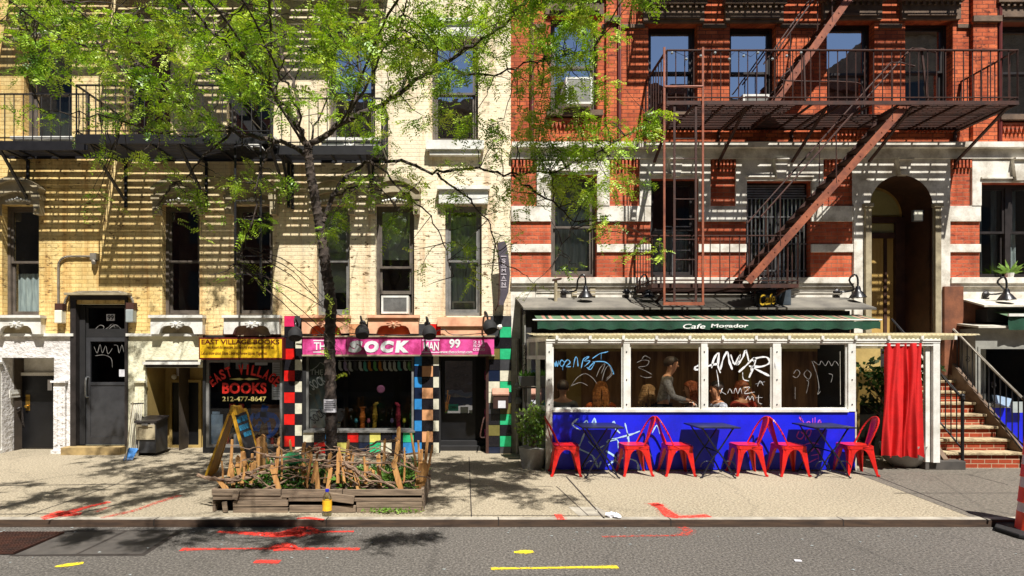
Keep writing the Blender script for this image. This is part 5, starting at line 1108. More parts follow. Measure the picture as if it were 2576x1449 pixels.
gf([[(1802,930),(1806,952),(1808,972)],[(1868,936),(1870,954),(1884,958)]], 'grafwhite', .014)
gf([[(1812,990),(1818,976),(1814,984),(1826,992)],[(1830,990),(1836,978),(1842,990)],[(1846,990),(1850,976),(1856,990),(1862,976),(1866,990)],[(1870,976),(1886,974),(1872,990),(1898,986)],[(1905,972),(1912,958),(1920,970)],[(1900,966),(1924,960)],[(1876,1006),(1882,996),(1886,1006),(1892,996),(1896,1008)],[(1900,1000),(1918,1000)],[(1908,994),(1908,1012),(1916,1016)]], 'grafwhite', .008)
gf([[(1955,902),(1949,910),(1951,926)],[(1953,926),(1949,918),(1957,905)]], 'grafwhite', .012, YS-.033)
gf([[(1996,940),(2004,930),(2012,938),(2004,950),(1994,946)],[(2030,930),(2022,942),(2034,954),(2040,940),(2030,930)],[(2028,956),(2034,962),(2028,990)],[(2042,908),(2054,940),(2060,975),(2056,992),(2064,984)],[(2046,908),(2060,918),(2066,908),(2076,920),(2084,908),(2092,920),(2100,908),(2110,920)],[(2084,940),(2094,944),(2090,962)],[(2000,974),(2000,1004)]], 'grafgrey', .009)
gf([[(2113,884),(2114,1018)]], 'offwhite', .012)
gf([[(1448,1076),(1440,1066),(1455,1052)],[(1448,1076),(1460,1082)],[(1487,1072),(1495,1052),(1500,1072)],[(1535,1076),(1545,1060),(1549,1078),(1560,1090)],[(1572,1064),(1580,1098),(1584,1132)],[(1528,1108),(1560,1100),(1590,1092),(1610,1084)],[(1525,1112),(1552,1106),(1556,1128)]], 'grafcyan', .032, YS-.0205)
gf([[(1470,1090),(1460,1116),(1456,1128),(1490,1146),(1504,1176),(1512,1160)],[(1524,1134),(1548,1150),(1556,1172)],[(1530,1170),(1560,1152),(1600,1160),(1606,1182)]], 'grafcyan', .036, YS-.0205)
gf([[(1640,1090),(1652,1070),(1660,1092)],[(1466,1068),(1476,1058),(1482,1076)],[(1600,1140),(1622,1128),(1640,1150)],[(1480,1110),(1500,1128),(1520,1120)]], 'grafcyan', .022, YS-.0205)
gf([[(2010,1050),(2018,1060),(2012,1046),(2024,1068)],[(2026,1066),(2034,1060),(2038,1066),(2030,1070),(2026,1066)],[(2044,1066),(2044,1052)],[(2050,1066),(2050,1050)],[(2056,1066),(2062,1056),(2066,1068)],[(2010,1084),(2004,1098),(2014,1104),(2022,1094),(2014,1086)],[(2026,1108),(2030,1084),(2040,1082),(2036,1096),(2028,1098)],[(2010,1124),(2040,1114),(2060,1118)],[(2040,1136),(2052,1126),(2062,1140),(2040,1146)],[(2034,1164),(2050,1156),(2060,1152)]], 'grafpink', .022, YS-.0205)
gf([[(1312,868),(1322,862),(1318,878),(1326,872)],[(1314,884),(1324,880),(1316,896),(1326,890),(1320,905)],[(1312,900),(1326,904)],[(1318,906),(1312,922),(1322,916),(1316,934),(1326,926)],[(1322,930),(1318,952)]], 'grafblack', .014, YB-.022, cf)
t = thing('window_box', 'grey trough planter with herbs hanging on the left side of the dining shed', 'planter', (X(1336,9.75),9.75,Z(971,9.7)))
mb = MB(); wx0, wx1 = X(1304,9.7), X(1366,9.7); wz0, wz1 = Z(971,9.7), Z(946,9.7); mb.prism([(wx0+.03,9.6,wz0),(wx1-.03,9.6,wz0),(wx1,9.6,wz1),(wx0,9.6,wz1)],(0,.2,0)); mb.build('trough', M['doorgrey'], t, bevel=.008)
mb = MB(); mb.bar((wx0,9.62,wz0-.02),(wx1+.05,9.62,wz0-.02),.03,.03); mb.bar((wx0+.08,9.62,wz0-.02),(wx0+.1,9.62,wz0-.5),.025,.025); mb.bar((wx1,9.62,wz0-.02),(wx1,9.62,wz0-.5),.025,.025); mb.box(wx0,wx1+.04,9.58,9.78,wz0-.46,wz0-.43); mb.bar((wx0+.1,9.63,wz0-.42),(wx1,9.63,wz0-.03),.015,.015)
mb.bar((wx1,9.62,wz0-.02),(X(1372,9.62),9.7,wz0-.02),.02,.02); mb.build('rack', M['darkframe'], t)
n_ = 90; bb = np.column_stack([rng.uniform(wx0+.03,wx1-.03,n_),rng.uniform(9.62,9.78,n_),np.full(n_,wz1-.01)]); dd = unit(rng.normal(size=(n_,3))*[.5,.5,.2]+[0,0,.9]); leaves_mesh('foliage', bb, dd, unit(np.cross(dd,rng.normal(size=(n_,3)))), rng.uniform(.05,.14,n_), rng.uniform(.015,.04,n_), M['herb'], t)
# red curtain on its rod
YC = YS-.02
mb = MB(); mb.tube([(sX(2150),YC,sZ(869)),(sX(2344),YC,sZ(869))],.012,7); tag(mb.build('curtain_rod', M['white']), 'thin white curtain rod across the entrance of the dining shed', 'curtain rod')
mb = MB(); nx, nz = 96, 14; vs = []; fs = []
for j in range(nz+1):
    v = j/nz; xa, xb = sX(2225-9*v), sX(2314+4*v)
    for i in range(nx+1):
        u = i/nx; um = u+.035*math.sin(u*9.3+.7)+.02*math.sin(u*21+v*1.5); f = math.sin(um*2*math.pi*4.6+.7*math.sin(v*2.6+u*4)+1)*.05*(.5+.5*v)*(.6+.5*math.sin(u*5.1+1.2)**2)+math.sin(um*2*math.pi*10.3+v*3)*.016*(.3+v)+.01*math.sin(v*9+u*13)
        vs.append((xa+(xb-xa)*u+.01*math.sin(v*6+u*9), YC+f-.01, sZ(863)+(sZ(1147)-sZ(863))*v+(.02*math.sin(u*23) if j == nz else 0)))
for j in range(nz):
    for i in range(nx): a = j*(nx+1)+i; fs.append((a,a+1,a+nx+2,a+nx+1))
mb.add(vs, fs); tag(mb.build('curtain', M['redcloth'], smooth=True), 'long bright red curtain hanging in folds at the shed entrance', 'curtain')
# potted shrubs
def shrub(name, label, c, pot, leaf_m, blobs, n, L, Wd, potm='pot'):
    t = thing(name, label, 'potted plant', c); c = Vector(c)
    mb = MB(); mb.lathe(pot, c, 24); mb.build('pot', M[potm], t, smooth=True)
    mb = MB(); rim = pot[-1]; mb.lathe([(0,pot[-1][1]-.02),(pot[-1][0]-.002,pot[-1][1]-.02)], c, 16); mb.build('soil', M['soil'], t)
    B = []; top = c+Vector((0,0,pot[-1][1]-.03)); mb = MB()
    for (bx, by, bz, r, k) in blobs:
        m_ = int(n*k); p = rng.normal(size=(m_,3)); p = unit(p)*(rng.uniform(0,1,(m_,1))**.45)*r*np.array([1,1,1.0])+np.array([c.x+bx,c.y+by,c.z+bz]); B.append(p)
        for _ in range(4): q = p[rng.integers(m_)]; mb.tube(smooth_path([top, top.lerp(Vector(q),.55)+Vector((random.uniform(-.05,.05),random.uniform(-.05,.05),.05)), Vector(q)],3),.006,5)
    mb.build('stems', M['twig'], t)
    p = np.concatenate(B); d = unit(rng.normal(size=p.shape)+np.array([0,-.2,.15])); s = unit(np.cross(d, rng.normal(size=p.shape)))
    leaves_mesh('foliage', p, d, s, rng.uniform(.6,1.2,len(p))*L, rng.uniform(.7,1.2,len(p))*Wd, M[leaf_m], t); return t
yp = GY(1181)+.15
shrub('potted_shrub', 'leafy variegated shrub in a square grey pot at the left corner of the dining shed', (X(1340,yp),yp,0), [(.17,0),(.215,.30),(.22,.32),(.2,.32)], 'shrub', [(0,0,.55,.24,.4),(-.08,-.05,.72,.22,.3),(.06,-.02,.85,.18,.2),(.12,0,.62,.18,.2)], 620, .075, .04)
shrub('potted_shrub', 'dark leafy plant in a big round grey pot behind the red curtain', (X(2275,9.42),9.42,0), [(.16,0),(.27,.10),(.32,.26),(.34,.36),(.31,.36)], 'darkleaf', [(-.38,.1,1.42,.30,.35),(-.12,.1,1.15,.32,.3),(.2,.1,.95,.3,.25),(.3,.05,1.5,.3,.3),(-.42,.15,1.0,.16,.1),(.05,.1,1.7,.3,.2)], 560, .11, .06)
# ------------------------------------------------------------------ stoop with railings
BRS = brick_mat('step_brick', lin(168,70,40), lin(140,52,30), lin(190,160,130))
st = thing('stoop', 'brick stoop with worn stone treads leading up to the arched doorway', 'steps', (8.1,9.29,0))
sx0, sx1 = 7.46, 8.66; go, ri = .21, .178; NS = 11
mb = MB()
for i in range(NS-1): mb.box(sx0+.02,sx1-.02,9.29+i*go,9.29+(i+1)*go+.02,.0,.20+i*ri)
mb.build('risers', BRS, st)
M['tread'] = mat('worn_tread_stone', lin(196,176,138), lin(124,104,78), 7, .85, bump=.8, bdist=.02)
for i in range(NS):
    mb = MB(); z = .245+i*ri; mb.box(sx0,sx1,9.29+i*go-.035,9.29+(i+1)*go+.0,z-.044,z); mb.build('tread', M['tread'], st, bevel=.012)
def cheek(xa, xb, dz):
    mb = MB(); mb.prism([(xa,9.2,0),(xa,11.3,0),(xa,11.3,.3+NS*ri+dz),(xa,9.2,.12+dz)],(xb-xa,0,0)); return mb.build('cheek_wall', M['brown'], st)
cheek(sx0-.08,sx0-.001,.03); cheek(sx1+.001,sx1+.07,.06)
mb = MB(); mb.box(X(2318,9.2),X(2419,9.2),9.12,9.5,0.0,.135); tag(mb.build('base_block', M['plate'], bevel=.01), 'low grey stone block carrying the white shed post beside the stoop', 'stone block')
sl = ri/go
def rail_run(name, label, x, ya, yb_, h, scroll):
    t = thing(name, label, 'railing', (x,ya,0)); zz = lambda y: .24+(y-9.29)*sl
    mb = MB(); mb.tube([(x,ya,.0 if not scroll else .24),(x,ya,zz(ya)+h)],.024,8); mb.ball((x,ya,zz(ya)+h+.02),.035,8); mb.build('newel_post', M['iron'], t)
    mb = MB(); pts = [(x,ya-.03,zz(ya)+h-.04),(x,ya,zz(ya)+h),(x,ya+.12,zz(ya)+h+.08),(x,yb_,zz(yb_)+h)]; mb.tube(smooth_path(pts,3),.020,7); mb.build('handrail', M['galv'] if scroll else M['iron'], t)
    mb = MB(); mb.bar((x,ya,zz(ya)+.12),(x,yb_,zz(yb_)+.12),.025,.012); mb.build('bottom_rail', M['iron'], t)
    n = int((yb_-ya)/.105); mb = MB()
    for i in range(1, n):
        y = ya+(yb_-ya)*i/n; mb.tube([(x,y,zz(y)+.12),(x,y,zz(y)+h)],.009,5)
    mb.build('balusters', M['iron'], t)
    mb = MB()
    for y in (ya+.5,ya+1.0):
        for k, s in ((.3,1),(.62,-1)):
            c = Vector((x,y+.05,zz(y)+k)); mb.tube([c+Vector((0,s*(.012+.05*a/14)*math.cos(a*.62),(.012+.05*a/14)*math.sin(a*.62))) for a in range(15)],.006,5)
    mb.build('scroll', M['iron'], t)
rail_run('iron_railing', 'black iron railing with a newel post on the left side of the stoop', 7.69, 9.22, 10.75, .93, False)
rail_run('iron_railing', 'black iron railing with scrolls on the right side of the stoop', 8.69, 9.26, 10.85, .86, True)
# ------------------------------------------------------------------ neighbouring cafe front at the right edge
YN = 10.28
nb_ = thing('neighbour_shed', 'grey walled cafe enclosure with dark window and blue base beyond the stoop', 'dining shed', (X(2520,YN),YN,0))
nx0 = 8.80; nx1 = X(2950,YN)
mb = MB(); wall(mb, nx0, nx1, 0, Z(826,YN), [(X(2459,YN),X(2760,YN),Z(1020,YN),Z(872,YN),.08)], YN, lambda cx, cz: 1 if cz < Z(1026,YN) else 0, cuts=(Z(1026,YN),)); mb.quad((nx0,YN,0),(nx0,YF-.003,0),(nx0,YF-.003,Z(826,YN)),(nx0,YN,Z(826,YN))); mb.build('wall', [M['shedgrey'], M['blue']], nb_)
mb = MB(); rect_frame(mb, X(2459,YN), X(2760,YN), Z(1020,YN), Z(872,YN), YN-.015, YN+.06, .04); mb.box(X(2600,YN),X(2606,YN),YN+.0,YN+.05,Z(1020,YN)+.04,Z(872,YN)-.04); fr = mb.build('window_frame', M['shedgrey'], nb_)
mb = MB(); mb.quad((X(2459,YN)+.04,YN+.03,Z(1020,YN)+.04),(X(2760,YN)-.04,YN+.03,Z(1020,YN)+.04),(X(2760,YN)-.04,YN+.03,Z(872,YN)-.04),(X(2459,YN)+.04,YN+.03,Z(872,YN)-.04)); mb.build('pane', M['shopglass'], fr)
mb = MB(); mb.prism([(nx0-.05,YN-.12,Z(826,YN)+.001),(nx1,YN-.12,Z(826,YN)+.001),(nx1,YF-.002,Z(826,YN)+.08),(nx0-.05,YF-.002,Z(826,YN)+.08)],(0,0,.035)); mb.build('roof', M['offwhite'], nb_)
mb = MB(); mb.prism([(X(2418),YF-.002,Z(756)),(nx1,YF-.002,Z(756)),(nx1,YN-.05,Z(772,YN-.05)),(X(2470,YN),YN-.05,Z(772,YN-.05))],(0,0,.03)); mb.build('flashing', M['offwhite'], nb_)
mb = MB(); mb.box(X(2500,YN),nx1,YF-.3,YF-.003,Z(826,YN)+.12,Z(775,YN)); mb.build('dark_bay', M['blackmat'], nb_)
t = thing('awning', 'dark green awning with a white bar on the neighbouring cafe front at the right edge', 'awning', (X(2600,10.2),10.2,Z(828,10.2)))
ya2 = 10.12; mb = MB(); wavy_sheet(mb, X(2537,ya2), nx1, Z(830,ya2), Z(797,ya2), ya2, .02, 9); mb.build('valance', M['green'], t, smooth=True)
mb = MB(); mb.quad((X(2537,ya2),ya2,Z(796,ya2)),(nx1,ya2,Z(796,ya2)),(nx1,YF-.31,Z(786,ya2)+.03),(X(2537,ya2),YF-.31,Z(786,ya2)+.03)); mb.build('fabric', M['sagegreen'], t)
mb = MB(); mb.box(X(2534,ya2),nx1,ya2-.03,ya2-.005,Z(796,ya2),Z(789,ya2)); mb.build('front_bar', M['white'], t)
t = thing('menu_holder', 'clear slanted leaflet holder against the grey wall behind the stoop railing', 'leaflet holder', (X(2525,YN-.1),YN-.12,Z(1018,YN)))
mb = MB(); mb.prism([(X(2507,YN-.1),YN-.1,Z(994,YN-.1)),(X(2545,YN-.1),YN-.1,Z(1003,YN-.1)),(X(2538,YN-.1),YN-.1,Z(1024,YN-.1)),(X(2512,YN-.1),YN-.1,Z(1014,YN-.1))],(0,.09,0)); mb.build('tray', M['paleblue'], t)
mb = MB(); mb.box(X(2547,YN-.1),X(2582,YN-.1),YN-.1,YN-.06,Z(1038,YN-.1),Z(1011,YN-.1)); mb.build('rack', M['boardpale'], t)
mb = MB(); mb.box(X(2365),X(2412),YF-.10,YF-.001,1.4,Z(722)); mb.box(X(2414),X(2480),YF-.06,YF-.0015,1.9,Z(760)); mb.build('stone_base', mat('brown_stone_base', lin(140,84,54), lin(84,50,34), 4, .8, bump=.5), redb)

# ------------------------------------------------------------------ red metal chairs and folding tables
def make_chair():
    t = thing('cafe_chair', 'x', 'chair', (0,0,0), 'red metal cafe chairs along the blue panel')
    s = .185; zs = .445
    mb = MB(); n = 8; vs = []; fs = []
    for j in range(n+1):
        for i in range(n+1):
            u, v = -1+2*i/n, -1+2*j/n; k = 1-.10*(u*u*v*v); vs.append((s*u*k, s*v*k, zs-.010*(1-u*u)*(1-v*v)))
    for j in range(n):
        for i in range(n): a = j*(n+1)+i; fs.append((a,a+1,a+n+2,a+n+1))
    mb.add(vs, fs)
    loop = [(-s,-s*.86),(-s*.86,-s),(s*.86,-s),(s,-s*.86),(s,s*.86),(s*.86,s),(-s*.86,s),(-s,s*.86)]
    mb.prism([(a*.985,b*.985,zs-.055) for a,b in loop],(0,0,.045)); mb.build('seat', M['red'], t, bevel=.004)
    for sxx in (-1,1):
        for syy in (-1,1):
            mb = MB(); tx, ty = sxx*(s-.018), syy*(s-.018); fx, fy = sxx*(.205 if sxx > 0 else .225), syy*.205
            a = Vector((tx,ty,zs-.012)); b = Vector((fx,fy,.0)); k = 8; vs = []; fs = []
            for i in range(k+1):
                u = i/k; q = a.lerp(b,u); w_ = .082*(1-u)+.024
                ox, oy = -sxx*w_, -syy*w_
                vs += [q, q+Vector((ox,0,0)), q+Vector((ox,oy*.35,0)), q+Vector((ox*.35,oy*.35,0)), q+Vector((ox*.35,oy,0)), q+Vector((0,oy,0))]
            for i in range(k):
                for c_ in range(6): fs.append((i*6+c_, i*6+(c_+1)%6, (i+1)*6+(c_+1)%6, (i+1)*6+c_))
            fs += [tuple(range(6)), tuple(k*6+c_ for c_ in range(5,-1,-1))]
            mb.add(vs, fs); mb.lathe([(.014,0),(.016,.02),(.012,.03)],b,8); mb.build('leg', M['red'], t)
    for (ax, sg) in ((0,-1),(0,1),(1,-1),(1,1)):      # arched aprons between the legs
        mb = MB(); o = sg*(s-.006); arc = []; top = []
        for i in range(13):
            u = -1+2*i/12; zz = zs-.060-.19*abs(u)**2.6; arc.append((u*(s-.045),zz)); top.append((u*(s-.045),zs-.05))
        pl = arc+top[::-1]
        if ax == 0: mb.prism([(p,o,z) for p,z in pl],(0,.004*-sg,0))
        else: mb.prism([(o,p,z) for p,z in pl],(.004*-sg,0,0))
        mb.build('apron', M['red'], t)
    back = []
    for i in range(25):
        a = math.pi*i/24; y = .175*math.cos(a)*(1 if abs(math.cos(a))<.999 else 1); zz = math.sin(a)**.42
        back.append((-.10-.205*zz**1.1, y*(1.0-.06*zz), zs-.01+.41*zz))
    mb = MB(); mb.tube([(-.02,.18,zs-.03)]+back+[(-.02,-.18,zs-.03)],.0125,8); mb.build('back_frame', M['red'], t, smooth=True)
    mb = MB(); k = 8; vs = []; fs = []
    for i in range(k+1):
        u = i/k; x = -.178-.118*u**.9; w_ = .062+.022*u; zz = zs-.01+.405*u; cv = .012
        vs += [(x,-w_,zz),(x-cv,-w_*.4,zz),(x-cv,w_*.4,zz),(x,w_,zz)]
    for i in range(k):
        for j in range(3): a = i*4+j; fs.append((a,a+1,a+5,a+4))
    mb.add(vs, fs); mb.build('back_splat', M['red'], t, smooth=True)
    return t
chair0 = make_chair(); first = True
chl = ['red metal chair at the left end, with its back to the grey pot','red metal chair facing left at the white-scribbled table','red metal chair facing right toward the middle table','red metal chair facing left toward the middle table','red metal chair facing right toward the table before the pink scribble','red metal chair at the right end in front of the red curtain']
for i, (px, f) in enumerate(((1428,0),(1604,180),(1715,0),(1893,180),(2001,0),(2172,180))):
    c = chair0 if i == 0 else copy_tree(chair0)
    c.location = (X(px,8.6),8.80+(-.01,.01,0,.015,-.01,0)[i],.001); c.rotation_euler = (0,0,R(f+(-3,2,-1,-3,2,-4)[i])); c['label'] = chl[i]
def make_table():
    t = thing('folding_table', 'x', 'table', (0,0,0), 'navy folding tables along the blue panel')
    mb = MB(); mb.box(-.295,.295,-.30,.30,.715,.735); mb.build('tabletop', M['tabletop'], t, bevel=.004)
    for y in (-.235,.235):
        for sg in (-1,1):
            mb = MB(); mb.tube(smooth_path([(sg*.22,y+.012*sg,.71),(sg*.06,y+.012*sg,.46),(-sg*.06,y+.012*sg,.30),(-sg*.17,y+.012*sg,.12),(-sg*.215,y+.012*sg,.03),(-sg*.25,y+.012*sg,.012)],4),.012,6); mb.build('leg', M['tabletop'], t, smooth=True)
    mb = MB(); mb.tube([(.0,-.235,.38),(.0,.235,.38)],.010,6)
    for sg in (-1,1):
        mb.tube([(sg*.22,-.235,.705),(sg*.22,.235,.705)],.010,6); mb.tube([(sg*.2,-.235,.05),(sg*.2,.235,.05)],.010,6)
        mb.tube([(sg*.15+.10*math.cos(a*.3),-.235,.15+.10*math.sin(a*.3)) for a in range(0,11)],.007,5)
    mb.build_each('crossbar', M['tabletop'], t); return t
tab0 = make_table()
for i, (px, lab) in enumerate(((1518,'navy folding table at the left, in front of the white scribbles on the blue panel'),(1812,'navy folding table in the middle, before the plain part of the blue panel'),(2104,'navy folding table at the right, in front of the pink scribble'))):
    c = tab0 if i == 0 else copy_tree(tab0); c.location = (X(px,8.4),8.71,.001); c['label'] = lab
# ------------------------------------------------------------------ traffic channelizer at the right edge
yc_ = 6.05; cx_ = X(2614,yc_)
t = thing('traffic_cone', 'tall orange traffic cone with white bands on a black base at the right edge', 'traffic cone', (cx_,yc_,RZ))
M['coneorange'] = mat('orange_cone_plastic', lin(236,70,28), lin(214,52,18), 5, .45, bump=.05); M['coneband'] = mat('reflective_band', lin(214,200,196), lin(180,168,164), 6, .35)
h = .96; mb = MB()
def rr(u): return .185-.075*u
segs = [(0,.20,0),(.20,.30,1),(.30,.46,0),(.46,.57,1),(.57,.70,0),(.70,.80,1),(.80,1.0,0)]
for a, b, k in segs:
    mb.m = k; ex = .0 if k == 0 else -.003; mb.lathe([(rr(a)+ex+.006,a*h+.04),(rr(a)+ex,a*h+.052),(rr(b)+ex,b*h+.04)],(cx_,yc_,RZ),24)
mb.m = 0; mb.lathe([(rr(1),h+.04),(.06,h+.07),(.035,h+.10),(.035,h+.16),(.06,h+.18),(0,h+.19)],(cx_,yc_,RZ),20); mb.build('body', [M['coneorange'], M['coneband']], t, smooth=True)
mb = MB(); oc = [(.36*math.cos(R(22.5+45*i)),.36*math.sin(R(22.5+45*i))) for i in range(8)]; mb.prism([(cx_+a,yc_+b,RZ+.001) for a,b in oc],(0,0,.05)); mb.build('base', M['blackmat'], t, bevel=.015)
# ------------------------------------------------------------------ people in the shed
def skin(name, J, E, mat_, parent, lv=2, smooth=True):
    keys = list(J); me = bpy.data.meshes.new(name); me.from_pydata([J[k][0] for k in keys], [(keys.index(a), keys.index(b)) for a, b in E], [])
    o = bpy.data.objects.new(name, me); COL.objects.link(o)
    md = o.modifiers.new('skin', 'SKIN'); md.use_smooth_shade = smooth
    for i, k in enumerate(keys):
        r = J[k][1]; r = r if isinstance(r, tuple) else (r, r); me.skin_vertices[0].data[i].radius = r; me.skin_vertices[0].data[i].use_root = (i == 0)
    sb = o.modifiers.new('sub', 'SUBSURF'); sb.levels = lv; sb.render_levels = lv
    bpy.context.view_layer.update()
    m2 = bpy.data.meshes.new_from_object(o.evaluated_get(bpy.context.evaluated_depsgraph_get())); bpy.data.objects.remove(o); bpy.data.meshes.remove(me)
    m2.name = name; m2.materials.clear(); m2.materials.append(mat_); m2.polygons.foreach_set('use_smooth', [True]*len(m2.polygons))
    return link(name, m2, parent, ORG[parent])
SKIN = {'light': mat('light_skin', lin(226,172,140), lin(206,146,116), 6, .5, bump=.05), 'tan': mat('tan_skin', lin(196,138,100), lin(170,114,82), 6, .5, bump=.05)}
TROUS = mat('dark_trousers', lin(40,42,52), lin(28,30,38), 8, .85)
def person(label, loc, rot, shirt, hair, sit=True, skin_k='light', long=0.0, lean=0.0, hands='lap', headturn=0.0, sleeve='short'):
    t = thing('person', label, 'person', (0,0,0)); hz = .50 if sit else .90
    V = Vector; L = lambda z: -lean*(z-hz)
    c = lambda x, y, z: (x, y+L(z), z)
    J = {'pelvis':(c(0,0,hz),(.15,.11)),'waist':(c(0,.0,hz+.18),(.125,.095)),'chest':(c(0,.01,hz+.35),(.150,.105)),'upper':(c(0,.012,hz+.44),(.11,.075)),'neck':(c(0,.01,hz+.51),.052),'jaw':(c(0,-.02,hz+.585),(.058,.066)),'face':(c(0,-.022,hz+.65),(.073,.088)),'skull':(c(0,-.008,hz+.72),(.078,.094)),'top':(c(0,.0,hz+.775),(.055,.065)),
         'nose':(c(0,-.118,hz+.635),.012),'nose2':(c(0,-.10,hz+.665),.014)}
    E = [('pelvis','waist'),('waist','chest'),('chest','upper'),('upper','neck'),('neck','jaw'),('jaw','face'),('face','skull'),('skull','top'),('face','nose2'),('nose2','nose')]
    S = {k: (J[k][0], tuple(r+.014 for r in J[k][1])) for k in ('pelvis','waist','chest','upper')}; SE = E[:3]
    S['collar'] = (c(0,.01,hz+.475),.066); SE = SE+[('upper','collar')]
    T = {'pelvis':(c(0,0,hz-.02),(.158,.12))}; TE = []
    for sg, n in ((-1,'L'),(1,'R')):
        sh = c(sg*.185,.01,hz+.42)
        if hands == 'table': el = (sg*.25,-.16+L(hz+.2),hz+.20); wr = (sg*.10,-.36+L(hz+.2),hz+.27)
        elif hands == 'carry' and sg == 1: el = (sg*.24,-.08+L(hz+.15),hz+.16); wr = (sg*.12,-.36+L(hz+.1),hz+.08)
        elif hands == 'carry': el = (sg*.26,-.16+L(hz+.15),hz+.17); wr = (sg*.16,-.38+L(hz+.1),hz+.12)
        elif hands == 'cheek' and sg == 1: el = (sg*.20,-.28,hz+.24); wr = (sg*.10,-.16,hz+.52)
        else: el = (sg*.24,-.04,hz+.16); wr = (sg*.14,-.27,hz+.11)
        J['sh'+n] = (sh,.056); J['el'+n] = (el,.040); J['wr'+n] = (wr,.027); d = (V(wr)-V(el)).normalized(); pm = V(wr)+d*.05; J['pm'+n] = (tuple(pm),(.036,.02))
        E += [('upper','sh'+n),('sh'+n,'el'+n),('el'+n,'wr'+n),('wr'+n,'pm'+n)]
        side = d.cross(V((0,0,1))).normalized(); dn = side.cross(d).normalized()
        for i, f in enumerate((.06,.072,.076,.068)):
            b = pm+d*.03+side*(-.028+.019*i); m_ = b+d*f*.5-dn*.008*(-1); e = b+d*f*.85+V((0,0,-.03))
            J[f'a{i}{n}'] = (tuple(b),.0095); J[f'b{i}{n}'] = (tuple(m_),.0085); J[f'c{i}{n}'] = (tuple(e),.007); E += [('pm'+n,f'a{i}{n}'),(f'a{i}{n}',f'b{i}{n}'),(f'b{i}{n}',f'c{i}{n}')]
        b = pm+side*(-.04*sg)+d*.0; J['t1'+n] = (tuple(b),.011); J['t2'+n] = (tuple(b+d*.045+side*(-.012*sg)),.009); E += [('pm'+n,'t1'+n),('t1'+n,'t2'+n)]
        S['sh'+n] = (sh,.072); S['el'+n] = (el,.054) if sleeve == 'short' else (el,.052); SE += [('upper','sh'+n),('sh'+n,'el'+n)]
        if sleeve == 'long': S['wr'+n] = (tuple(V(wr).lerp(V(el),.12)),.038); SE.append(('el'+n,'wr'+n))
        else: S['el'+n] = (tuple(V(sh).lerp(V(el),.62)),.060)
        hp = (sg*.09,0,hz-.05)
        if sit: kn, an, toe = (sg*.11,-.42,hz+.0), (sg*.11,-.40,.09), (sg*.12,-.54,.035)
        else: kn, an, toe = (sg*.10,-.03,.48), (sg*.10,.01,.09), (sg*.11,-.13,.035)
        J['hp'+n] = (hp,.085); J['kn'+n] = (kn,.058); J['an'+n] = (an,.040); J['to'+n] = (toe,.034); E += [('pelvis','hp'+n),('hp'+n,'kn'+n),('kn'+n,'an'+n),('an'+n,'to'+n)]
        T['hp'+n] = (hp,.102); T['kn'+n] = (kn,.074); T['an'+n] = (tuple(V(an)+V((0,0,.03))),.056); TE += [('pelvis','hp'+n),('hp'+n,'kn'+n),('kn'+n,'an'+n)]
    skin('body', J, E, SKIN[skin_k], t); skin('shirt', S, SE, shirt, t, 2); skin('trousers', T, TE, TROUS, t, 2)
    hy = L(hz+.68); mb = MB()
    for sg in (-1,1): mb.ball((sg*.031,-.098+hy,hz+.672),.011,8)
    mb.box(-.025,.025,-.094+hy-.006,-.09+hy,hz+.598,hz+.605)
    for sg in (-1,1): mb.box(sg*.031-.018,sg*.031+.018,-.104+hy,-.096+hy,hz+.693,hz+.700)
    mb.build('eyes_and_brows', M['ink'], t)
    mb = MB()
    for sg in (-1,1): mb.ball((sg*.083,.005+hy,hz+.655),.03,8,(.4,.7,1.1))
    mb.build('ears', SKIN[skin_k], t)
    # hair: a cap that leaves the face free, and locks
    mb = MB(); vs = []; fs = []; a, b_ = 14, 22
    for i in range(a+1):
        ph = math.pi*.68*i/a
        for j in range(b_):
            th = 2*math.pi*j/b_; q = Vector((math.sin(ph)*math.cos(th), math.sin(ph)*math.sin(th), math.cos(ph)))
            r = .108+.004*math.sin(7*th)*math.sin(ph); p = Vector((q.x*r*.92, q.y*r*1.12+.006+hy, hz+.705+q.z*r*1.0))
            front = max(0, -q.y)
            lim = hz+.735-.02*abs(q.x) if front > .35 else hz+.58
            if p.z < lim: p.z = lim; p.y = p.y+front*.012
            vs.append(tuple(p))
    for i in range(a):
        for j in range(b_): fs.append((i*b_+j, i*b_+(j+1)%b_, (i+1)*b_+(j+1)%b_, (i+1)*b_+j))
    mb.add(vs, fs)
    if long:
        for i in range(46):
            th = random.uniform(-.45, math.pi+.45); x0 = .095*math.cos(th); y0 = .02+hy+.105*math.sin(th); wv = random.uniform(-.02,.02)
            mb.tube(smooth_path([(x0*.7,y0*.8+hy*.2,hz+.79),(x0,y0,hz+.70),(x0*1.2+wv,y0+.02,hz+.60),(x0*1.35-wv,y0+.03+.03*math.sin(th),hz+.70-long*random.uniform(.8,1.05))],3),[.014]*9+[.006],5)
    mb.build('hair', hair, t, smooth=True)
    t.location = loc; t.rotation_euler = (0,0,R(rot)); t.scale = (1,1,1); return t
HB = mat('dark_brown_hair', lin(58,40,30), lin(34,24,18), 30, .6, bump=.6, stretch=(1,1,.3)); HR = mat('strawberry_blond_hair', lin(206,132,62), lin(160,92,40), 30, .55, bump=.6, stretch=(1,1,.3)); HL = mat('light_brown_hair', lin(190,150,104), lin(130,92,60), 30, .6, bump=.6, stretch=(1,1,.3)); HA = mat('auburn_hair', lin(160,84,44), lin(110,52,28), 30, .6, bump=.6, stretch=(1,1,.3))
def cloth(n, a, b, sc=10): return mat(n, lin(*a), lin(*b), sc, .85, bump=.2)
plaid = cloth('plaid_shirt', (200,200,210), (40,44,60), 22)
PE = []
def seat_at(px, Y, zoff=0.0): return (X(px,Y), Y, .03+zoff)
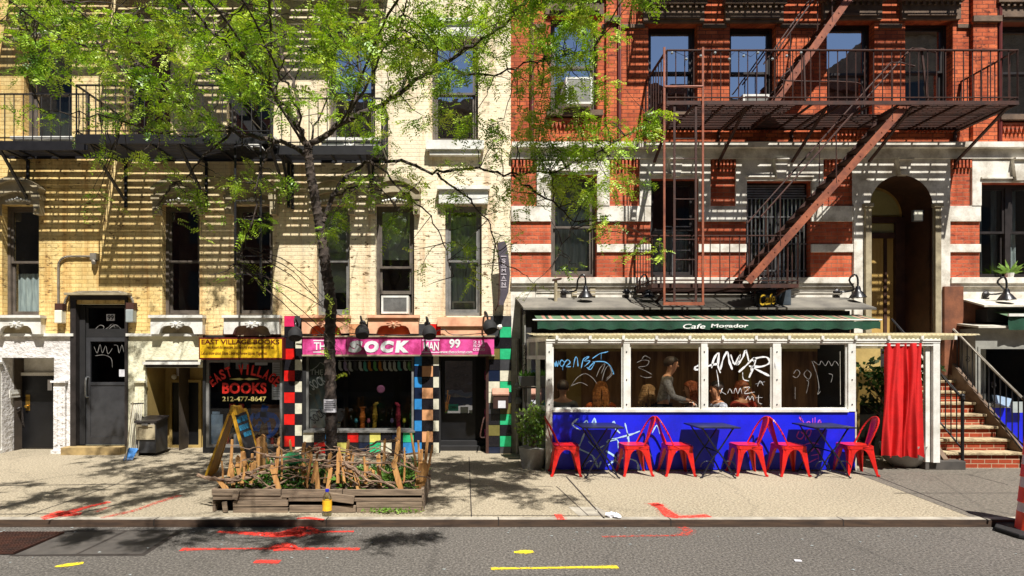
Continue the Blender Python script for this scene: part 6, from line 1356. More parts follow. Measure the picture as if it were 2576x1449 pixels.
person('standing waiter in a fitted grey patterned top leaning over to serve a plate', (X(1668,9.55),9.62,.03), 68, cloth('grey_patterned_top',(190,184,178),(110,104,100),26), HB, sit=False, lean=.22, hands='carry', sleeve='long')
person('seated man in a grey T-shirt seen from behind in the leftmost pane', seat_at(1416,9.72,.02), 170, cloth('grey_tshirt',(150,152,150),(120,122,120)), HB)
person('seated woman with long strawberry blond hair and an orange top in the left pane', seat_at(1512,9.55,.0), 165, cloth('orange_top',(236,112,34),(206,86,24)), HR, long=.34)
person('seated woman with light brown hair low in the second pane, left of the waiter', seat_at(1632,9.8,-.06), 120, cloth('dark_top',(70,60,60),(48,42,42)), HL, long=.3)
person('seated woman with auburn hair and pale top, right of the waiter in the second pane', seat_at(1738,9.75,.0), 250, cloth('pale_top',(206,196,186),(170,160,150)), HA, long=.25, hands='table')
person('seated dark haired person in a plaid shirt facing left in the third pane', seat_at(1802,9.5,.01), 282, plaid, HB, skin_k='tan', hands='table')
person('seated woman in a red top facing the camera on the right of the third pane', seat_at(1868,9.85,.0), 20, cloth('red_top',(176,60,44),(130,40,32)), HA, long=.22, hands='cheek')
SEATS = [(1416,9.72,.02),(1512,9.55,0),(1632,9.8,-.06),(1738,9.75,0),(1802,9.5,.01),(1868,9.85,0)]
def stool():
    t = thing('stool', 'dark wooden stool under a seated diner behind the blue panel of the shed', 'stool', (0,0,0), 'stools inside the dining shed')
    mb = MB(); mb.lathe([(.17,.36),(.18,.375),(.17,.39)],(0,0,0),18); mb.build('seat', M['posterbrown'], t)
    for a in range(4): mb = MB(); ca, sa = math.cos(a*math.pi/2+.78), math.sin(a*math.pi/2+.78); mb.tube([(.12*ca,.12*sa,.365),(.19*ca,.19*sa,0)],.015,6); mb.build('leg', M['posterbrown'], t)
    return t
s0 = stool()
for i, (px, Y, zo) in enumerate(SEATS): c = s0 if i == 0 else copy_tree(s0); c.location = (X(px,Y),Y,.032)
# plate on the waiter's hand
cp = P(1726,1014,9.55); mb = MB(); mb.lathe([(0,0),(.06,0),(.115,.014),(.112,.018),(.06,.006)],cp,20); pl_ = thing('plate', 'white plate with food held out by the waiter in the second pane', 'plate', cp); mb.build('dish', M['white'], pl_, smooth=True)
mb = MB(); mb.ball((cp.x,cp.y,cp.z+.02),.045,8,(1.2,1,.6)); mb.build('food', M['pinkstripe'], pl_)
# ------------------------------------------------------------------ tree bed: plank box, wattle fence, greenery
YPF = GY(1290); pb0, pb1 = X(530,YPF), X(1066,YPF); YPB = YPF+1.35; hb = Z(1231,YPF)
bx = thing('planter_box', 'low weathered plank box round the street tree, with loose and broken boards', 'planter', ((pb0+pb1)/2,(YPF+YPB)/2,0))
def plank(x0, x1, z0, z1, y0, y1, tilt=0.0, m='wood'):
    mb = MB(); c = ((x0+x1)/2,(z0+z1)/2); ca, sa = math.cos(tilt), math.sin(tilt); pts = []
    for px, pz in ((x0,z0),(x1,z0),(x1,z1),(x0,z1)): dx, dz = px-c[0], pz-c[1]; pts.append((c[0]+dx*ca-dz*sa, c[1]+dx*sa+dz*ca))
    mb.xz(pts, y0, y1); return mb.build('plank', M[m], bx, bevel=.004)
def qx(x): return X(x,YPF)
def qz(y): return Z(y,YPF)
hh = hb/4
plank(qx(532),qx(706),qz(1247),qz(1231),YPF,YPF+.035,-.004); plank(qx(708),qx(860),qz(1252),qz(1232),YPF+.002,YPF+.037,.002); plank(qx(862),qx(1062),qz(1247),qz(1232),YPF,YPF+.035,.003)
plank(qx(534),qx(720),qz(1258),qz(1248),YPF+.01,YPF+.04); plank(qx(725),qx(1064),qz(1262),qz(1253),YPF+.008,YPF+.04)
plank(qx(586),qx(724),qz(1274),qz(1259),YPF-.004,YPF+.03,.012); plank(qx(586),qx(724),qz(1291),qz(1277),YPF,YPF+.035,-.004); plank(qx(728),qx(895),qz(1289),qz(1272),YPF-.006,YPF+.03,-.006); plank(qx(896),qx(1062),qz(1277),qz(1263),YPF+.004,YPF+.036); plank(qx(897),qx(1060),qz(1291),qz(1278),YPF,YPF+.034)
plank(qx(826),qx(892),qz(1262),qz(1242),YPF-.035,YPF-.008,-.14); plank(qx(588),qx(602),qz(1256),qz(1232),YPF-.03,YPF-.006,-.25); plank(qx(560),qx(572),qz(1288),qz(1262),YPF-.012,YPF+.01,.12)
for xx in (pb0+.0,pb1-.035):
    for k in range(4): mb = MB(); mb.box(xx,xx+.033,YPF+.045,YPB,k*hh+.002,(k+1)*hh-.004); mb.build('plank', M['wood'], bx, bevel=.004)
for k in range(4): mb = MB(); mb.box(pb0+.04,pb1-.04,YPB-.035,YPB,k*hh+.002,(k+1)*hh-.004); mb.build('plank', M['wood'], bx, bevel=.004)
mb = MB(); n = 26; vs = []; fs = []
for j in range(11):
    for i in range(n+1): vs.append((pb0+.03+(pb1-pb0-.06)*i/n, YPF+.03+(YPB-YPF-.06)*j/10, hb-.05+.05*math.sin(i*1.3+j)*math.sin(j*.9+1)))
for j in range(10):
    for i in range(n): a = j*(n+1)+i; fs.append((a,a+1,a+n+2,a+n+1))
mb.add(vs, fs); mb.build('soil', M['soil'], bx, smooth=True)
wf = thing('wattle_fence', 'rough fence of split stakes woven with bare branches around the street tree', 'fence', ((pb0+pb1)/2,(YPF+YPB)/2,hb))
def stake(px0, py0, px1, py1, Y, wd=.05, cane=False):
    a = P(px0,py0,Y); b = P(px1,py1,Y); a.z = max(a.z, hb-.08); mb = MB()
    if cane: mb.tube([a, a.lerp(b,.5)+Vector((.008,0,0)), b],[wd*.5,wd*.45,wd*.4],7)
    else:
        d = b-a; mb.bar(a, b, wd, wd*.55, up=(0,1,0)); 
        mb.bar(b-d*.001, b+d.normalized()*.02+Vector((wd*.2,0,0)), wd*.55, wd*.5, up=(0,1,0))
    mb.build('stake', M['stake'], wf)
yf1 = YPF+.10; yb1 = YPB-.12
for s in ((570,1232,550,1205,yf1,.05),(610,1228,597,1168,yf1+.3,.045),(588,1226,582,1172,yf1+.1,.04),(604,1228,598,1150,yf1+.6,.05),(620,1222,612,1140,yf1+.8,.05),(634,1220,640,1165,yf1+.2,.06),(660,1215,660,1098,yf1+.7,.07),(702,1231,684,1175,yf1,.05),(771,1231,762,1170,yf1+.15,.055),(800,1231,794,1165,yf1,.05),(781,1215,777,1128,yb1,.075),(825,1230,832,1182,yf1,.045),(855,1228,850,1185,yf1+.2,.06),(883,1230,880,1190,yf1+.1,.03),(902,1231,893,1180,yf1,.045),(920,1230,922,1165,yf1+.1,.05),(934,1215,932,1185,yf1+.5,.1),(956,1231,952,1146,yf1+.05,.045),(963,1228,968,1108,yf1+.7,.03),(1008,1231,990,1162,yf1,.06),(1001,1200,1003,1078,yb1,.05),(1055,1228,1066,1166,yf1+.1,.11),(1060,1190,1078,1170,yf1+.2,.05)): stake(*s)
for s in ((1048,1200,1034,1090,yf1+.35,.035,True),(1055,1200,1052,1108,yf1+.4,.035,True),(1063,1210,1077,1085,yf1+.3,.04,True),(1068,1212,1088,1120,yf1+.2,.035,True),(1056,1215,1062,1130,yf1+.5,.03,True)): stake(*s)
for _ in range(40):
    px = random.uniform(560,1060); Y = random.choice([yf1,yf1+.1,yf1+.4,yf1+.7,yb1,yb1-.1]); h = random.uniform(1100,1165)+(25 if Y < yf1+.2 else 0); stake(px,1215,px+random.uniform(-14,14),h,Y,random.choice([.025,.035,.045]),random.random()<.4)
def branch(pts, r0, r1=None, par=None, k=4, jig=.012):
    q = smooth_path([P(a,b,Y) for a,b,Y in pts], k); q = [p+Vector((random.uniform(-jig,jig),random.uniform(-jig,jig),random.uniform(-jig,jig))) for p in q]
    n = len(q); mb = MB(); mb.tube(q,[r0+(r1 if r1 is not None else r0*.5)*0+((r1 if r1 is not None else r0*.5)-r0)*i/(n-1) for i in range(n)],6); mb.build('woven_branch', M['twig'], par or wf)
for b in ([(498,1196,yf1+.1),(540,1204,yf1),(590,1206,yf1),(640,1195,yf1+.05),(700,1172,yf1+.2),(750,1145,yf1+.6),(800,1128,yb1),(835,1118,yb1)],[(520,1200,yf1+.2),(580,1206,yf1),(650,1180,yf1+.1),(720,1160,yf1+.2),(800,1158,yf1+.1),(900,1165,yf1),(1000,1165,yf1),(1060,1190,yf1)],
    [(640,1150,yb1),(720,1140,yb1),(820,1132,yb1),(940,1142,yb1),(1050,1140,yb1)],[(600,1160,yf1+.6),(700,1150,yb1),(790,1160,yf1+.5),(930,1165,yf1+.3),(1070,1160,yf1+.3)],[(880,1122,yb1),(920,1138,yb1),(990,1146,yb1),(1070,1134,yb1-.1)],[(660,1150,yf1+.5),(760,1130,yb1),(830,1125,yb1)],
    [(860,1165,yf1),(900,1185,yf1-.02),(930,1208,yf1-.03),(1000,1215,yf1),(1060,1200,yf1)],[(930,1190,yf1),(990,1226,yf1-.04),(1016,1240,yf1-.05)],[(640,1238,yf1-.02),(690,1222,yf1),(760,1190,yf1+.1)],[(950,1170,yf1),(975,1190,yf1),(1000,1175,yf1+.1)],[(700,1180,yf1+.1),(800,1172,yf1+.1),(870,1176,yf1),(960,1205,yf1)],
    [(570,1215,yf1),(640,1200,yf1),(660,1212,yf1)],[(1010,1150,yb1),(1080,1200,yf1+.2),(1050,1196,yf1)],[(690,1120,yb1),(740,1145,yb1),(790,1165,yb1-.2)],[(1000,1108,yb1),(960,1110,yb1),(920,1125,yb1)]):
    branch(b, random.uniform(.012,.024), random.uniform(.005,.010))
for i in range(56):
    px = random.uniform(555,1060); py = random.uniform(1118,1222); Y = random.choice([yf1,yf1+.03,yf1+.2,yb1,yb1-.15]); L_ = random.uniform(50,180); s = random.choice([-1,1])
    if not 560 < px+s*L_ < 1058: s = -s
    if not 560 < px+s*L_ < 1058: L_ *= .4
    branch([(px,py,Y),(px+s*L_*.35,py+random.uniform(-14,14),Y),(px+s*L_*.7,py+random.uniform(-20,20),Y+random.uniform(-.1,.1)),(px+s*L_,py+random.uniform(-26,26),Y)], random.uniform(.005,.014), .003, k=3)
n_ = 3000; bb = np.column_stack([rng.uniform(pb0+.08,pb1-.08,n_),rng.uniform(YPF+.08,YPB-.08,n_),np.full(n_,hb-.03)]); cl = np.sin(bb[:,0]*5)+np.sin(bb[:,0]*11+bb[:,1]*7); kp = rng.uniform(-1.6,2.0,n_) < cl; bb = bb[kp]; n_ = len(bb)
bb[:,2] += rng.uniform(0,.17,n_)*rng.uniform(0,1,n_); dd = unit(rng.normal(size=(n_,3))*[.8,.8,.3]+[0,0,.5]); stuff(leaves_mesh('planter_greenery', bb, dd, unit(np.cross(dd,rng.normal(size=(n_,3)))), rng.uniform(.05,.17,n_), rng.uniform(.012,.045,n_), M['herb']))
n_ = 150; bb = np.column_stack([np.concatenate([rng.normal(X(960,YPF),.10,n_//2),rng.normal(X(1020,YPF),.12,n_//2)]),rng.uniform(YPF-.07,YPF-.015,n_),rng.uniform(0.01,.05,n_)]); dd = unit(rng.normal(size=(n_,3))*[1,.5,.4]+[0,-.3,.5]); stuff(leaves_mesh('weeds', bb, dd, unit(np.cross(dd,rng.normal(size=(n_,3)))), rng.uniform(.02,.05,n_), rng.uniform(.012,.03,n_), M['shrub']))
c = P(736,1160,yf1+.35); t = thing('glass_float', 'shiny green glass dome resting among the woven branches of the tree fence', 'glass dome', c)
mb = MB(); mb.lathe([(.115,-.01),(.12,.02),(.10,.07),(.06,.10),(0,.115)],c,20); mb.lathe([(.04,-.06),(.06,-.012)],c,12); mb.build('dome', mat('green_glaze', lin(60,150,96), lin(30,104,62), 5, .12), t, smooth=True)
# ------------------------------------------------------------------ street tree
YT = 7.25
tree = thing('street_tree', 'young street tree with fine bright green leaves growing out of the plank box', 'tree', (X(834,YT),YT,hb-.04))
trunk = smooth_path([P(836,1204,YT),P(834,1130,YT),P(832,1000,YT),P(829,860,YT),P(833,770,YT),P(824,700,YT),P(812,610,YT),P(800,540,YT),P(787,470,YT),P(777,400,YT),P(776,370,YT)],5)
rad = [.092,.080,.076,.074,.076,.072,.068,.066,.064,.058,.056]; rs = [rad[min(10,int(i/5))]+(rad[min(10,int(i/5)+1)]-rad[min(10,int(i/5))])*(i%5)/5 for i in range(len(trunk))]
mb = MB(); tk = [p+Vector((random.uniform(-.006,.006),random.uniform(-.006,.006),0)) for p in trunk]; mb.tube(tk, rs, 14); mb.ball((X(832,YT),YT-.03,Z(765,YT)),.085,10,(1,.9,1.2)); mb.build('trunk', M['bark'], tree, smooth=True)
LIMBS = {
 'r1':[(776,372,7.25),(850,318,7.2),(905,285,7.15),(1000,235,7.05),(1110,165,6.9),(1210,100,6.7),(1300,30,6.4),(1380,-70,6.2)],
 'l2':[(776,372,7.25),(735,290,7.2),(690,235,7.05),(640,170,6.8),(560,100,6.5),(480,20,6.2),(400,-60,6.0)],
 'l3':[(772,385,7.25),(690,352,7.15),(580,331,7.0),(440,253,6.9),(310,176,6.8),(225,81,6.7),(169,10,6.6),(100,-60,6.5)],
 'r4':[(812,560,7.25),(835,500,7.3),(875,448,7.4),(930,405,7.5),(1010,405,7.5),(1100,435,7.5),(1200,420,7.4),(1290,440,7.3),(1400,425,7.2),(1520,372,7.1),(1640,312,7.0)],
 'u5':[(750,320,7.25),(740,220,7.5),(700,120,7.8),(690,0,8.0),(690,-120,8.2)],
 'u6':[(850,318,7.2),(890,262,7.5),(905,180,7.7),(880,80,7.9),(850,-60,8.1)],
 'r7':[(1110,165,6.9),(1220,190,6.85),(1320,165,6.8),(1400,148,6.7),(1500,122,6.6)],
 'c8':[(760,340,7.15),(740,260,6.5),(680,140,5.7),(600,-20,5.1),(560,-160,4.7)],
 'c9':[(860,312,7.1),(930,200,6.4),(1000,60,5.7),(1070,-80,5.2)],
 'l10':[(580,331,7.0),(430,340,6.9),(330,310,6.7),(230,290,6.5),(110,285,6.4)],
 'l11':[(440,253,6.9),(300,120,6.6),(180,110,6.4),(60,30,6.2)],
 'u12':[(1000,235,7.05),(1030,150,7.3),(1000,60,7.5),(1010,-60,7.7)],
 'd13':[(930,405,7.5),(1000,470,7.4),(1060,520,7.3),(1110,590,7.2),(1140,690,7.15)],
 'd14':[(1100,435,7.5),(1180,500,7.35),(1230,570,7.3),(1262,660,7.25)],
 'd15':[(1290,440,7.3),(1370,500,7.2),(1440,560,7.1),(1400,640,7.1)],
 'd16':[(690,352,7.15),(650,440,7.0),(640,540,6.95),(600,660,6.9)],
 'd17':[(580,331,7.0),(500,410,6.9),(440,460,6.85)],
 'd18':[(840,490,7.3),(900,470,7.1),(960,480,7.0),(1010,540,6.95)],
 'b19':[(776,372,7.25),(800,300,7.9),(860,180,8.5),(940,40,8.9)],
 'o21':None,'o22':None,'o23':None,
 'b20':[(735,290,7.2),(640,230,7.8),(520,150,8.3),(400,50,8.6)],
}
TH = {'r1':(.042,.012),'l2':(.045,.012),'l3':(.032,.008),'r4':(.034,.007),'u5':(.03,.01),'u6':(.026,.01)}
PTS = []; mbL = None
WL = {'o21':[(-1.95,7.2,4.3),(-2.5,6.1,5.25),(-3.4,4.9,5.7),(-4.2,4.1,5.6),(-4.9,3.6,5.4)],'o22':[(-2.28,7.0,4.95),(-2.0,6.1,5.6),(-1.75,4.6,5.8),(-1.3,3.1,5.5),(-1.2,2.5,5.2)],'o23':[(-1.5,7.1,4.5),(-.6,5.9,5.4),(.4,5.0,5.7),(1.3,4.5,5.6),(1.9,4.1,5.4)]}
for k, v in LIMBS.items():
    r0, r1 = TH.get(k, (.018,.005)); q = smooth_path(WL[k] if v is None else [P(a,b,Y) for a,b,Y in v], 5); jg = .030
    q = [q[0]]+[p+Vector((random.uniform(-jg,jg),random.uniform(-jg,jg),random.uniform(-jg,jg))) for p in q[1:]]
    mb = MB(); n = len(q); mb.tube(q,[r0+(r1-r0)*(i/(n-1))**.8 for i in range(n)],7); mb.build('branch', M['bark'], tree, smooth=True)
    PTS += [(p, k) for p in q[n//4:]]
# foliage masses (picture position, half sizes, depth range, fronds) and the twigs that carry them
BL = [(60,45,130,70,6.0,8.0,260),(190,60,110,70,5.8,8.2,300),(330,60,130,85,5.6,8.4,380),(470,70,130,95,5.4,8.6,440),(610,80,130,110,5.2,8.6,470),(740,100,130,110,5.2,8.6,440),(880,90,130,110,5.4,8.6,460),(1010,110,120,110,5.6,8.4,420),(1140,90,110,95,5.8,8.0,360),(1240,60,90,80,5.8,7.6,260),
 (1330,50,70,60,6.0,7.4,110),(1440,40,50,40,6.2,7.0,60),(1400,110,60,45,6.4,6.9,90),(1500,120,35,40,6.4,6.9,50),(1370,170,60,45,6.4,7.0,90),(1520,40,40,30,6.4,6.9,30),
 (110,150,60,55,6.2,6.9,110),(90,280,26,18,6.4,6.6,30),(30,130,50,50,6,7,60),(330,180,90,55,6.3,7.2,150),(470,200,110,70,6.3,7.6,230),(600,210,90,60,6.3,7.8,170),(330,300,60,28,6.5,7.0,70),(365,370,55,26,6.6,7.0,60),(450,300,60,40,6.5,7.2,80),(270,380,24,14,6.6,6.9,18),(540,300,70,40,6.6,7.4,80),
 (720,210,80,60,6.6,8.0,120),(860,210,70,60,6.6,8.0,110),(980,200,80,60,6.6,7.8,120),(900,300,70,36,6.8,7.4,80),(1120,200,80,60,6.6,7.4,120),(1120,290,80,60,6.7,7.3,90),(1010,300,60,40,6.8,7.4,50),(1210,240,70,70,6.6,7.2,90),
 (1320,260,60,50,6.7,7.2,100),(1340,340,70,50,6.8,7.3,130),(1440,380,80,50,6.8,7.3,170),(1480,215,55,26,6.6,7.0,70),(1540,310,60,30,6.9,7.2,90),(1640,310,46,30,6.9,7.1,75),(1520,450,70,45,6.9,7.3,130),(1380,450,80,40,6.9,7.4,130),(1450,510,50,28,6.9,7.2,50),(1640,605,30,14,6.9,7.1,26),(1560,560,36,20,6.9,7.2,22),(1450,230,40,40,6.6,7.0,40),
 (1250,330,60,40,6.9,7.4,50),(1220,420,70,50,7.0,7.5,60),(1150,500,90,60,7.0,7.4,60),(1060,430,70,30,7.1,7.6,40),(1080,610,70,60,7.0,7.3,34),(1180,640,60,60,7.0,7.3,30),(1280,500,50,50,7.0,7.4,34),(1280,610,30,50,7.0,7.3,16),(960,470,50,26,6.9,7.2,30),(1000,540,36,22,6.9,7.1,24),
 (635,550,36,30,6.8,7.0,34),(600,660,30,26,6.8,7.0,26),(650,690,18,16,6.8,7.0,10),(460,460,52,34,6.8,7.0,60),(560,450,50,40,6.8,7.1,40),(225,490,34,18,6.7,6.9,22),(500,520,30,20,6.8,7.0,14),(850,560,28,26,6.9,7.1,26),(870,470,36,30,6.9,7.2,34),(820,755,26,14,7.0,7.1,10),(850,800,10,10,7.05,7.1,6),(860,885,12,12,7.05,7.1,7),(700,420,50,40,6.9,7.2,40),(620,400,50,40,6.8,7.2,40),(1440,655,14,12,6.9,7.1,6),(1350,710,14,10,6.9,7.1,5),(400,520,20,14,6.8,7,8)]
OUT = [(.3,4.4,5.2,.35,.25,.12,46),(1.2,5.2,5.3,.4,.35,.15,56),(.8,6.3,5.6,.4,.3,.15,46),(1.6,5.9,5.4,.35,.3,.15,40),(-4.0,4.5,5.7,.55,.5,.2,70),(-4.7,3.9,5.5,.5,.4,.2,50),(-3.2,5.2,5.7,.6,.5,.2,80),(-3.0,4.3,5.6,.6,.45,.2,60),(-2.4,5.4,5.6,.5,.5,.2,60),(-1.2,5.2,5.7,.7,.5,.2,70),(-.2,5.3,5.7,.6,.5,.2,80),(.6,4.9,5.8,.6,.5,.2,90),(1.3,4.6,5.7,.5,.5,.2,70),(1.8,4.3,5.5,.4,.3,.2,40),(-1.4,3.3,5.6,.5,.25,.15,60),(-.7,3.0,5.5,.4,.2,.15,45),(-2.1,3.0,5.5,.5,.2,.15,55),(-2.9,3.0,5.5,.4,.2,.15,40),(-.1,2.9,5.4,.3,.15,.12,30),(.5,3.0,5.4,.25,.15,.1,24),(.4,5.9,5.6,.5,.4,.2,60),(-.9,4.2,5.6,.4,.35,.2,40),(1.0,5.6,5.7,.4,.4,.2,50),(-3.6,3.9,5.6,.4,.3,.2,36),(-5.2,4.6,5.5,.4,.4,.2,36)]
BL = [(*b, None) for b in BL]+[(0,0,o[3],o[4],0,0,o[6],o) for o in OUT]
FC = []; mbT = MB(); lp = np.array([tuple(p) for p, k in PTS])
for (cx, cy, rx, ry, Y0, Y1, n, ow) in BL:
    n = int(n*(4.6 if ow else 1.15 if cx > 1290 else .80 if cy < 120 else .72)); sub = max(2, n//(30 if ow else 18))
    for s in range(sub):
        u = rng.normal(size=3)*.5; yy = Y0+(Y1-Y0)*rng.uniform(); c = np.array([ow[0]+ow[3]*u[0], ow[1]+ow[4]*u[1], ow[2]+ow[5]*u[2]]) if ow else np.array(P(cx+rx*np.clip(u[0],-1.2,1.2), cy+ry*np.clip(u[1],-1.2,1.2), yy))
        dist = np.linalg.norm(lp-c, axis=1); j = int(np.argmin(dist+rng.uniform(0,.25,len(dist)))); a = Vector(lp[j]); cc = Vector(c); L = (cc-a).length
        if L < 2.2:
            mid = a.lerp(cc,.5)+Vector((random.uniform(-.1,.1),random.uniform(-.1,.1),random.uniform(0,.12)))*min(1,L); path = smooth_path([a,mid,cc],5)
            path = [path[0]]+[p+Vector((random.uniform(-.012,.012),random.uniform(-.012,.012),random.uniform(-.012,.012))) for p in path[1:]]
            mbT.tube(path,[.0085-.0055*i/(len(path)-1) for i in range(len(path))],4,False)
        k = n//sub; dirv = Vector((random.uniform(-1,1),random.uniform(-1,1),random.uniform(-.6,.3))).normalized(); LL = random.uniform(.22,.42)
        tw = [cc+dirv*LL*q+Vector((0,0,-.06*q*q))+Vector((random.uniform(-.012,.012),)*3) for q in (0,.3,.6,1.0)]; mbT.tube(tw,[.004,.0035,.003,.002],4,False)
        for f in range(k):
            q = rng.uniform(); p = cc+dirv*LL*q+Vector((0,0,-.06*q*q)); FC.append(np.array(p)+rng.normal(size=3)*.035)
for p, k in PTS[::2]:                    # bare side twigs
    d = Vector((random.uniform(-1,1),random.uniform(-.6,.6),random.uniform(-.7,.5))).normalized(); L = random.uniform(.15,.6); q = [p, p+d*L*.4+Vector((random.uniform(-.03,.03),0,random.uniform(-.03,.03))), p+d*L*.7+Vector((random.uniform(-.04,.04),0,random.uniform(-.05,.03))), p+d*L]; mbT.tube(q,[.006,.005,.0035,.002],4,False)
    if random.random() < .6: FC.append(np.array(q[3]))
mbT.build('twigs', M['bark'], tree)
FC = np.array(FC); b, d, s, L, Wd = fronds(FC, 14, .155, .037); leaves_mesh('crown', b, d, s, L, Wd, M['leaf'], tree)
yn = YT-.10; t = thing('paper_notice', 'white printed paper notice taped to the trunk of the street tree', 'notice', (X(834,yn),yn,Z(1036,yn)))
mb = MB()
for i in range(8):
    a0, a1 = -1.0+2.0*i/8, -1.0+2.0*(i+1)/8; r = .094; xm = X(833,YT); f = lambda a: (xm+r*math.sin(a), YT-r*math.cos(a))
    p, q = f(a0*.95), f(a1*.95); z0, z1 = Z(1036,YT), Z(1003,YT); mb.quad((p[0],p[1],z0),(q[0],q[1],z0),(q[0],q[1],z1),(p[0],p[1],z1))
mb.build('sheet', M['paper'], t)
mb = MB()
for j, (u0, u1) in enumerate(((-.5,.5),(-.8,.7),(-.8,.8),(-.7,.8),(-.8,.5))):
    z = Z(1009+j*5,YT); prev = None
    for i in range(9):
        a = u0+(u1-u0)*i/8; p = (xm+.0955*math.sin(a), YT-.0955*math.cos(a))
        if prev: mb.quad((prev[0],prev[1],z-.007),(p[0],p[1],z-.007),(p[0],p[1],z+.004),(prev[0],prev[1],z+.004))
        prev = p
mb.build('print', M['ink'], t)
# ------------------------------------------------------------------ small street things
t = thing('juice_bottle', 'clear plastic juice bottle with a yellow label and blue cap standing before the planter box', 'bottle', (X(823,6.5),6.5,0)); c = (X(823,GY(1297)),GY(1297),.004)
M['clearplastic'] = glass_mat('clear_bottle_plastic', .12, (.8,.84,.84), .08)
mb = MB(); mb.lathe([(.045,0),(.05,.01),(.05,.17),(.046,.20),(.03,.235),(.018,.255),(.018,.265)],c,20); mb.build('bottle_body', M['clearplastic'], t, smooth=True)
mb = MB(); mb.lathe([(.0515,.055),(.0515,.17)],c,20); mb.build('bottle_label', mat('yellow_bottle_label', lin(250,206,50), lin(236,160,30), 14, .5), t); mb = MB(); mb.lathe([(.021,.258),(.021,.285),(0,.287)],c,14); mb.build('cap', mat('blue_cap', lin(30,40,190), None, 8, .4), t)
mb = MB(); mb.lathe([(.044,.004),(.046,.03),(0,.031)],c,14); mb.build('juice', M['gold'], t)
# sandwich board
t = thing('sandwich_board', 'yellow wooden sandwich board with blue chalk notes standing open before the bookshop', 'sandwich board', (X(565,8.7),8.7,0))
top = P(592,1024,8.75); lf = [P(512,1162,8.45), P(545,1163,8.95)]; 
def leaf_(a, b, c, d, m, fm, nm):
    a, b, c, d = map(Vector, (a, b, c, d)); mb = MB()
    for p, q in ((a,b),(b,c),(c,d),(d,a)): mb.bar(p, q, .05, .03, up=(b-a).cross(d-a))
    fr = mb.build('frame', M['oak'], t); n = (b-a).cross(d-a).normalized()*.008; mb = MB(); mb.prism([a+n,b+n,c+n,d+n], -2*n); mb.build(nm, M[m], t); return a, b, c, d
zt = Z(1032,8.7)
A0, A1 = Vector((X(517,8.42),8.42,.03)), Vector((X(545,8.95),8.95,.03)); T0, T1 = Vector((X(577,8.35),8.35,Z(1040,8.35))), Vector((X(592,8.85),8.85,Z(1040,8.35)))
leaf_(A0, A1, T1, T0, 'oakdark', 'oak', 'back_panel')
B0, B1 = Vector((X(630,8.25),8.25,.03)), Vector((X(662,8.75),8.75,.03)); T2, T3 = Vector((X(586,8.33),8.33,Z(1040,8.35))), Vector((X(618,8.82),8.82,Z(1038,8.35)))
a, b, c, d = leaf_(B0, B1, T3, T2, 'doorgrey', 'oak', 'chalk_panel')
mb = MB(); nrm = (b-a).cross(d-a).normalized(); nrm = -nrm if nrm.y > 0 else nrm
for (u0, u1, v0, v1) in ((.1,.4,.84,.93),(.46,.9,.84,.93),(.12,.85,.72,.80),(.3,.9,.61,.68)):
    q = lambda u, v: (a.lerp(b,u)).lerp(d.lerp(c,u),v)+nrm*.012; mb.quad(q(u0,v0),q(u1,v0),q(u1,v1),q(u0,v1))
mb.build_each('chalk_note', mat('blue_chalk', lin(40,140,176), lin(20,90,130), 16, .8), t)
mb = MB(); mb.prism([T0+Vector((-.02,0,-.02)),T2+Vector((.05,0,-.02)),T2+Vector((.03,0,.09)),T0+Vector((.02,0,.11))],(0,.12,0)); mb.prism([T1+Vector((-.02,-.1,-.02)),T3+Vector((-.03,-.1,-.02)),T3+Vector((-.06,-.1,.07)),T1+Vector((.02,-.1,.07))],(0,.1,0)); mb.build('handle', M['oak'], t)
# newspaper box, railing, broom
yn = GY(1147); t = thing('newspaper_box', 'grey metal newspaper box with a purple sticker standing at the bookshop entrance', 'newspaper box', (X(372,yn),yn+.2,0))
n0, n1 = X(342,yn), X(392,yn); zt = Z(1058,yn)
mb = MB(); mb.prism([(n0,yn,.05),(n0,yn+.42,.05),(n0,yn+.42,zt+.02),(n0,yn,zt-.04)],(n1-n0,0,0)); mb.build('body', M['doorgrey'], t, bevel=.006)
mb = MB(); mb.prism([(n0-.02,yn-.02,zt-.041),(n0-.02,yn+.44,zt+.021),(n0-.02,yn+.44,zt+.05),(n0-.02,yn-.02,zt-.01)],(n1-n0+.04,0,0)); mb.build('lid', M['darkframe'], t)
mb = MB(); rect_frame(mb, n0+.01, n1-.01, zt-.33, zt-.07, yn-.02, yn-.001, .04); mb.box(n0+.05,n1-.05,yn-.008,yn-.0015,zt-.29,zt-.11); mb.build('door', M['lintel'], t)
mb = MB(); mb.box((n0+n1)/2-.05,(n0+n1)/2+.05,yn-.045,yn-.021,zt-.08,zt-.05); mb.build('handle', M['steel'], t)
mb = MB(); mb.xz([(n0+.05,.36),(n0+.13,.33),(n0+.24,.37),(n0+.26,.48),(n0+.15,.52),(n0+.06,.46)],yn-.004,yn-.001); mb.build('sticker', mat('purple_sticker', lin(150,130,200), lin(96,76,150), 14, .6), t); mb = MB(); mb.lathe([(0,0),(.035,.0),(.035,.004)],(n1-.06,yn-.001,.56),12,(0,-1,0)); mb.build('sticker', M['paper'], t)
mb = MB(); mb.box(n0+.02,n0+.05,yn+.03,yn+.39,0,.05); mb.box(n1-.05,n1-.02,yn+.03,yn+.39,0,.05); mb.build_each('foot', M['blackmat'], t)
yr = YF-.28; t = thing('iron_gate', 'small folded metal railing leaning by the cream pilaster beside street door 99', 'railing', (X(330,yr),yr,0)); mb = MB()
for i in range(7): a = 322+i*5.2; mb.tube([(X(a-2,yr),yr-.01*i,.0),(X(a,yr),yr+.12-.01*i,Z(1018-i*.5,yr))],.010,5)
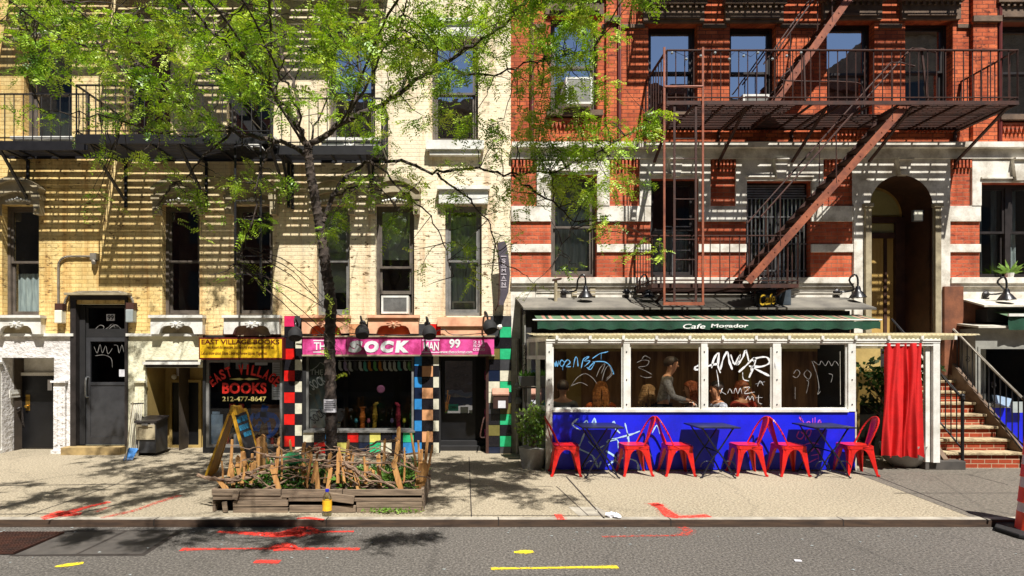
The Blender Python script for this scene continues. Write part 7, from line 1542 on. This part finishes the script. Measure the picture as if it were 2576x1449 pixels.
mb.build('bars', M['offwhite'], t); mb = MB(); mb.bar((X(320,yr),yr+.125,Z(1017,yr)),(X(356,yr),yr+.06,Z(1015,yr)),.03,.02); mb.bar((X(319,yr),yr+.0,.1),(X(354,yr),yr-.07,.1),.025,.02); mb.build_each('rail', M['darkframe'], t)
t = thing('dustpan', 'blue dustpan with a thin leaning handle on the pavement beside the newspaper box', 'dustpan', (X(322,9.9),10.0,0))
mb = MB(); mb.prism([(X(318,10),9.9,.01),(X(338,10),9.95,.01),(X(336,10),10.12,.14),(X(316,10),10.08,.16)],(.0,.02,.03)); mb.build('pan', mat('blue_plastic', lin(60,130,200), None, 8, .4), t); mb = MB(); mb.tube([(X(316,9.9),9.9,0.01),(X(326,10.2),10.3,.95)],.011,6); mb.build('handle', M['lintel'], t)
# letter box on the green tiled pilaster
ym = YF-.07; a, b = X(1239), X(1277); t = thing('letter_box', 'brown wall letter box with a white sticker on the green tiled pilaster', 'letter box', ((a+b)/2,YF,Z(1028)))
mb = MB(); mb.box(a,b,YF-.19,ym-.005,Z(1026),Z(990)); mb.build('body', mat('brown_letter_box', lin(70,44,36), lin(46,30,26), 5, .5), t, bevel=.008)
mb = MB(); mb.prism([(a-.012,ym-.004,Z(976)),(a-.012,YF-.21,Z(990)),(a-.012,YF-.20,Z(994)),(a-.012,ym-.004,Z(989))],(b-a+.024,0,0)); mb.build('lid', M['pinkstripe'], t); mb = MB(); mb.box(a+.09,b-.05,YF-.194,YF-.1905,Z(1024),Z(1006)); mb.build('sticker', M['paper'], t)
# litter, standpipe by the red wall
for i, (px, py, r) in enumerate(((1535,1300,.05),(1552,1303,.035),(1548,1297,.03))):
    c = gp(px, py, .006); mb = MB(); mb.ball((c.x,c.y,c.z+r*.5),r,7,(1.3,1,.55))
    for k, v in enumerate(mb.v): mb.v[k] = tuple(q+random.uniform(-.012,.012) for q in v[:2])+(max(.004,v[2]+random.uniform(-.012,.012)),)
    tag(mb.build('crumpled_paper', M['paper']), ['larger crumpled white paper on the kerb at the end of the long pavement joint','small crumpled white paper nearest the red arrow on the kerb','small crumpled white paper just behind the others at the kerb'][i], 'litter', 'crumpled papers on the kerb')
n_ = 260; px = rng.uniform(0,2576,n_); 
mb = MB()
for i in range(80):
    Y = CURB-.02-abs(random.gauss(0,.5)) if i < 64 else random.uniform(4,6.2); x = random.uniform(-6,7); s = random.uniform(.006,.02); z = RZ+.004; a = random.random()*6
    mb.prism([(x+s*math.cos(a),Y+s*.6*math.sin(a),z),(x+s*math.cos(a+2),Y+s*.6*math.sin(a+2),z),(x+s*math.cos(a+4),Y+s*.6*math.sin(a+4),z)],(0,0,.003))
stuff(mb.build('gutter_litter', M['boardpale']))
mb = MB(); c = gp(1607,1412,RZ); c = gp(2006,1411,RZ+.004); mb.prism([(c.x-.03,c.y-.015,RZ+.004),(c.x+.03,c.y-.02,RZ+.004),(c.x+.035,c.y+.012,RZ+.004),(c.x-.02,c.y+.02,RZ+.004)],(0,0,.006)); tag(mb.build('paper_scrap', M['paper']), 'white paper scrap lying alone on the asphalt at lower right', 'litter')
t = thing('standpipe', 'grey utility pipe with valves against the white wall left of the dining shed', 'standpipe', (X(1302),YF-.1,0))
mb = MB(); mb.tube([(X(1302),YF-.09,0),(X(1302),YF-.09,2.05)],.04,8); mb.tube([(X(1310),YF-.06,0),(X(1310),YF-.06,2.6)],.02,6); mb.build('pipe', M['galv'], t); mb = MB()
for z in (.75,.95,1.2): mb.lathe([(.03,-.06),(.06,-.05),(.06,.05),(.03,.06)],(X(1302),YF-.10,z),10); mb.box(X(1302)-.07,X(1302)+.07,YF-.15,YF-.13,z-.02,z+.02)
mb.build_each('valve', M['shedgrey'], t)
# ------------------------------------------------------------------ houses across the street (seen only as reflections)
opm = [brick_mat('opposite_brick_a', lin(100,58,46), lin(80,46,38), lin(110,90,80)), brick_mat('opposite_brick_b', lin(120,104,84), lin(100,86,70), lin(130,120,110))]
for i, (x, wd, h) in enumerate(((-36,9,17.5),(-27,9,18.2),(-18,10,17.6),(-8,12.5,14.2),(4.5,7.7,15.0),(12.2,4.3,14.2),(16.5,4,15.2),(20.5,9.5,18),(30,10,17.5))):
    t = thing('row_house', 'brick row house across the street, seen only as a reflection in the windows', 'building', (x+wd/2,-7.5,0), 'houses across the street')
    mb = MB(); mb.box(x+.01,x+wd-.01,-13.5,-7.5,0,h); mb.box(x+.01,x+wd-.01,-7.499,-7.1,h-.5,h-.05); mb.build('wall', opm[i%2], t)
    rr_ = int((h-1)/3.1)
    for r_ in range(rr_):
        for k in range(3): xx = x+wd*(k+.5)/3; z = 1.0+r_*3.1; mb = MB(); mb.box(xx-.5,xx+.5,-7.49,-7.46,z,z+1.8); mb.build('window', M['black'], t)
